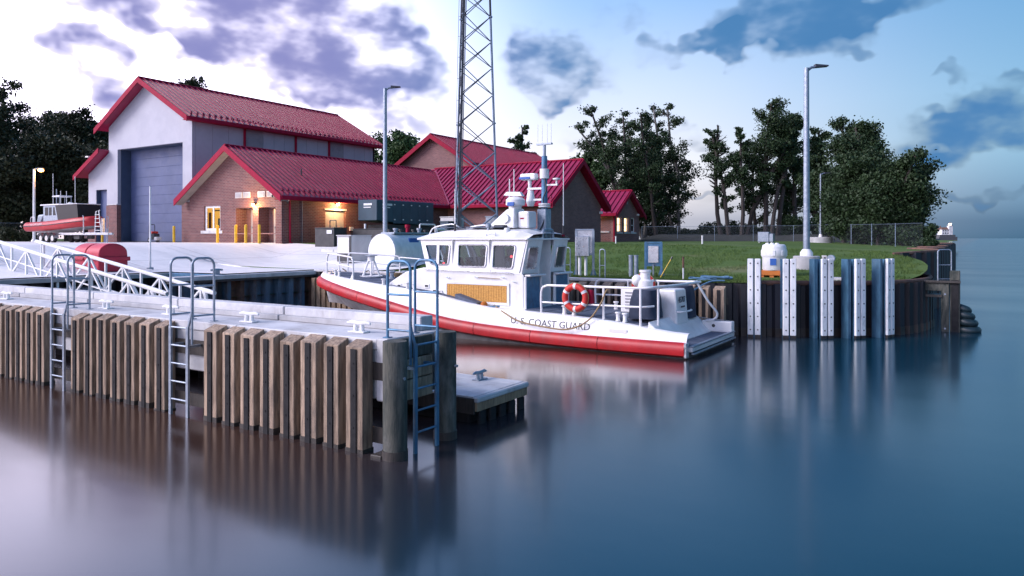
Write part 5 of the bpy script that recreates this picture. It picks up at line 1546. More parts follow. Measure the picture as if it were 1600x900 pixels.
o = MB().cyl((ARX + .6, 44.0, 8.6), (ARX + .6, 44.0, 9.1), .05, n=8).build('camera_post', MT['white_matte'], ra)
MB().box(ARX + .45, ARX + .85, 43.9, 44.1, 9.0, 9.2).build('roof_camera', MT['white_matte'], o, bevel=.03)
# cross wing B
BGX = -26.75; BRX0 = -46.0
bsl = (BRZ - EZ) / (BRY - BEY)
def b_f(u, v): return (u, BRY - (BRY - BEY) * (1 - v), BRZ - (BRZ - EZ) * (1 - v))
def b_b(u, v): return (u, BRY + (BRY - BEY) * (1 - v), BRZ - (BRZ - EZ) * (1 - v))
gx = BGX + .6
def bvalley(u): return 0.0 if u > AEXX else min((AEXX - u) / (AEXX - ARX), 1.0)
rb = slab(st, 'roof', RR, [b_f(AEXX, 0), b_f(gx, 0), b_f(gx, 1), b_f(ARX - .2, 1)])
slab(st, 'roof', RR, [b_b(BRX0, 0), b_b(gx, 0), b_b(gx, 1), b_b(BRX0, 1)])
clip_seams(rb, RR, b_f, ARX, gx - .1, .44, lambda u: (max(bvalley(u), .01), .99), .09, .045)
guards(rb, [b_f(AEXX + .3 + .22 * i, .045 + .06 * (i % 2)) for i in range(41)], RR)
MB().cyl((ARX - .1, BRY, BRZ + .04), (gx, BRY, BRZ + .04), .08, n=8).build('ridge_cap', TR, st)
va, vb = Vector(a_r(BEY, 0)), Vector(a_r(BRY - .05, .99)); MB().cyl(va + Vector((0, 0, .05)), vb + Vector((0, 0, .07)), .09, n=6).build('valley_flashing', MT['roof_red'], st)
MB().box(AEXX + .13, gx, BEY - .12, BEY + .02, EZ - .26, EZ - .01).build('gutter', TR, st, bevel=.03)
MB().box(AEXX, gx - .02, BEY + .03, BY_ - .002, EZ - .24, EZ - .2).build('soffit', TR, st)
MB().box(AX1 + .002, BGX - .302, BY_, BY_ + .3, dz0, AE).build('cross_wing_wall', MT['brick_dark'], st)
BYB = 2 * BRY - BY_
MB().plate([(BY_, dz0), (BYB, dz0), (BYB, AE + .05), (BRY, BRZ - .18), (BY_, AE + .05)], [], lambda u, v: (BGX, u, v), (-.3, 0, 0)).build('gable_wall', MT['brick_dark'], st)
for fn in (b_f, b_b):
    a, b = Vector(fn(gx, -.01)), Vector(fn(gx, 1)); MB().prism([tuple(a + Vector((0, 0, .06))), tuple(b + Vector((0, 0, .06))), tuple(b - Vector((0, 0, .36))), tuple(a - Vector((0, 0, .36)))], (.07, 0, 0)).build('rake_board', TR, st)
    dn = Vector((0, 0, -.30)); MB().prism([tuple(a + dn), tuple(b + dn), tuple(b + dn - Vector((0, 0, .04))), tuple(a + dn - Vector((0, 0, .04)))], (BGX - gx + .002, 0, 0)).build('soffit', TR, st)
for (y, z, nm) in ((BY_ - .2, 5.3, 0), (BYB - .3, 5.0, 0)):
    MB().box(BGX + .02, BGX + .3, y - .1, y + .1, z, z + .22).build('wall_camera', MT['white_matte'], st, bevel=.04)
# tall hall behind
CYF, CX, CRZ, CEZ = 58.0, -46.72, 13.45, 10.3
chw = 5.25
MB().plate([(CX - chw + .5, dz0), (CX + chw - .5, dz0), (CX + chw - .5, CEZ + .1), (CX, CRZ - .25), (CX - chw + .5, CEZ + .1)], [], lambda u, v: (u, CYF + .6, v), (0, .3, 0)).build('hall_gable', MT['brick_dark'], st)
csl = (CRZ - CEZ) / chw
def c_r(u, v): return (CX + chw * (1 - v), u, CEZ + (CRZ - CEZ) * v)
def c_l(u, v): return (CX - chw * (1 - v), u, CEZ + (CRZ - CEZ) * v)
# hipped far end
rc_ = slab(st, 'hall_roof', RR, [c_r(CYF, 0), c_r(83.5, 0), c_r(79.0, 1), c_r(CYF, 1)])
slab(st, 'hall_roof', RR, [c_l(CYF, 0), c_l(83.5, 0), c_l(79.0, 1), c_l(CYF, 1)])
clip_seams(rc_, RR, c_r, CYF + .3, 78.8, .55, lambda u: (.01, .99), .09, .045)
MB().cyl((CX, CYF, CRZ + .04), (CX, 79, CRZ + .04), .09, n=8).build('ridge_cap', TR, st)
for fn in (c_r, c_l): rake(st, fn, CYF - .07, .42)
MB().box(CX + chw - .8, CX + chw - .5, CYF + .6, 82.5, dz0, CEZ + .1).build('hall_side', MT['brick_dark'], st)
MB().box(CX + chw - .02, CX + chw + .12, CYF, 83, CEZ - .28, CEZ).build('gutter', TR, st)

# ================================================================== small gabled annex
an = thing('brick_annex', 'small brick annex with red roof and three gable windows beyond the station', 'building', (-30, 64, 2.7))
NX, NY0, NY1 = -28.2, 61.5, 67.4; NYR = (NY0 + NY1) / 2; NE, NR = 5.25, 7.35
def n_f(u, v): return (u, NYR - (NYR - NY0 + .5) * (1 - v), NR + .12 - (NR + .12 - NE + .12) * (1 - v))
def n_b(u, v): return (u, NYR + (NYR - NY0 + .5) * (1 - v), NR + .12 - (NR + .12 - NE + .12) * (1 - v))
ngx = NX + .5; nx0 = -42.0
rn = slab(an, 'roof', RR, [n_f(nx0, 0), n_f(ngx, 0), n_f(ngx, 1), n_f(nx0, 1)])
slab(an, 'roof', RR, [n_b(nx0, 0), n_b(ngx, 0), n_b(ngx, 1), n_b(nx0, 1)])
clip_seams(rn, RR, n_f, -38, ngx - .1, .5, lambda u: (.01, .99), .09, .045)
for fn in (n_f, n_b):
    a, b = Vector(fn(ngx, -.01)), Vector(fn(ngx, 1)); MB().prism([tuple(a + Vector((0, 0, .06))), tuple(b + Vector((0, 0, .06))), tuple(b - Vector((0, 0, .32))), tuple(a - Vector((0, 0, .32)))], (.07, 0, 0)).build('rake_board', TR, an)
MB().cyl((nx0, NYR, NR + .16), (ngx, NYR, NR + .16), .07, n=8).build('ridge_cap', TR, an)
MB().box(nx0, ngx, NY0 - .62, NY0 - .5, NE - .25, NE + .02).build('gutter', TR, an)
wz0, wz1 = 3.55, 4.95
wh = [[(NY0 + .75 + k * 1.6, wz0), (NY0 + 1.75 + k * 1.6, wz0), (NY0 + 1.75 + k * 1.6, wz1), (NY0 + .75 + k * 1.6, wz1)] for k in range(3)]
MB().plate([(NY0, dz0), (NY1, dz0), (NY1, NE), (NYR, NR - .1), (NY0, NE)], wh, lambda u, v: (NX, u, v), (-.3, 0, 0)).build('gable_wall', MT['brick_dark'], an)
for k, h in enumerate(wh):
    y0, y1 = h[0][0], h[1][0]
    w = MB().box(NX - .29, NX - .27, y0 - .02, y1 + .02, wz0 - .02, wz1 + .02).build('window', MT['window_lit_pale'] if k < 2 else MT['glass_dark'], an)
    MB().plate([(y0 + .001, wz0 + .001), (y1 - .001, wz0 + .001), (y1 - .001, wz1 - .001), (y0 + .001, wz1 - .001)], [[(y0 + .1, wz0 + .1), (y1 - .1, wz0 + .1), (y1 - .1, wz1 - .1), (y0 + .1, wz1 - .1)]], lambda u, v: (NX - .12, u, v), (-.06, 0, 0)).build('frame', MT['white_matte'], w)
    MB().box(NX - .14, NX - .11, y0 + .1, y1 - .1, 4.2, 4.26).build('glazing_bar', MT['white_matte'], w)
    MB().box(NX - .1, NX + .1, y0 - .12, y1 + .12, wz0 - .14, wz0 - .002).build('sill', MT['concrete_pale'], w)
fw = [(-40, dz0), (-28.2, dz0), (-28.2, NE), (-40, NE)]
MB().plate(fw, [[(-31.0, 3.65), (-29.55, 3.65), (-29.55, 4.7), (-31.0, 4.7)]], lambda u, v: (u, NY0, v), (0, .3, 0)).build('front_wall', MT['brick'], an) if False else MB().plate([(-40, dz0), (-28.502, dz0), (-28.502, NE), (-40, NE)], [[(-31.0, 3.65), (-29.55, 3.65), (-29.55, 4.7), (-31.0, 4.7)]], lambda u, v: (u, NY0, v), (0, .3, 0)).build('front_wall', MT['brick'], an)
w = MB().box(-31.02, -29.53, NY0 + .22, NY0 + .24, 3.63, 4.72).build('window', MT['window_lit_pale'], an)
MB().box(-31.3, -28.6, NY0 - .08, NY0 + .1, 3.5, 3.645).build('sill', MT['concrete_pale'], w)
MB().box(NX + .001, NX + .12, NY0 - .1, NY0 + .05, dz0, NE).build('corner_downpipe', TR, an)
MB().box(NX + .01, NX + .06, NYR - .15, NYR + .15, 6.2, 6.6).build('gable_vent', MT['louver_grey'], an)
for y in (NY0 + .6, NY1 - .6): MB().box(NX + .02, NX + .25, y - .1, y + .1, 5.15, 5.35).build('wall_camera', MT['white_matte'], an, bevel=.04)

# ------------------------------------------------------------------ lit wall lamps
def wall_lamp(label, p, out, energy, r=.09, spot=True):
    t = thing('wall_lamp', label, 'lamp', p, 0, 'lit wall lamps of the station'); p = Vector(p); out = Vector(out)
    MB().box(p.x - .12 - abs(out.x) * .0, p.x + .12, p.y - .12, p.y + .12, p.z + .06, p.z + .16).build('hood', MT['black_paint'], t, bevel=.02)
    MB().sphere(tuple(p + out * .03), r, 10, (1, 1, .8)).build('bulb', MT['lamp_warm'], t, smooth=True)
    MB().box(*sorted((p.x - out.x * .12 - .04, p.x - out.x * .02 + .04)), *sorted((p.y - out.y * .12 - .04, p.y - out.y * .02 + .04)), p.z + .0, p.z + .07).build('bracket', MT['black_paint'], t)
    ld = bpy.data.lights.new('lamp_light', 'POINT'); ld.energy = energy; ld.color = (1.0, .58, .22); ld.shadow_soft_size = .10
    lo = bpy.data.objects.new('lamp_light', ld); col.objects.link(lo); lo.parent = t; lo.location = tuple(out * .30 + Vector((0, 0, -.12)))
wall_lamp('glowing wall lamp between the two recessed doors of the brick gable', (-38.48, AY - .16, 5.08), (0, -1, 0), 220)
wall_lamp('glowing wall lamp above the pale double door on the long brick side', (AX1 + .16, 34.85, 5.22), (1, 0, 0), 220)
wall_lamp('glowing wall lamp in the corner beside the small annex window', (-31.6, NY0 - .16, 5.0), (0, -1, 0), 200)
# cameras under the eaves of the brick wing
for (x, y, z, l) in ((-36.75, AY - .12, 5.75, 'white dome camera beside the vents on the brick gable'), (AX1 + .12, 30.75, 5.35, 'white twin camera on the corner of the brick wing above the downpipe')):
    t = thing('security_camera', l, 'camera', (x, y, z))
    MB().sphere((x, y, z), .11, 10).build('dome', MT['white_matte'], t, smooth=True)
    MB().box(x - .16, x + .10, y - .1, y + .12, z + .06, z + .2).build('housing', MT['white_matte'], t, bevel=.03)
    MB().cyl((x - .02, y, z - .12), (x + .12, y - .1, z - .2), .05, n=8).build('lens', MT['black_paint'], t)
# ------------------------------------------------------------------ yellow bollards
def bollard(label, x, y, grp='yellow bollards by the station'):
    z = ground(x, y); t = thing('bollard', label, 'bollard', (x, y, z), 0, grp)
    MB().cyl((x, y, z - .1), (x, y, z + 1.1), .085, n=12).build('post', MT['yellow_paint'], t, smooth=True)
    MB().sphere((x, y, z + 1.1), .085, 12, (1, 1, .6)).build('cap', MT['yellow_paint'], t, smooth=True)
bl = 'yellow bollard guarding the recessed doors of the brick gable'
for x in (-40.75, -38.95, -38.0, -36.75): bollard(bl, x, AY - 1.1)
bollard('yellow bollard at the right jamb of the big blue boathouse door', -46.5, 30.0)
bollard('yellow bollard beside the small boathouse side door behind the boat trailer', -55.3, 29.9)

# ------------------------------------------------------------------ slender poles and lamp posts
def lamp_post(label, x, y, h, armdir, lit=False, r=.13, ped=None, grp='lamp posts'):
    z = ground(x, y); t = thing('lamp_post', label, 'lamp post', (x, y, z), 0, grp)
    zb = z
    if ped:
        MB().lathe((x, y, z), [(ped, -.1), (ped, .42), (ped - .03, .45)], 20).build('pedestal', MT['concrete'], t, smooth=True); zb = z + .45
    MB().cyl((x, y, zb), (x, y, z + h), r, r * .75, 12).build('pole', MT['galvanised'] if not lit else MT['white_matte'], t, smooth=True)
    MB().lathe((x, y, zb), [(r * 1.9, 0), (r * 1.9, .12), (r * 1.15, .25)], 12).build('base_shoe', MT['white_matte'], t, smooth=True)
    a = Vector((armdir[0], armdir[1], 0)).normalized()
    p = Vector((x, y, z + h))
    for s in ([1] if not ped == 0 else [1, -1]):
        o = MB().tube([p - Vector((0, 0, .12)), p + a * .18 * s + Vector((0, 0, .02)), p + a * .5 * s + Vector((0, 0, .05))], .05, 8).build('arm', MT['tower_steel'], t, smooth=True)
    n = Vector((-a.y, a.x, 0)) * .14; q0 = p + a * .30; q1 = p + a * .78
    MB().hexa([tuple(q0 - n + Vector((0, 0, .01))), tuple(q1 - n * .8 + Vector((0, 0, .05))), tuple(q1 + n * .8 + Vector((0, 0, .05))), tuple(q0 + n + Vector((0, 0, .01)))],
              [tuple(q0 - n * .7 + Vector((0, 0, .13))), tuple(q1 - n * .5 + Vector((0, 0, .10))), tuple(q1 + n * .5 + Vector((0, 0, .10))), tuple(q0 + n * .7 + Vector((0, 0, .13)))]).build('lamp_head', MT['tower_dark'], t)
    if lit:
        MB().sphere(tuple(q0.lerp(q1, .5) + Vector((0, 0, -.10))), .22, 10, (1, 1, .6)).build('bulb', MT['lamp_orange'], t, smooth=True)
        ld = bpy.data.lights.new('lamp_light', 'POINT'); ld.energy = 90; ld.color = (1, .5, .2); ld.shadow_soft_size = .1
        lo = bpy.data.objects.new('lamp_light', ld); col.objects.link(lo); lo.parent = t; lo.location = tuple(q0.lerp(q1, .5) + Vector((0, 0, -.3)) - Vector((x, y, z)))
    return t
ra_ = tuple(RGT)[:2]
lamp_post('tall grey lamp post rising behind the white fuel tank', -25.6, 28.15, 8.4, ra_, r=.12)
lamp_post('tall grey lamp post on round concrete pedestal on the lawn behind the white fenders', -5.4, 28.6, 7.35, ra_, r=.12, ped=.47)
lamp_post('lit orange street lamp on white pole behind the trailer boat', -64.5, 29.4, 5.9, ra_, lit=True, r=.11)
lamp_post('thin far lamp post by the chain-link fence among the trees', -11.0, 64.0, 5.6, ra_, r=.08, ped=.9)

fp = thing('marker_pole', 'thin bare white pole at the basin edge behind the gangway', 'pole', (-29.5, 17.95, ground(-29.5, 17.95)))
zf = ground(-29.5, 17.95)
MB().cyl((-29.5, 17.95, zf), (-29.5, 17.95, zf + 3.55), .045, .03, 8).build('shaft', MT['white_matte'], fp, smooth=True)
MB().box(-29.6, -29.4, 17.85, 18.05, zf, zf + .14).build('socket', MT['galvanised'], fp, bevel=.01)

# ------------------------------------------------------------------ small wheeled machine in front of the boathouse door
x, y = -48.05, 29.6; z = ground(x, y)
pw = thing('pressure_washer', 'small dark wheeled machine with upright handle before the big blue door', 'machine', (x, y, z))
MB().box(x - .35, x + .2, y - .22, y + .22, z + .22, z + .62).build('engine', MT['seat_grey'], pw, bevel=.05, seg=2)
MB().box(x - .28, x + .02, y - .24, y + .24, z + .62, z + .78).build('fuel_tank', MT['orange_buoy'], pw, bevel=.05, seg=2)
MB().box(x + .15, x + .48, y - .2, y + .2, z + .16, z + .40).build('pump', MT['concrete_pale'], pw, bevel=.05, seg=2)
for s in (-1, 1):
    w = MB().cyl((x - .2, y + s * .26, z + .17), (x - .2, y + s * .33, z + .17), .17, n=16).build('wheel', MT['rubber'], pw, smooth=True)
    MB().cyl((x - .2, y + s * .331, z + .17), (x - .2, y + s * .335, z + .17), .07, n=10).build('hub', MT['white_matte'], w)
MB().box(x + .38, x + .44, y - .05, y + .05, z, z + .2).build('foot', MT['black_paint'], pw)
MB().tube(arch((x - .38, y - .2, z + .4), (x - .38, y + .2, z + .4), .85, .06), .025, 6).build('handle', MT['black_paint'], pw, smooth=True)

# ------------------------------------------------------------------ generator, dumpster, cabinets, tank near the brick side
gx0, gx1, gy0, gy1 = -33.2, -31.6, 34.0, 39.6; z = ground(-33, 37)
gz0, gz1 = 3.75, 5.4
gen = thing('generator', 'large blue-grey generator housing on black base beside the brick wall', 'generator', (-33, 37, z))
MB().hexa([(gx0, gy0, gz0 + .35), (gx1, gy0 + 0, gz0 + .35), (gx1, gy1, gz0), (gx0, gy1, gz0)], [(gx0, gy0, gz1), (gx1, gy0, gz1), (gx1, gy1, gz1), (gx0, gy1, gz1)]).build('housing', MT['generator_blue'], gen, bevel=.03)
for k in range(5):
    ya_ = gy0 + 1.5 + k * .82
    p = MB().box(gx1 + .002, gx1 + .03, ya_, ya_ + .78, gz0 + .18, gz1 - .1).build('access_door', MT['generator_blue'], gen, bevel=.015)
    for zz in (gz0 + .4, gz1 - .3): MB().box(gx1 + .031, gx1 + .06, ya_ + .05, ya_ + .16, zz, zz + .07).build('hinge', MT['white_matte'], p)
MB().box(gx1 + .002, gx1 + .02, gy0 + .5, gy0 + 1.4, gz1 - .35, gz1 - .22).build('name_stripe', MT['white_matte'], gen)
MB().box(gx1 + .002, gx1 + .02, gy0 + .5, gy0 + 1.2, gz1 - .50, gz1 - .44).build('name_stripe', MT['white_matte'], gen)
MB().box(gx0 + .5, gx0 + 1.2, gy0 - .02, gy0 - .002, gz1 - .35, gz1 - .22).build('name_stripe', MT['white_matte'], gen)
MB().box(gx0 + .5, gx0 + 1.1, gy0 - .02, gy0 - .002, gz1 - .50, gz1 - .44).build('name_stripe', MT['white_matte'], gen)
MB().box(gx0 + .1, gx1 - .1, gy0 + .8, gy1 - .2, z - .1, gz0 + .1).build('base_tank', MT['black_paint'], gen)
# dark low enclosure in front
de = thing('equipment_enclosure', 'low black equipment box below the pale double door', 'enclosure', (-31.3, 30.3, ground(-31.3, 30.3)))
zz = ground(-31.3, 30.3)
MB().box(-32.3, -30.75, 29.6, 30.6, zz - .1, 3.55).build('body', MT['black_paint'], de, bevel=.02)
MB().box(-32.32, -30.73, 29.58, 30.62, 3.552, 3.60).build('lid', MT['black_paint'], de, bevel=.01)
MB().box(-31.3, -30.9, 29.56, 29.578, 3.25, 3.45).build('notice', MT['white_matte'], de)
MB().tube(arch((-31.6, 30.1, 3.6), (-31.1, 30.1, 3.6), .42, .05), .03, 6).build('handle', MT['black_paint'], de, smooth=True)
d2 = thing('equipment_enclosure', 'long black low enclosure running under the blue-grey generator', 'enclosure', (-29.5, 31.5, ground(-29.5, 31.5)))
MB().box(-30.6, -28.2, 30.9, 32.6, ground(-29.5, 31.5) - .1, 3.5).build('body', MT['black_paint'], d2, bevel=.02)
MB().box(-30.62, -28.18, 30.88, 32.62, 3.502, 3.54).build('lid', MT['black_paint'], d2, bevel=.01)
MB().cyl((-29.9, 31.2, 3.54), (-29.9, 31.2, 3.82), .06, n=10).build('vent_stub', MT['white_matte'], d2)
# grey cabinet with curved front panel
cb = thing('pump_cabinet', 'pale grey pump cabinet with black edges beside the white fuel tank', 'cabinet', (-25.6, 26.0, ground(-25.6, 26)))
zc_ = ground(-25.6, 26)
MB().box(-26.3, -25.35, 25.5, 26.9, zc_, 3.10).build('cabinet_body', MT['cabinet_grey'], cb, bevel=.02)
MB().box(-26.22, -25.47, 25.47, 25.498, zc_ + .45, 3.02).build('door', MT['white_matte'], cb, bevel=.02)
MB().box(-26.32, -25.33, 25.45, 26.92, 3.102, 3.15).build('lid', MT['cabinet_grey'], cb, bevel=.01)
MB().box(-25.45, -25.33, 25.465, 25.495, zc_, 3.09).build('edge_strip', MT['black_paint'], cb)
MB().box(-26.24, -25.5, 25.46, 25.496, zc_ + .05, zc_ + .42).build('kick_panel', MT['black_paint'], cb)
# horizontal white tank (axis along +y)
tk = thing('fuel_tank', 'large white horizontal cylindrical fuel tank behind the bow of the patrol boat', 'tank', (-23.0, 27.5, ground(-23, 26)))
zt_ = ground(-23, 26) + .25; tr = .84; tcx = -22.95; tcz = 2.38
MB().tube([(tcx, 25.0, tcz), (tcx, 25.12, tcz), (tcx, 25.121, tcz), (tcx, 28.6, tcz), (tcx, 28.7, tcz)], [tr * .97, tr, tr, tr, tr * .97], 36).build('shell', MT['grp_white'], tk, smooth=True)
MB().tube([(tcx, 26.9, tcz), (tcx, 26.93, tcz)], [tr + .012, tr + .012], 36).build('weld_band', MT['grp_white'], tk, smooth=True)
MB().box(tcx + tr * .78, tcx + tr * .86, 26.1, 26.75, tcz + .28, tcz + .62).build('placard', MT['label_blue'], tk)
for y in (25.7, 28.0): MB().box(tcx - .6, tcx + .6, y - .1, y + .1, ground(-23, y) - .05, tcz - .5).build('saddle', MT['galvanised'], tk)
MB().box(tcx - .4, tcx + .4, 25.4, 28.4, tcz + tr - .02, tcz + tr + .05).build('walk_plate', MT['galvanised'], tk)
for k, (y, h, m) in enumerate(((25.5, .18, 'black_paint'), (25.9, .24, 'galvanised'), (26.3, .2, 'black_paint'), (26.75, .42, 'trim_red'), (27.2, .2, 'black_paint'), (27.6, .26, 'galvanised'), (28.1, .18, 'black_paint'))):
    MB().lathe((tcx + .05, y, tcz + tr), [(.09, 0), (.09, h * .6), (.13, h * .65), (.13, h)], 10).build('fitting', MT[m], tk, smooth=True)
MB().tube(arch((tcx, 27.7, tcz + tr), (tcx, 28.9, tcz + tr), .45, .08), .035, 8).build('guard_rail', MT['white_matte'], tk, smooth=True)
MB().tube([(tcx, 29.0, tcz + tr), (tcx, 29.0, 3.45), (tcx, 29.6, 3.42)], .08, 8).build('vent_pipe', MT['white_matte'], tk, smooth=True)
sl_ = thing('low_wall', 'low pale concrete barrier at the tank end of the apron', 'wall', (-29.5, 24.6, ground(-29.5, 24.6)))
# (kerb stones along the apron edge)
for k in range(5):
    MB().box(-30.5 + k * 1.05, -29.48 + k * 1.05, 28.3, 28.5, ground(-29, 28.4) - .1, ground(-29, 28.4) + .12).build('kerb_stone', MT['concrete_pale'], sl_, bevel=.02)
# grey cabinets under the tower
for (x, y, w, h, m, lab) in ((-25.0, 33.0, 1.15, 1.75, 'cabinet_grey', 'pale grey equipment cabinet behind the foot of the lattice tower'), (-22.3, 33.6, 1.2, 1.7, 'galvanised', 'blue-grey equipment cabinet at the right leg of the lattice tower'), (-23.9, 31.2, .55, 1.3, 'generator_blue', 'small dark blue cabinet at the left legs of the lattice tower')):
    zz = ground(x, y); c = thing('equipment_cabinet', lab, 'cabinet', (x, y, zz))
    zt = 4.15 if h > 1.5 else 3.85
    MB().box(x - w / 2, x + w / 2, y - .35, y + .35, zz - .05, zt).build('body', MT[m], c, bevel=.02)
    MB().box(x - w / 2 + .06, x + w / 2 - .06, y - .375, y - .352, zz + .3, zt - .08).build('door', MT[m], c, bevel=.01)
    MB().box(x - w / 2 - .03, x + w / 2 + .03, y - .38, y + .38, zt + .002, zt + .05).build('lid', MT[m], c, bevel=.01)
hy = thing('pipe_stand', 'dark red pipe stand with valves beside the tower', 'valve', (-20.9, 33.5, ground(-20.9, 33.5)))
MB().tube(arch((-21.1, 33.5, ground(-20.9, 33.5)), (-20.7, 33.5, ground(-20.9, 33.5)), 1.75, .15), .09, 8).build('pipe', MT['trim_red'], hy, smooth=True)
MB().tube(arch((-20.6, 33.3, 2.4), (-20.3, 33.3, 2.4), 1.45, .15), .07, 8).build('pipe', MT['black_paint'], hy, smooth=True)
MB().lathe((-20.9, 33.5, 3.85), [(.12, 0), (.12, .25), (.05, .3)], 10).build('valve_head', MT['trim_red'], hy, smooth=True)
# white wall-side pipe stand and aerial posts along the shore (seen over the boat)
# ------------------------------------------------------------------ lattice tower
tw = thing('lattice_tower', 'tall three-legged steel lattice radio tower in front of the station roof', 'tower', (-23.2, 32.6, ground(-23, 32.6)))
TB = Vector((-23.35, 32.4, 0)) + RGT * .28; zb = ground(-23, 32.6)
def rot2(a): return Vector((math.cos(a), math.sin(a), 0))
def tri(z):
    t = (z - 3.0) / 36.0; rad_ = 1.25 * (1 - t) + .25 * t
    rad_ = 1.28 - (z - 2.5) * .0335
    # one leg to the camera's right, two nearly in line on the left
    ax = RGT
    pts = [ax * 1.06, ax * -.72 - FWD * .70, ax * -.98 + FWD * .62]
    return [TB + p * rad_ * .92 + Vector((0, 0, z)) for p in pts]
zs_ = [zb - .1]; h = 1.75
while zs_[-1] < 34: zs_.append(zs_[-1] + h); h = max(h * .965, 1.0)
legs = list(zip(*[tri(z) for z in zs_]))
for k, L in enumerate(legs):
    for j in range(0, len(L) - 1, 4):
        e = min(j + 4, len(L) - 1)
        o = MB().cyl(L[j], L[e], .062, .062, 8).build('leg', MT['tower_steel'] if j < 8 else MT['tower_dark'], tw, smooth=True)
        MB().cyl(L[j] + Vector((0, 0, -.03)), L[j] + Vector((0, 0, .03)), .11, n=8).build('flange', MT['tower_steel'], o)
for a, b in ((0, 1), (1, 2), (2, 0)):
    for j in range(len(zs_) - 1):
        m = MT['tower_steel'] if j < 3 else MT['tower_dark']; r_ = .024 if j > 2 else .036
        MB().cyl(legs[a][j], legs[b][j + 1], r_, n=6).build('brace', m, tw)
        MB().cyl(legs[b][j], legs[a][j + 1], r_, n=6).build('brace', m, tw)
# cable ladder on the left face
cl0 = [L - RGT * .22 for L in legs[1]]; cl1 = [L - RGT * .32 - FWD * .05 for L in legs[2]]
for q, (off, r_) in enumerate(((.14, .012), (.26, .012), (-.05, .030), (-.12, .026), (.03, .03))):
    MB().tube([L - RGT * off - FWD * .10 for L in legs[1]], r_, 5).build('cable', MT['tower_dark'], tw)
for j in range(34):
    t = j / 33 * (len(zs_) - 1.01); i = int(t); f_ = t - i
    p = legs[1][i].lerp(legs[1][i + 1], f_) - FWD * .10
    MB().cyl(p - RGT * .14, p - RGT * .26, .010, n=5).build('ladder_rung', MT['tower_dark'], tw)
for L in legs: MB().box(L[0].x - .25, L[0].x + .25, L[0].y - .25, L[0].y + .25, zb - .2, zb + .12).build('footing', MT['concrete'], tw)

# ------------------------------------------------------------------ RHIB on its trailer
tx0, ty = -57.6, 25.6; zg = ground(-53, 25.6)
tl = thing('boat_trailer', 'three-axle aluminium boat trailer in front of the boathouse', 'trailer', (-52.5, ty, zg))
for s in (-1, 1):
    MB().box(-57.2, -49.6, ty + s * .85 - .05, ty + s * .85 + .05, zg + .62, zg + .80).build('frame_beam', MT['aluminium'], tl, bevel=.01)
    a = Vector((-49.6, ty + s * .85, zg + .71)); b = Vector((-48.0, ty + s * .08, zg + .71))
    MB().prism([tuple(a + Vector((0, -.05, -.09))), tuple(b + Vector((0, -.05, -.09))), tuple(b + Vector((0, -.05, .09))), tuple(a + Vector((0, -.05, .09)))], (0, .1, 0)).build('draw_bar', MT['aluminium'], tl)
    for k in range(3):
        x = -55.8 + k * .92
        w = MB().cyl((x, ty + s * 1.02, zg + .36), (x, ty + s * 1.26, zg + .36), .36, n=22).build('wheel', MT['rubber'], tl, smooth=True, bevel=.03)
        MB().cyl((x, ty + s * 1.262, zg + .36), (x, ty + s * 1.275, zg + .36), .21, n=16).build('rim', MT['aluminium'], w, smooth=True)
        pts = [(x + .46 * math.cos(t), ty + s * .98, zg + .36 + .46 * math.sin(t)) for t in [math.pi * i / 8 for i in range(9)]]
        rows = [[p, (p[0], p[1] + s * .34, p[2])] for p in pts]
        loft(rows).build('mudguard', MT['aluminium'], tl)
    MB().box(-52.0, -51.2, ty + s * .5 - .1, ty + s * .5 + .1, zg + .30, zg + .60).build('bunk_post', MT['black_paint'], tl)
    MB().tube([(-49.9, ty + s * .95, zg + .7), (-49.9, ty + s * .95, zg + 2.0), (-50.0, ty + s * .95, zg + 2.1)], .04, 6).build('guide_post', MT['aluminium'], tl)
for x in (-57.0, -54.5, -52.0, -49.8): MB().box(x - .05, x + .05, ty - .8, ty + .8, zg + .64, zg + .76).build('cross_member', MT['aluminium'], tl)
MB().cyl((-48.3, ty, zg), (-48.3, ty, zg + 1.1), .05, n=8).build('jack', MT['galvanised'], tl)
MB().box(-48.1, -47.5, ty - .08, ty + .08, zg + .62, zg + .78).build('coupling', MT['galvanised'], tl, bevel=.02)
MB().box(-49.0, -48.8, ty - .08, ty + .08, zg + .7, zg + 1.9).build('winch_post', MT['aluminium'], tl)
MB().tube([(-49.5, ty - .3, zg + .8), (-49.35, ty - .3, zg + 2.4), (-49.2, ty - .3, zg + 2.45)], .04, 6).build('boarding_step_rail', MT['white_matte'], tl)
MB().tube([(-48.6, ty - .3, zg + .8), (-48.95, ty - .3, zg + 2.5), (-48.8, ty - .3, zg + 2.5)], .04, 6).build('boarding_step_rail', MT['white_matte'], tl)
for k in range(5): MB().box(-49.45 + k * .0, -48.75 - k * .03, ty - .34, ty - .26, zg + .95 + k * .3, zg + .99 + k * .3).build('step', MT['white_matte'], tl)

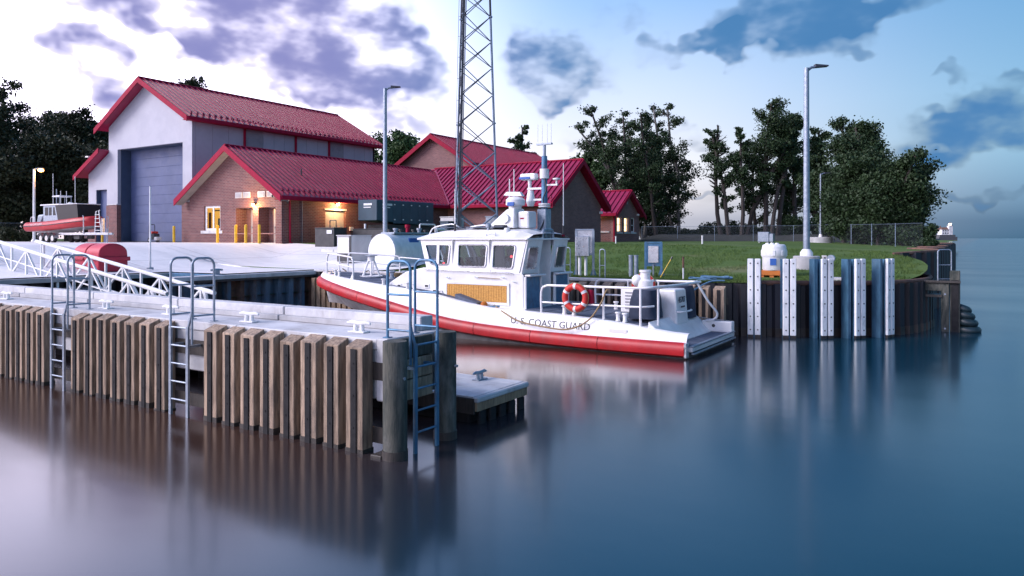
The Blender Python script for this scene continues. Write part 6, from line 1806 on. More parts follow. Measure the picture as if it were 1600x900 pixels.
rb_ = thing('rescue_rhib', 'red inflatable-collared rescue boat with grey cabin on the trailer', 'boat', (-53.5, ty, zg + .8))
rx0, rx1 = -58.3, -49.6
def rhalf(u): t = max(0, (u - .55) / .45); return 1.12 * (1 - t ** 2.4) ** .6
def rz_(u): return zg + 1.33 + .42 * u ** 2.0
rows = []; us = [0, .1, .2, .3, .4, .5, .6, .7, .78, .85, .91, .95, .98, 1.0]
for s in (-1, 1):
    for nm, (u0, u1) in (('collar', (0, .80)), ('collar_bow', (.80, 1.0))):
        rows = []
        for i in range(13):
            u = u0 + (u1 - u0) * i / 12; h = rhalf(u) if u < 1 else 0; x = rx0 + (rx1 - rx0) * u
            rows.append([(x, ty + s * (h + .30 * math.cos(a)), rz_(u) - .04 + .38 * math.sin(a)) for a in [2 * math.pi * k / 12 for k in range(13)]])
        loft(rows).build(nm, MT['red_collar'], rb_, smooth=True)
    MB().tube([(rx0 + (rx1 - rx0) * u, ty + s * (rhalf(u) + .30), rz_(u) + .0) for u in us[:-2]], .035, 6).build('rub_strake', MT['black_paint'], rb_, smooth=True)
    MB().sphere((rx0, ty + s * 1.12, rz_(0)), .29, 12).build('collar_end', MT['red_collar'], rb_, smooth=True)
rows = []
for u in us:
    x = rx0 + .15 + (rx1 - rx0 - .3) * u; k = smooth((u - .55) / .45)
    rows.append([(x, ty - max(rhalf(u) - .08, .02), rz_(u) - .18), (x, ty - max(rhalf(u) - .3, .02), rz_(u) - .42), (x, ty, zg + .80 + .55 * k), (x, ty + max(rhalf(u) - .3, .02), rz_(u) - .42), (x, ty + max(rhalf(u) - .08, .02), rz_(u) - .18)])
loft(rows).build('hull', MT['hull_grey'], rb_, smooth=True)
MB().box(rx0 + .3, rx1 - 1.2, ty - .9, ty + .9, zg + 1.30, zg + 1.36).build('deck', MT['cabinet_grey'], rb_)
# cabin with raked screen
cabp = [(-56.3, zg + 1.36), (-54.1, zg + 1.36), (-54.1, zg + 1.75), (-53.9, zg + 2.0), (-54.35, zg + 3.0), (-56.3, zg + 3.0)]
holes = [[(-56.05, zg + 2.2), (-55.5, zg + 2.2), (-55.5, zg + 2.85), (-56.05, zg + 2.85)], [(-55.4, zg + 2.2), (-54.95, zg + 2.2), (-54.95, zg + 2.85), (-55.4, zg + 2.85)], [(-54.75, zg + 2.2), (-54.3, zg + 2.2), (-54.5, zg + 2.85), (-54.75, zg + 2.85)]]
for s in (-1, 1):
    c = MB().plate(cabp, holes, lambda u, v: (u, ty + s * .82, v), (0, -s * .04, 0)).build('cabin_side', MT['galvanised'], rb_)
    for h in holes: MB().plate(h, [], lambda u, v: (u, ty + s * .80, v), (0, s * .006, 0)).build('pane', MT['pane_black'], c)
MB().hexa([(-54.0, ty - .78, zg + 2.0), (-53.9, ty - .78, zg + 2.0), (-53.9, ty + .78, zg + 2.0), (-54.0, ty + .78, zg + 2.0)], [(-54.45, ty - .78, zg + 3.0), (-54.35, ty - .78, zg + 3.0), (-54.35, ty + .78, zg + 3.0), (-54.45, ty + .78, zg + 3.0)]).build('windscreen', MT['pane_black'], rb_)
MB().box(-56.32, -56.26, ty - .78, ty + .78, zg + 1.36, zg + 3.0).build('cabin_back', MT['aluminium'], rb_)
MB().box(-56.6, -53.6, ty - .95, ty + .95, zg + 3.0, zg + 3.10).build('cabin_roof', MT['white_gloss'], rb_, bevel=.04, seg=2)
MB().box(-53.6, -50.9, ty - .93, ty + .93, zg + 3.01, zg + 3.07).build('canopy_top', MT['white_gloss'], rb_, bevel=.02)
MB().hexa([(-53.85, ty - .88, zg + 1.75), (-50.8, ty - .88, zg + 1.85), (-50.8, ty + .88, zg + 1.85), (-53.85, ty + .88, zg + 1.75)], [(-54.3, ty - .88, zg + 3.0), (-51.0, ty - .88, zg + 3.0), (-51.0, ty + .88, zg + 3.0), (-54.3, ty + .88, zg + 3.0)]).build('canopy_curtain', MT['pane_black'], rb_)
MB().box(-55.6, -54.4, ty - .5, ty + .5, zg + 3.7, zg + 3.82).build('light_bar', MT['white_gloss'], rb_, bevel=.03)
for x in (-55.5, -54.5):
    for s in (-1, 1): MB().cyl((x, ty + s * .45, zg + 3.1), (x, ty + s * .45, zg + 3.72), .03, n=6).build('light_bar_leg', MT['galvanised'], rb_)
MB().cyl((-55.9, ty, zg + 3.1), (-55.9, ty, zg + 4.4), .04, n=6).build('mast', MT['galvanised'], rb_)
for (x, h) in ((-55.2, 5.6), (-54.0, 4.15), (-53.1, 4.1), (-51.8, 5.2)): MB().cyl((x, ty - .6, zg + 3.05), (x - .02, ty - .6, zg + h), .022, n=6).build('aerial', MT['white_matte'], rb_)
MB().lathe((-53.1, ty - .3, zg + 3.07), [(.2, 0), (.22, .08), (.1, .16)], 12).build('radar_dome', MT['white_matte'], rb_, smooth=True)
for s in (-1, 1):
    o = MB().hexa([(-58.0, ty + s * .4 - .2, zg + 1.5), (-57.3, ty + s * .4 - .2, zg + 1.5), (-57.3, ty + s * .4 + .2, zg + 1.5), (-58.0, ty + s * .4 + .2, zg + 1.5)],
                  [(-57.7, ty + s * .4 - .2, zg + 2.3), (-56.7, ty + s * .4 - .2, zg + 2.35), (-56.7, ty + s * .4 + .2, zg + 2.35), (-57.7, ty + s * .4 + .2, zg + 2.3)]).build('outboard_cowl', MT['galvanised'], rb_, bevel=.12, seg=3)
MB().tube(arch((-58.2, ty - .9, zg + 1.5), (-57.5, ty - .9, zg + 1.5), .6, .15), .03, 6).build('stern_rail', MT['white_matte'], rb_, smooth=True)
me = text_mesh('U.S. COAST GUARD', .24, .002, MT['white_matte'], 'lettering')
inv_ = wm(rb_).inverted()
for v in me.vertices:
    x = -57.2 + v.co.x * .9; u = (x - rx0) / (rx1 - rx0); v.co = inv_ @ Vector((x, ty - rhalf(u) - .275, rz_(u) + .08 + v.co.y * .7)) + Vector((0, -.01 - v.co.z, 0))
me.update(); link_mesh(me, 'lettering', rb_)

C_ = Vector((-46.6, ty, zg))
for o_ in (tl, rb_):
    o_.location = C_ + .83 * (o_.location + Vector((1.5, 0, 0)) - C_); o_.scale = (.83, .83, .83)
# ------------------------------------------------------------------ timber fender piles along the quay (behind the boat)
qf = thing('quay_fender_row', 'row of square timber fender piles along the quay beside the patrol boat', 'fender', (-12, 22.0, 0))
k = 0
x = -6.62
while x > -22.5:
    fender_pile(qf, x, 21.9, k); x -= .462; k += 1
MB().box(-22.5, -6.4, 22.115, 22.135, 1.0, 1.2).build('waler', MT['timber_wet'], qf)
bf = thing('corner_fender_row', 'narrow warm brown timber piles at the head corner of the basin', 'fender', (-22.8, 21.6, 0))
for j in range(9):
    x = -23.7 + j * .30
    MB().box(x - .10, x + .10, 21.62, 21.84, -.8, 1.32 + .02 * (j % 3)).build('timber_pile', MT['timber_warm'], bf, bevel=.01)

# ------------------------------------------------------------------ white fender strips on steel beams
labs = ['first', 'second', 'third', 'fourth', 'fifth']
for i, (pxc, yq, yaw_) in enumerate(((-5.80, 22.78, -20), (-4.87, 23.12, -10), (-3.94, 23.68, 8), (-3.13, 24.2, 20), (-2.41, 24.9, 34))):
    face = (RGT * math.sin(R_(yaw_)) - FWD * math.cos(R_(yaw_))).normalized()
    rz = math.atan2(face.y, face.x) + R_(90)
    c = Vector((pxc, yq, 0)) + face * .08
    t = thing('fender_strip_pair', 'pair of tall white bolted fender strips on steel beam, %s from the timber fender row' % labs[i], 'fender', tuple(c), rz, 'white fender strip pairs on the curved quay')
    m = wm(t)
    def B(): b = MB(); b.M = m; return b
    b = B(); b.box(-.20, .20, .02, .05, -.8, 2.36); b.build('steel_flange', MT['steel_dark'], t)
    b = B(); b.box(-.03, .03, .05, .30, -.8, 2.36); b.build('steel_web', MT['blue_steel'], t)
    b = B(); b.box(-.20, .20, .30, .33, -.8, 2.36); b.build('steel_back', MT['blue_steel'], t)
    if i >= 2:
        b = B(); b.box(-.37, -.25, .06, .34, -.8, 2.37); b.build('side_beam', MT['steel_dark'], t, bevel=.01)
    for s in (-1, 1):
        b = B(); b.box(s * .105 - .082, s * .105 + .082, -.07, .018, .08, 2.38); o = b.build('white_strip', MT['uhmw'], t, bevel=.018, seg=2)
        b = B(); b.box(s * .105 - .078, s * .105 + .078, -.06, .018, -.5, .078); b.build('wet_foot', MT['sheet_wet'], o)
        for q in range(6):
            z = 2.24 - q * .40
            b = B(); b.cyl((s * .105, -.078, z), (s * .105, -.066, z), .022, n=8); b.build('bolt_hole', MT['black_paint'], o)

# ------------------------------------------------------------------ shore power boards and little hoops on the quay
def board(label, x, y, w, zt, zb, mat, box=False):
    z = ground(x, y); t = thing('power_pedestal', label, 'pedestal', (x, y, z), R_(32.5) * .6); m = wm(t)
    def B(): b = MB(); b.M = m; return b
    for s in (-1, 1):
        b = B(); b.box(s * w / 2 - .04, s * w / 2 + .04, -.04, .04, -.1, zt - z); b.build('post', MT[mat], t)
        b = B(); b.prism([(s * w / 2 - .12, 0, 0), (s * w / 2 + .12, 0, 0), (s * w / 2, 0, .4)], (0, .03, 0)); b.build('gusset', MT['blue_steel'], t)
    b = B(); b.box(-w / 2 + .042, w / 2 - .042, -.02, .02, zb - z, zt - z - .005); b.build('back_board', MT['aluminium'] if box else MT['blue_steel'], t)
    b = B(); b.box(-w / 2 - .03, w / 2 + .03, -.045, .045, zt - z, zt - z + .05); b.build('top_rail', MT[mat], t)
    b = B(); b.box(-w / 2 + .042, w / 2 - .042, -.03, .03, zb - z - .06, zb - z - .003); b.build('bottom_rail', MT[mat], t)
    if box:
        b = B(); b.box(-w / 2 + .02, w / 2 - .12, -.32, -.022, zb - z - .1, zb - z + .62); o = b.build('meter_box', MT['aluminium'], t, bevel=.015)
        for dx in (-.16, .06):
            b = B(); b.cyl((dx, -.15, -.1), (dx, -.15, zb - z - .1), .055, n=10); b.build('conduit', MT['white_matte'], t, smooth=True)
    else:
        b = B(); b.box(-w / 2 + .1, w / 2 - .1, -.06, -.022, zb - z + .06, zt - z - .1); b.build('panel_face', MT['aluminium'], t, bevel=.01)
        b = B(); b.cyl((0, -.04, -.1), (0, -.04, zb - z), .03, n=8); b.build('conduit', MT['galvanised'], t)
board('tall galvanised power pedestal with meter box behind the wheelhouse', -12.05, 23.8, .62, 3.28, 2.45, 'galvanised', True)
board('blue framed notice board on two posts behind the stern of the boat', -9.95, 25.1, .56, 2.82, 2.05, 'blue_steel')
for i, (x, y, h, lab) in enumerate(((-10.85, 22.75, 1.05, 'slim galvanised ladder hoop beside the tall power pedestal'), (-12.1, 22.6, 1.1, 'slim galvanised ladder hoop before the meter box of the pedestal'))):
    t = thing('ladder_hoop', lab, 'ladder hoop', (x, y, ground(x, y)), group='ladder hoops on the quay')
    MB().tube(arch((x - .10, y, ground(x, y) - .05), (x + .10, y + .0, ground(x, y) - .05), h, .09), .02, 8).build('hoop', MT['galvanised'], t, smooth=True)
    MB().cyl((x - .1, y, ground(x, y) + .45), (x + .1, y, ground(x, y) + .45), .014, n=6).build('rung', MT['galvanised'], t)
for i, x in enumerate((-10.35, -10.15)):
    t = thing('mooring_post', 'short blue-grey mooring post beside the notice board', 'post', (x, 24.0, ground(x, 24)), group='short mooring posts on the quay')
    z = ground(x, 24); MB().cyl((x, 24.0, z - .1), (x, 24.0, z + .75), .075, n=12).build('pipe', MT['galvanised'], t, smooth=True)
    MB().cyl((x, 24.0, z + .75), (x, 24.0, z + .78), .085, n=12).build('cap', MT['galvanised'], t, smooth=True)
mk = thing('marker_stake', 'white stake with dark red tip at the quay edge', 'stake', (-8.1, 23.0, ground(-8.1, 23)))
z = ground(-8.1, 23)
MB().cyl((-8.1, 23.0, z), (-8.1, 23.0, z + .42), .025, n=8).build('shaft', MT['white_matte'], mk)
MB().cyl((-8.1, 23.0, z + .42), (-8.1, 23.0, z + .78), .035, n=8).build('red_tip', MT['rust'], mk)
hs = thing('rope_pile', 'heap of blue-grey rope lying on the quay grass behind the stern', 'rope', (-7.2, 23.3, ground(-7.2, 23.3)))
rr = random.Random(4)
for q in range(5):
    c = Vector((-7.3 + rr.uniform(-.35, .35), 23.2 + rr.uniform(-.12, .12), ground(-7.2, 23.2) + .03 + .03 * q))
    MB().tube([c + Vector(((.28 + .04 * q) * math.cos(t), .17 * math.sin(t), .02 * math.sin(3 * t))) for t in [2 * math.pi * i / 18 for i in range(18)]], .028, 6, closed=True).build('coil', MT['rope_blue'], hs, smooth=True)
bk = thing('boat_hook', 'yellow handled tool leaning beside the notice board', 'tool', (-9.3, 24.6, ground(-9.3, 24.6)))
z = ground(-9.3, 24.6); MB().cyl((-9.45, 24.5, z), (-9.15, 24.7, z + .62), .02, n=6).build('shaft', MT['yellow_paint'], bk); MB().cyl((-9.15, 24.7, z + .62), (-9.10, 24.73, z + .72), .03, n=6).build('grip', MT['black_paint'], bk)

# ------------------------------------------------------------------ white spill drum on orange pallet
x, y = -6.0, 26.2; z = ground(x, y)
pa = thing('spill_pallet', 'orange plastic pallet under the white drum', 'pallet', (x, y, z))
MB().box(x - .42, x + .42, y - .36, y + .36, z + .04, z + .20).build('tray', MT['orange'], pa, bevel=.02)
for s in (-1, 0, 1): MB().box(x + s * .33 - .07, x + s * .33 + .07, y - .34, y + .34, z - .02, z + .039).build('runner', MT['orange'], pa)
MB().box(x - .38, x + .38, y - .32, y + .32, z + .201, z + .215).build('grate', MT['orange'], pa)
dr = thing('plastic_drum', 'squat white plastic tank with ribbed lid on the orange pallet', 'drum', (x, y, z + .215))
zz = z + .215
MB().lathe((x, y, zz), [(.36, 0), (.385, .04), (.39, .44), (.40, .46), (.415, .48), (.415, .70), (.40, .73), (.40, .76), (.38, .85), (.33, .89), (.12, .90)], 26).build('shell', MT['grp_white'], dr, smooth=True)
for a in range(8):
    th = a * math.pi / 4 + .2
    b = MB(); b.M = Matrix.Translation((x, y, zz + .49)) @ Matrix.Rotation(th, 4, 'Z') @ Matrix.Translation((.405, 0, 0)); b.box(-.02, .022, -.06, .06, 0, .20); b.build('rib', MT['grp_white'], dr, bevel=.015)
b = MB(); b.M = Matrix.Translation((x, y, zz + .18)) @ Matrix.Rotation(math.atan2(-FWD.y, -FWD.x) - .42, 4, 'Z') @ Matrix.Translation((.392, 0, 0)); b.box(-.02, .006, -.10, .10, 0, .23); b.build('blue_label', MT['label_blue'], dr)
for q in range(3): MB().lathe((x - .2 + .16 * q, y - .1, zz + .87), [(.07, 0), (.07, .05), (.05, .07)], 10).build('lid_cap', MT['grp_white'], dr)

# ------------------------------------------------------------------ bracket with hose reel on concrete pad
x, y = -4.15, 25.8; z = ground(x, y)
rl = thing('hose_bracket', 'leaning grey steel bracket on a small concrete pad among the white fenders', 'bracket', (x, y, z))
MB().box(x - .35, x + .45, y - .25, y + .3, z - .02, z + .07).build('pad', MT['concrete_pale'], rl, bevel=.01)
b = MB(); b.prism([(x - .14, y, z + .07), (x + .02, y, z + .07), (x - .02, y, z + .4), (x - .10, y, z + .78), (x - .26, y, z + .78), (x - .16, y, z + .4)], (0, .07, 0)); b.build('plate', MT['cabinet_grey'], rl, bevel=.01)
for zq in (.55, .66): MB().box(x - .19, x - .13, y - .012, y - .002, z + zq, z + zq + .07).build('slot', MT['black_paint'], rl)
MB().cyl((x + .02, y + .02, z + .68), (x + .02, y + .22, z + .68), .12, n=14).build('drum', MT['galvanised'], rl, smooth=True)

# ------------------------------------------------------------------ far green power box
x, y = -12.3, 51.4; z = ground(x, y)
pb = thing('transformer_box', 'pale blue-grey transformer box far across the lawn by the fence', 'box', (x, y, z))
MB().box(x - .48, x + .25, y - .3, y + .3, z + .08, 3.42).build('body', MT['galvanised'], pb, bevel=.02)
MB().box(x + .252, x + .52, y - .25, y + .25, z + .08, 3.30).build('side_box', MT['galvanised'], pb, bevel=.02)
for dx in (-.4, .15, .4): MB().box(x + dx - .04, x + dx + .04, y - .2, y + .2, z - .1, z + .08).build('foot', MT['white_matte'], pb)
for (x, y, lab) in ((-19.8, 43.5, 'white utility stub in the lawn before the annex'), (-13.0, 40.0, 'white survey stub in the lawn before the far box')):
    z = ground(x, y); t = thing('utility_stub', lab, 'stub', (x, y, z)); MB().cyl((x, y, z - .1), (x, y, z + .42), .045, n=8).build('pipe', MT['white_matte'], t); MB().cyl((x, y, z + .42), (x, y, z + .46), .06, n=8).build('cap', MT['white_matte'], t)

# ------------------------------------------------------------------ outer timber dolphin with ladder hoop, fenders afloat
dl = thing('timber_dolphin', 'timber mooring dolphin with dark post standing off the curved quay', 'dolphin', (-.95, 27.8, 0))
MB().box(-1.08, -.86, 27.35, 27.6, -1, 1.62).build('inner_post', MT['timber_round'], dl, bevel=.01)
MB().box(-.84, -.56, 27.4, 27.75, -1, 1.95).build('outer_post', MT['timber_round'], dl, bevel=.015)
MB().box(-.80, -.60, 27.36, 27.398, -1, 1.66).build('rubbing_face', MT['rubber'], dl)
MB().box(-1.55, -.86, 27.36, 27.58, 1.30, 1.56).build('tie_beam', MT['timber_round'], dl, bevel=.01)
MB().box(-1.60, -.54, 27.28, 27.349, 1.56, 1.64).build('top_plank', MT['timber_wet'], dl, bevel=.01)
MB().box(-1.55, -1.05, 27.3, 27.9, 1.10, 1.18).build('low_plank', MT['timber_wet'], dl)
for z in (1.2, .1): MB().cyl((-.97, 27.335, z), (-.97, 27.349, z), .03, n=8).build('bolt', MT['galvanised'], dl)
lh = thing('ladder_hoop', 'single grey ladder hoop on the timber dolphin against the lake', 'ladder hoop', (-1.0, 27.9, 1.6), R_(32))
m = wm(lh)
b = MB(); b.M = m; b.tube(arch((-.22, 0, 0), (.22, 0, 0), 1.02, .09), .022, 8); b.build('hoop', MT['galvanised'], lh, smooth=True)
for z in (.52, .06):
    b = MB(); b.M = m; b.cyl((-.22, 0, z), (.22, 0, z), .017, n=6); b.build('rung', MT['galvanised'], lh)
ff = thing('tyre_fender', 'bundle of dark rubber tyre fenders floating beside the timber dolphin', 'fender', (-.25, 27.9, 0))
for q, (dx, z, r, tz) in enumerate(((-.16, .72, .15, 30), (-.10, .52, .18, 18), (-.06, .30, .22, 10), (-.02, .06, .26, 0))):
    c = Vector((-.34 + dx, 27.75, z))
    ax = (RGT * math.cos(R_(tz)) + Vector((0, 0, 1)) * math.sin(R_(tz)))
    M2 = Matrix.Translation(c) @ Matrix.Rotation(R_(tz * .8), 4, FWD)
    b = MB(); b.M = M2; n = 20
    b.tube([(r * math.cos(2 * math.pi * i / n), r * math.sin(2 * math.pi * i / n), 0) for i in range(n)], .125, 10, closed=True)
    b.build('tyre', MT['tyre_black'], ff, smooth=True)
    b = MB(); b.M = M2; b.cyl((0, 0, -.06), (0, 0, .06), r * .8, n=16); b.build('core', MT['tyre_black'], ff)
cl2 = thing('mooring_cleat', 'small dark cleat on the apron at the basin head', 'cleat', (-24.55, 17.6, 1.65))
b = MB(); b.tube([(-24.55, 17.35, 1.78), (-24.55, 17.5, 1.80), (-24.55, 17.7, 1.80), (-24.55, 17.85, 1.78)], .04, 8); b.build('horn', MT['galvanised'], cl2, smooth=True)
b = MB(); b.box(-24.62, -24.48, 17.5, 17.7, 1.62, 1.80); b.build('post', MT['galvanised'], cl2, bevel=.01)
# ------------------------------------------------------------------ trees: tapered trunk and limbs, crown of leaf-sized faces
def quads_mesh(name, P, S, mat, seed):
    rng = np.random.default_rng(seed); n = len(P)
    a = rng.normal(size=(n, 3)); a /= np.linalg.norm(a, axis=1)[:, None]
    b = rng.normal(size=(n, 3)); b -= (b * a).sum(1)[:, None] * a; b /= np.linalg.norm(b, axis=1)[:, None]
    a *= S[:, None]; b *= (S * .62)[:, None]
    V = np.stack([P - a, P - b * .9, P + a, P + b * .9], axis=1)
    me = bpy.data.meshes.new(name)
    me.vertices.add(n * 4); me.vertices.foreach_set('co', V.reshape(-1).astype(np.float32))
    me.loops.add(n * 4); me.loops.foreach_set('vertex_index', np.arange(n * 4, dtype=np.int32))
    me.polygons.add(n); me.polygons.foreach_set('loop_start', np.arange(0, n * 4, 4, dtype=np.int32)); me.polygons.foreach_set('loop_total', np.full(n, 4, dtype=np.int32))
    me.update(calc_edges=True); me.materials.append(mat)
    return me
def tree(label, x, y, h, crown_w, base_frac, seed, leaves=6000, leaf=.20, mat='leaf_dark', bark='bark', lean=(0, 0), trunks=1, clump=.16, group='trees', name='tree', fill=1.0, shape='oval', z=None):
    rr = random.Random(seed); rng = np.random.default_rng(seed)
    z0 = ground(x, y) if z is None else z
    t = thing(name, label, 'tree', (x, y, z0), 0, group)
    tm = MB(); tips = []
    def limb(p, d, L, r, depth):
        n = 4; pts = [p]; rs = [r]; q = p.copy(); dd = d.copy()
        for i in range(n):
            dd = (dd + Vector((rr.gauss(0, .10), rr.gauss(0, .10), rr.gauss(.03, .06)))).normalized()
            q = q + dd * (L / n); pts.append(q.copy()); rs.append(r * (1 - .62 * (i + 1) / n))
        tm.tube(pts, rs, 6 if depth < 2 else 4)
        return pts, rs
    for k in range(trunks):
        off = Vector((rr.uniform(-.4, .4) * (trunks > 1), rr.uniform(-.4, .4) * (trunks > 1), 0))
        sp_ = .10 if trunks == 1 else .24
        d = Vector((lean[0] + rr.gauss(0, sp_), lean[1] + rr.gauss(0, sp_), 1)).normalized()
        base = Vector((x, y, z0 - .2)) + off
        r0 = h * .016 / math.sqrt(trunks) * 1.25 + .04
        L = h * rr.uniform(.98, 1.06)
        pts, rs = limb(base, d, L, r0, 0)
        nb = int(15 / math.sqrt(trunks)) + 8; kd = 1.55 if clump >= .24 else 1.0
        for i in range(nb):
            f_ = base_frac + (1 - base_frac) * (i + .5) / nb
            s = f_ * 4; j = min(int(s), 3); p = pts[j].lerp(pts[j + 1], s - j)
            if shape == 'oval': prof = math.sin(math.pi * min(max((f_ - base_frac) / (1 - base_frac) * .85 + .12, 0), 1)) ** .6
            elif shape == 'top': prof = .35 + .65 * (f_ - base_frac) / (1 - base_frac)
            else: prof = .9 - .35 * (f_ - base_frac) / (1 - base_frac)
            a = rr.uniform(0, 2 * math.pi); bl_ = crown_w * .5 * prof * rr.uniform(.55, 1.1)
            dd = Vector((math.cos(a), math.sin(a), rr.uniform(.25, .9))).normalized()
            bp, br = limb(p, dd, bl_, max(rs[j] * .5, .03), 1)
            tips += [(bp[1], bl_ * .16 * kd), (bp[2], bl_ * .22 * kd), (bp[3], bl_ * .26 * kd), (bp[4], bl_ * .24 * kd)]
            for q in range(4):
                a2 = a + rr.gauss(0, .9); d2 = Vector((math.cos(a2), math.sin(a2), rr.uniform(-.1, .9))).normalized()
                b2, _ = limb(bp[rr.choice((1, 2, 3))], d2, bl_ * rr.uniform(.35, .65), .025, 2); tips += [(b2[4], bl_ * .20 * kd), (b2[3], bl_ * .19 * kd), (b2[2], bl_ * .16 * kd)]
        tips.append((pts[4], crown_w * .08 * kd)); tips.append((pts[3], crown_w * .09 * kd)); tips.append((pts[4].lerp(pts[3], .5), crown_w * .08 * kd))
    tm.build('trunk', MT[bark], t, smooth=True)
    if leaves:
        C = np.array([tuple(p) for p, _ in tips]); Rr = np.array([max(r, crown_w * .05) for _, r in tips])
        w = Rr ** 1.7; w /= w.sum()
        idx = rng.choice(len(C), leaves, p=w)
        g_ = rng.normal(size=(leaves, 3)); g_ /= np.linalg.norm(g_, axis=1)[:, None]
        rad = rng.random(leaves) ** .5 + np.abs(rng.normal(0, .38, leaves))
        P = C[idx] + g_ * (Rr[idx] * rad)[:, None] * np.array([1, 1, .78]) * fill * 1.12
        S = leaf * rng.uniform(.6, 1.35, leaves)
        P -= np.array((x, y, z0))
        me = quads_mesh('crown', P, S, MT[mat], seed); o = bpy.data.objects.new('crown', me); col.objects.link(o); o.parent = t
    return t
def at(px, depth): return tuple((FWD + RGT * ((px - 800) / 1150.0)) * depth)[:2]
def hgt(py, depth, x, y): return EYE + (372 - py) / 1150.0 * depth - ground(x, y)
def T(label, px, depth, top, wpx, base_frac, seed, **kw):
    x, y = at(px, depth); tree(label, x, y, hgt(top, depth, x, y) * 1.0, wpx / 1150.0 * depth, base_frac, seed, **kw)
G1, G2, G3, G4 = 'dark trees behind the boathouse', 'tall trees behind the annex', 'slender trees along the fence', 'dense trees at the lake end of the lawn'
gl = 'dense dark woodland tree behind the parked trailer boat'
for i, (px, dp, top, w, bf_) in enumerate(((-50, 76, 150, 130, .1), (8, 80, 140, 120, .12), (62, 90, 178, 110, .1), (105, 82, 172, 105, .1), (148, 92, 178, 110, .1), (185, 88, 190, 90, .1), (30, 70, 215, 120, .08), (85, 72, 225, 110, .08), (135, 73, 228, 110, .08), (-90, 66, 130, 150, .08), (-20, 64, 240, 90, .05), (165, 70, 260, 80, .05))):
    T(gl, px, dp, top, w, bf_, 100 + i, leaves=17000, leaf=.17, mat='leaf_grove', group=G1, clump=.3, shape='oval')
T('leafy tree top showing over the boathouse ridge', 330, 105, 140, 130, .3, 130, leaves=9000, leaf=.25, mat='leaf_grove', group=None)
for i, (px, top) in enumerate(((572, 212), (612, 212), (648, 214))):
    T('broad green tree between the boathouse and the tall hall roof', px, 112, top, 80, .15, 140 + i, leaves=12000, leaf=.22, mat='leaf_mid', group='trees in the roof gap', clump=.26)
T('small lone tree top rising over the red hall roof', 812, 110, 193, 44, .15, 150, leaves=6500, leaf=.20, mat='leaf_dark', group=None, shape='oval')
T('round dark tree behind the peak of the brick cross wing', 890, 95, 232, 60, .1, 151, leaves=7000, leaf=.25, mat='leaf_mid', group=None, clump=.25)
T('broad dark tree just left of the tall airy clump behind the annex', 935, 90, 232, 75, .08, 152, leaves=17000, leaf=.17, mat='leaf_mid', group=None, clump=.26)
gl = 'tall airy multi-stemmed tree standing behind the brick annex'
for i, (px, dp, top, w, tr_) in enumerate(((982, 80, 170, 72, 2), (1006, 82, 174, 70, 2), (1030, 80, 180, 70, 2), (1056, 84, 168, 64, 2), (995, 86, 230, 70, 2), (1040, 86, 240, 80, 2))):
    T(gl, px, dp, top, w, .12, 160 + i, leaves=9500, leaf=.13, mat='leaf_dark', bark='bark_pale' if i % 2 else 'bark', group=G2, trunks=tr_, clump=.2, lean=((px - 1012) * .0007, 0))
gl = 'slender wind-bent tree with bare lower trunk along the fence'
for i, (px, dp, top, w, bf_, lv, ln) in enumerate(((1140, 78, 196, 56, .25, 4200, -.03), (1166, 80, 186, 72, .32, 5200, .0), (1196, 79, 172, 84, .34, 6500, .05), (1246, 80, 184, 84, .22, 8000, .02), (1226, 82, 258, 62, .12, 4800, -.02), (1276, 82, 205, 66, .1, 6500, .0), (1182, 84, 230, 60, .12, 4200, .02), (1158, 77, 205, 40, .4, 3200, .03), (1214, 78, 190, 40, .4, 3600, .06))):
    T(gl, px, dp, top, w, bf_, 170 + i, leaves=int(lv * 1.4), leaf=.13, mat='leaf_dark', group=G3, clump=.2, lean=(ln, ln * .6), shape='oval')
T('bare leafless tree leaning left of the slender trees', 1128, 79, 195, 40, .4, 180, leaves=0, bark='bark', group='bare trees', lean=(-.12, -.05))
T('bare leafless pole tree leaning right among the slender trees', 1204, 77, 205, 30, .5, 181, leaves=0, bark='bark', group='bare trees', lean=(.13, .07))
gl = 'dense broad dark tree at the lake end of the lawn'
for i, (px, dp, top, w, bf_) in enumerate(((1318, 64, 192, 92, .06), (1352, 60, 186, 96, .05), (1392, 60, 178, 80, .05), (1408, 56, 228, 86, .03), (1330, 58, 240, 90, .03), (1372, 56, 262, 90, .02), (1425, 58, 262, 62, .02), (1296, 66, 240, 60, .08))):
    T(gl, px, dp, top, w, bf_, 190 + i, leaves=20000, leaf=.115, mat='leaf_dark', group=G4, clump=.26)
def bush(label, px, dp, top, w, seed, leaves=3000, leaf=.14, mat='leaf_dark', group='bushes along the fence', zb=None):
    x, y = at(px, dp); h = hgt(top, dp, x, y); ww = w / 1150.0 * dp; z0 = ground(x, y)
    t = thing('bush', label, 'bush', (x, y, z0), 0, group); rng = np.random.default_rng(seed)
    m = 14; C = rng.uniform(-1, 1, (m, 3)) * np.array([ww * .36, ww * .3, h * .26]); C[:, 2] += h * .48
    idx = rng.integers(0, m, leaves); g_ = rng.normal(size=(leaves, 3)); g_ /= np.linalg.norm(g_, axis=1)[:, None]
    P = C[idx] + g_ * (rng.random(leaves) ** .4)[:, None] * np.array([ww * .2, ww * .2, h * .26]); P[:, 2] = np.abs(P[:, 2])
    me = quads_mesh('foliage', P, leaf * rng.uniform(.6, 1.3, leaves), MT[mat], seed); o = bpy.data.objects.new('foliage', me); col.objects.link(o); o.parent = t
    tm = MB(); rr = random.Random(seed)
    for k in range(5): tm.cyl((x, y, z0 - .1), (x + rr.uniform(-.3, .3) * ww, y + rr.uniform(-.2, .2) * ww, z0 + h * .7), .04, .015, 5)
    tm.build('stem', MT['bark'], t)
gl = 'low dark bush on the far side of the chain-link fence'
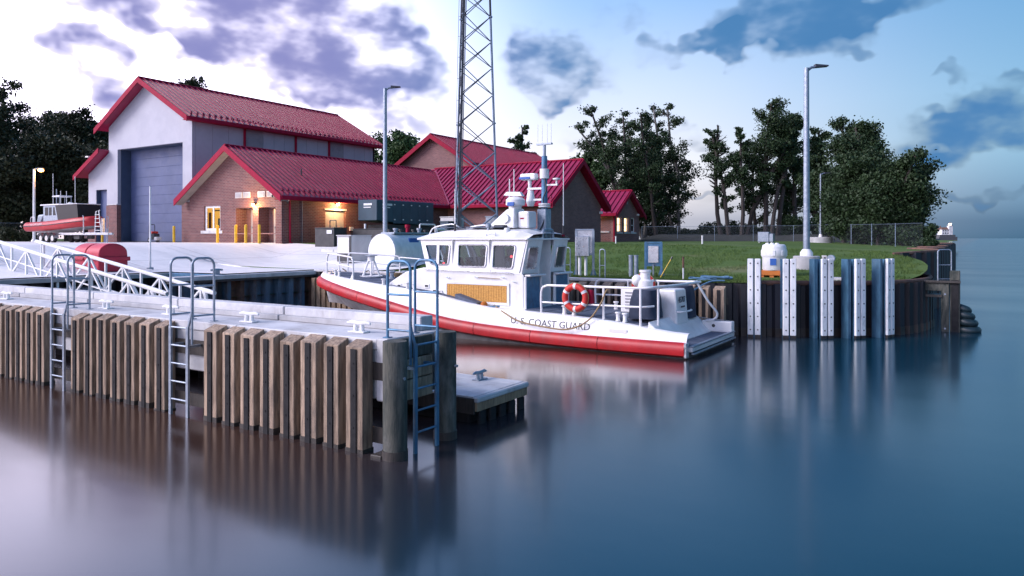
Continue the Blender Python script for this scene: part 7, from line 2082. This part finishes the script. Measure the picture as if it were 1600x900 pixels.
for i, (px, dp, top, w) in enumerate(((1125, 84, 342, 60), (1160, 86, 352, 44), (1190, 84, 350, 50), (1085, 90, 356, 40), (1220, 82, 350, 50), (1050, 84, 352, 60), (1265, 80, 340, 60), (1295, 78, 345, 60), (1010, 88, 345, 50), (1240, 78, 335, 40))):
    bush(gl, px, dp, top, w, 300 + i)
gl = 'dark leafy bush overhanging the lake edge by the last fence posts'
for i, (px, dp, top, w) in enumerate(((1438, 54, 345, 46), (1428, 50, 362, 44), (1445, 47, 372, 36), (1410, 52, 350, 50))): bush(gl, px, dp, top, w, 330 + i, 4500, .10, group='bushes at the lake edge')
gl = 'low shrub at the edge of the apron behind the trailer boat'
for i, (px, dp, top, w) in enumerate(((12, 62, 350, 40), (36, 62, 354, 34), (60, 63, 350, 30))): bush(gl, px, dp, top, w, 350 + i, 2600, .11, 'leaf_grove', 'shrubs behind the trailer')

# ------------------------------------------------------------------ chain-link fence
def chain_mat():
    m = bpy.data.materials.new('chain_link'); m.use_nodes = True
    nt = m.node_tree; gg = G(nt); p = nt.nodes['Principled BSDF']
    geo = N(nt, 'ShaderNodeNewGeometry'); s = N(nt, 'ShaderNodeSeparateXYZ'); nt.links.new(geo.outputs['Position'], s.inputs[0])
    hx = gg.math('MULTIPLY', gg.math('ADD', s.outputs[0], gg.math('MULTIPLY', s.outputs[1], .6)), 14.0)
    hz = gg.math('MULTIPLY', s.outputs[2], 14.0)
    a = gg.math('FRACT', gg.math('ADD', hx, hz)); b = gg.math('FRACT', gg.math('SUBTRACT', hx, hz))
    k = gg.math('MAXIMUM', gg.math('LESS_THAN', a, .05), gg.math('LESS_THAN', b, .05))
    gg.put(p.inputs['Alpha'], k); p.inputs['Base Color'].default_value = (.10, .12, .15, 1); p.inputs['Metallic'].default_value = .4; p.inputs['Roughness'].default_value = .5
    MT['chain_link'] = m
chain_mat()
def fence(label, pts, step=3.0, h=1.5):
    a0 = pts[0]; t = thing('chain_link_fence', label, 'fence', (a0[0], a0[1], ground(*a0)))
    for p, q in zip(pts[:-1], pts[1:]):
        P, Q = Vector((*p, 0)), Vector((*q, 0)); n = max(1, int((Q - P).length / step))
        for i in range(n):
            A = P.lerp(Q, i / n); B_ = P.lerp(Q, (i + 1) / n); za, zb_ = ground(A.x, A.y), ground(B_.x, B_.y)
            MB().cyl((A.x, A.y, za - .1), (A.x, A.y, za + h + .05), .026, n=6).build('post', MT['tower_steel'], t)
            MB().cyl((A.x, A.y, za + h), (B_.x, B_.y, zb_ + h), .013, n=5).build('top_rail', MT['tower_steel'], t)
            MB().add([(A.x, A.y, za), (B_.x, B_.y, zb_), (B_.x, B_.y, zb_ + h), (A.x, A.y, za + h)], [(0, 1, 2, 3)]).build('wire_mesh', MT['chain_link'], t)
fence('long grey chain-link fence across the back of the lawn', [at(1003, 76), at(1240, 70), at(1330, 56), at(1442, 45)], 3.4)
fence('chain-link fence at the wood edge behind the trailer boat', [at(-40, 61), at(128, 66)], 3.0, 1.6)
# low bank behind the fence
bk_ = MB(); vs = []; fs = []
N_ = 24
for i in range(N_ + 1):
    px = 985 + (1330 - 985) * i / N_
    for (dd, dz) in ((0, 0), (3, .75), (9, .95), (16, .4)):
        x, y = at(px, 73 + dd - 6 * smooth((px - 1200) / 130)); vs.append((x, y, ground(x, y) - .04 + dz * smooth(i / 3) * smooth((N_ - i) / 3) * (.85 + .3 * noise.noise(Vector((px * .03, dd, 0))))))
for i in range(N_):
    for j in range(3): fs.append((i * 4 + j, i * 4 + j + 1, (i + 1) * 4 + j + 1, (i + 1) * 4 + j))
bk_.add(vs, fs); tag(bk_.build('earth_bank', MT['bank_dark'], smooth=True), kind='structure')

# ------------------------------------------------------------------ far shore, breakwater and lighthouse
x, y = at(1475, 900); z = 0
lt_ = thing('lighthouse', 'small white lighthouse with lit lantern on a stone crib far out on the lake', 'lighthouse', (x, y, 0))
m = Matrix.Translation((x, y, 0)) @ Matrix.Rotation(YAW, 4, 'Z')
def B(): b = MB(); b.M = m; return b
b = B(); b.box(-11, 11, -9, 9, -1, 4.6); b.build('crib', MT['stone_wall'], lt_)
b = B(); b.box(-9.5, 9.5, -7.5, 7.5, 4.6, 7.0); b.build('crib_top', MT['stone_wall'], lt_)
b = B(); b.box(-5.5, 7, -5, 5, 7.0, 13.5); hs_ = b.build('keeper_house', MT['plaster_white'], lt_)
for rz in (8.2, 11.2):
    for k in range(4):
        b = B(); b.box(-4.4 + k * 2.9, -3.2 + k * 2.9, -5.15, -5.02, rz, rz + 1.5); b.build('window', MT['glass_dark'], hs_)
b = B(); b.hexa([(-6, -5.6, 13.5), (7.5, -5.6, 13.5), (7.5, 5.6, 13.5), (-6, 5.6, 13.5)], [(-4, -1, 16.2), (5.5, -1, 16.2), (5.5, 1, 16.2), (-4, 1, 16.2)]); b.build('roof', MT['rust'], lt_)
b = B(); b.box(3.0, 7.4, -5.6, -1.0, 7.0, 18.2); tw_ = b.build('light_tower', MT['plaster_white'], lt_)
b = B(); b.cyl((5.2, -3.3, 18.2), (5.2, -3.3, 18.7), 3.0, n=12); b.build('gallery', MT['black_paint'], lt_)
b = B(); b.cyl((5.2, -3.3, 18.7), (5.2, -3.3, 20.8), 1.5, n=10); b.build('lantern', MT['lamp_white'], lt_)
b = B(); b.cyl((5.2, -3.3, 20.8), (5.2, -3.3, 22.2), 1.9, .2, 10); b.build('lantern_roof', MT['rust'], lt_)
b = B(); b.cyl((-4.5, 0, 13.0), (-4.5, 0, 18.0), .6, n=6); b.build('chimney', MT['rust'], lt_)
x0, y0 = at(1420, 800); x1, y1 = at(1466, 900)
bw = thing('breakwater', 'low dark stone breakwater running out to the lighthouse', 'breakwater', (x0, y0, 0))
d = (Vector((x1, y1, 0)) - Vector((x0, y0, 0))); nrm = Vector((-d.y, d.x, 0)).normalized()
mb = MB(); P0, P1 = Vector((x0, y0, 0)) - d * .6, Vector((x1, y1, 0))
mb.hexa([tuple(P0 - nrm * 6 + Vector((0, 0, -1))), tuple(P1 - nrm * 6 + Vector((0, 0, -1))), tuple(P1 + nrm * 6 + Vector((0, 0, -1))), tuple(P0 + nrm * 6 + Vector((0, 0, -1)))], [tuple(P0 - nrm * 3 + Vector((0, 0, 2.4))), tuple(P1 - nrm * 3 + Vector((0, 0, 2.4))), tuple(P1 + nrm * 3 + Vector((0, 0, 2.4))), tuple(P0 + nrm * 3 + Vector((0, 0, 2.4)))])
mb.build('rubble_mound', MT['stone_wall'], bw)
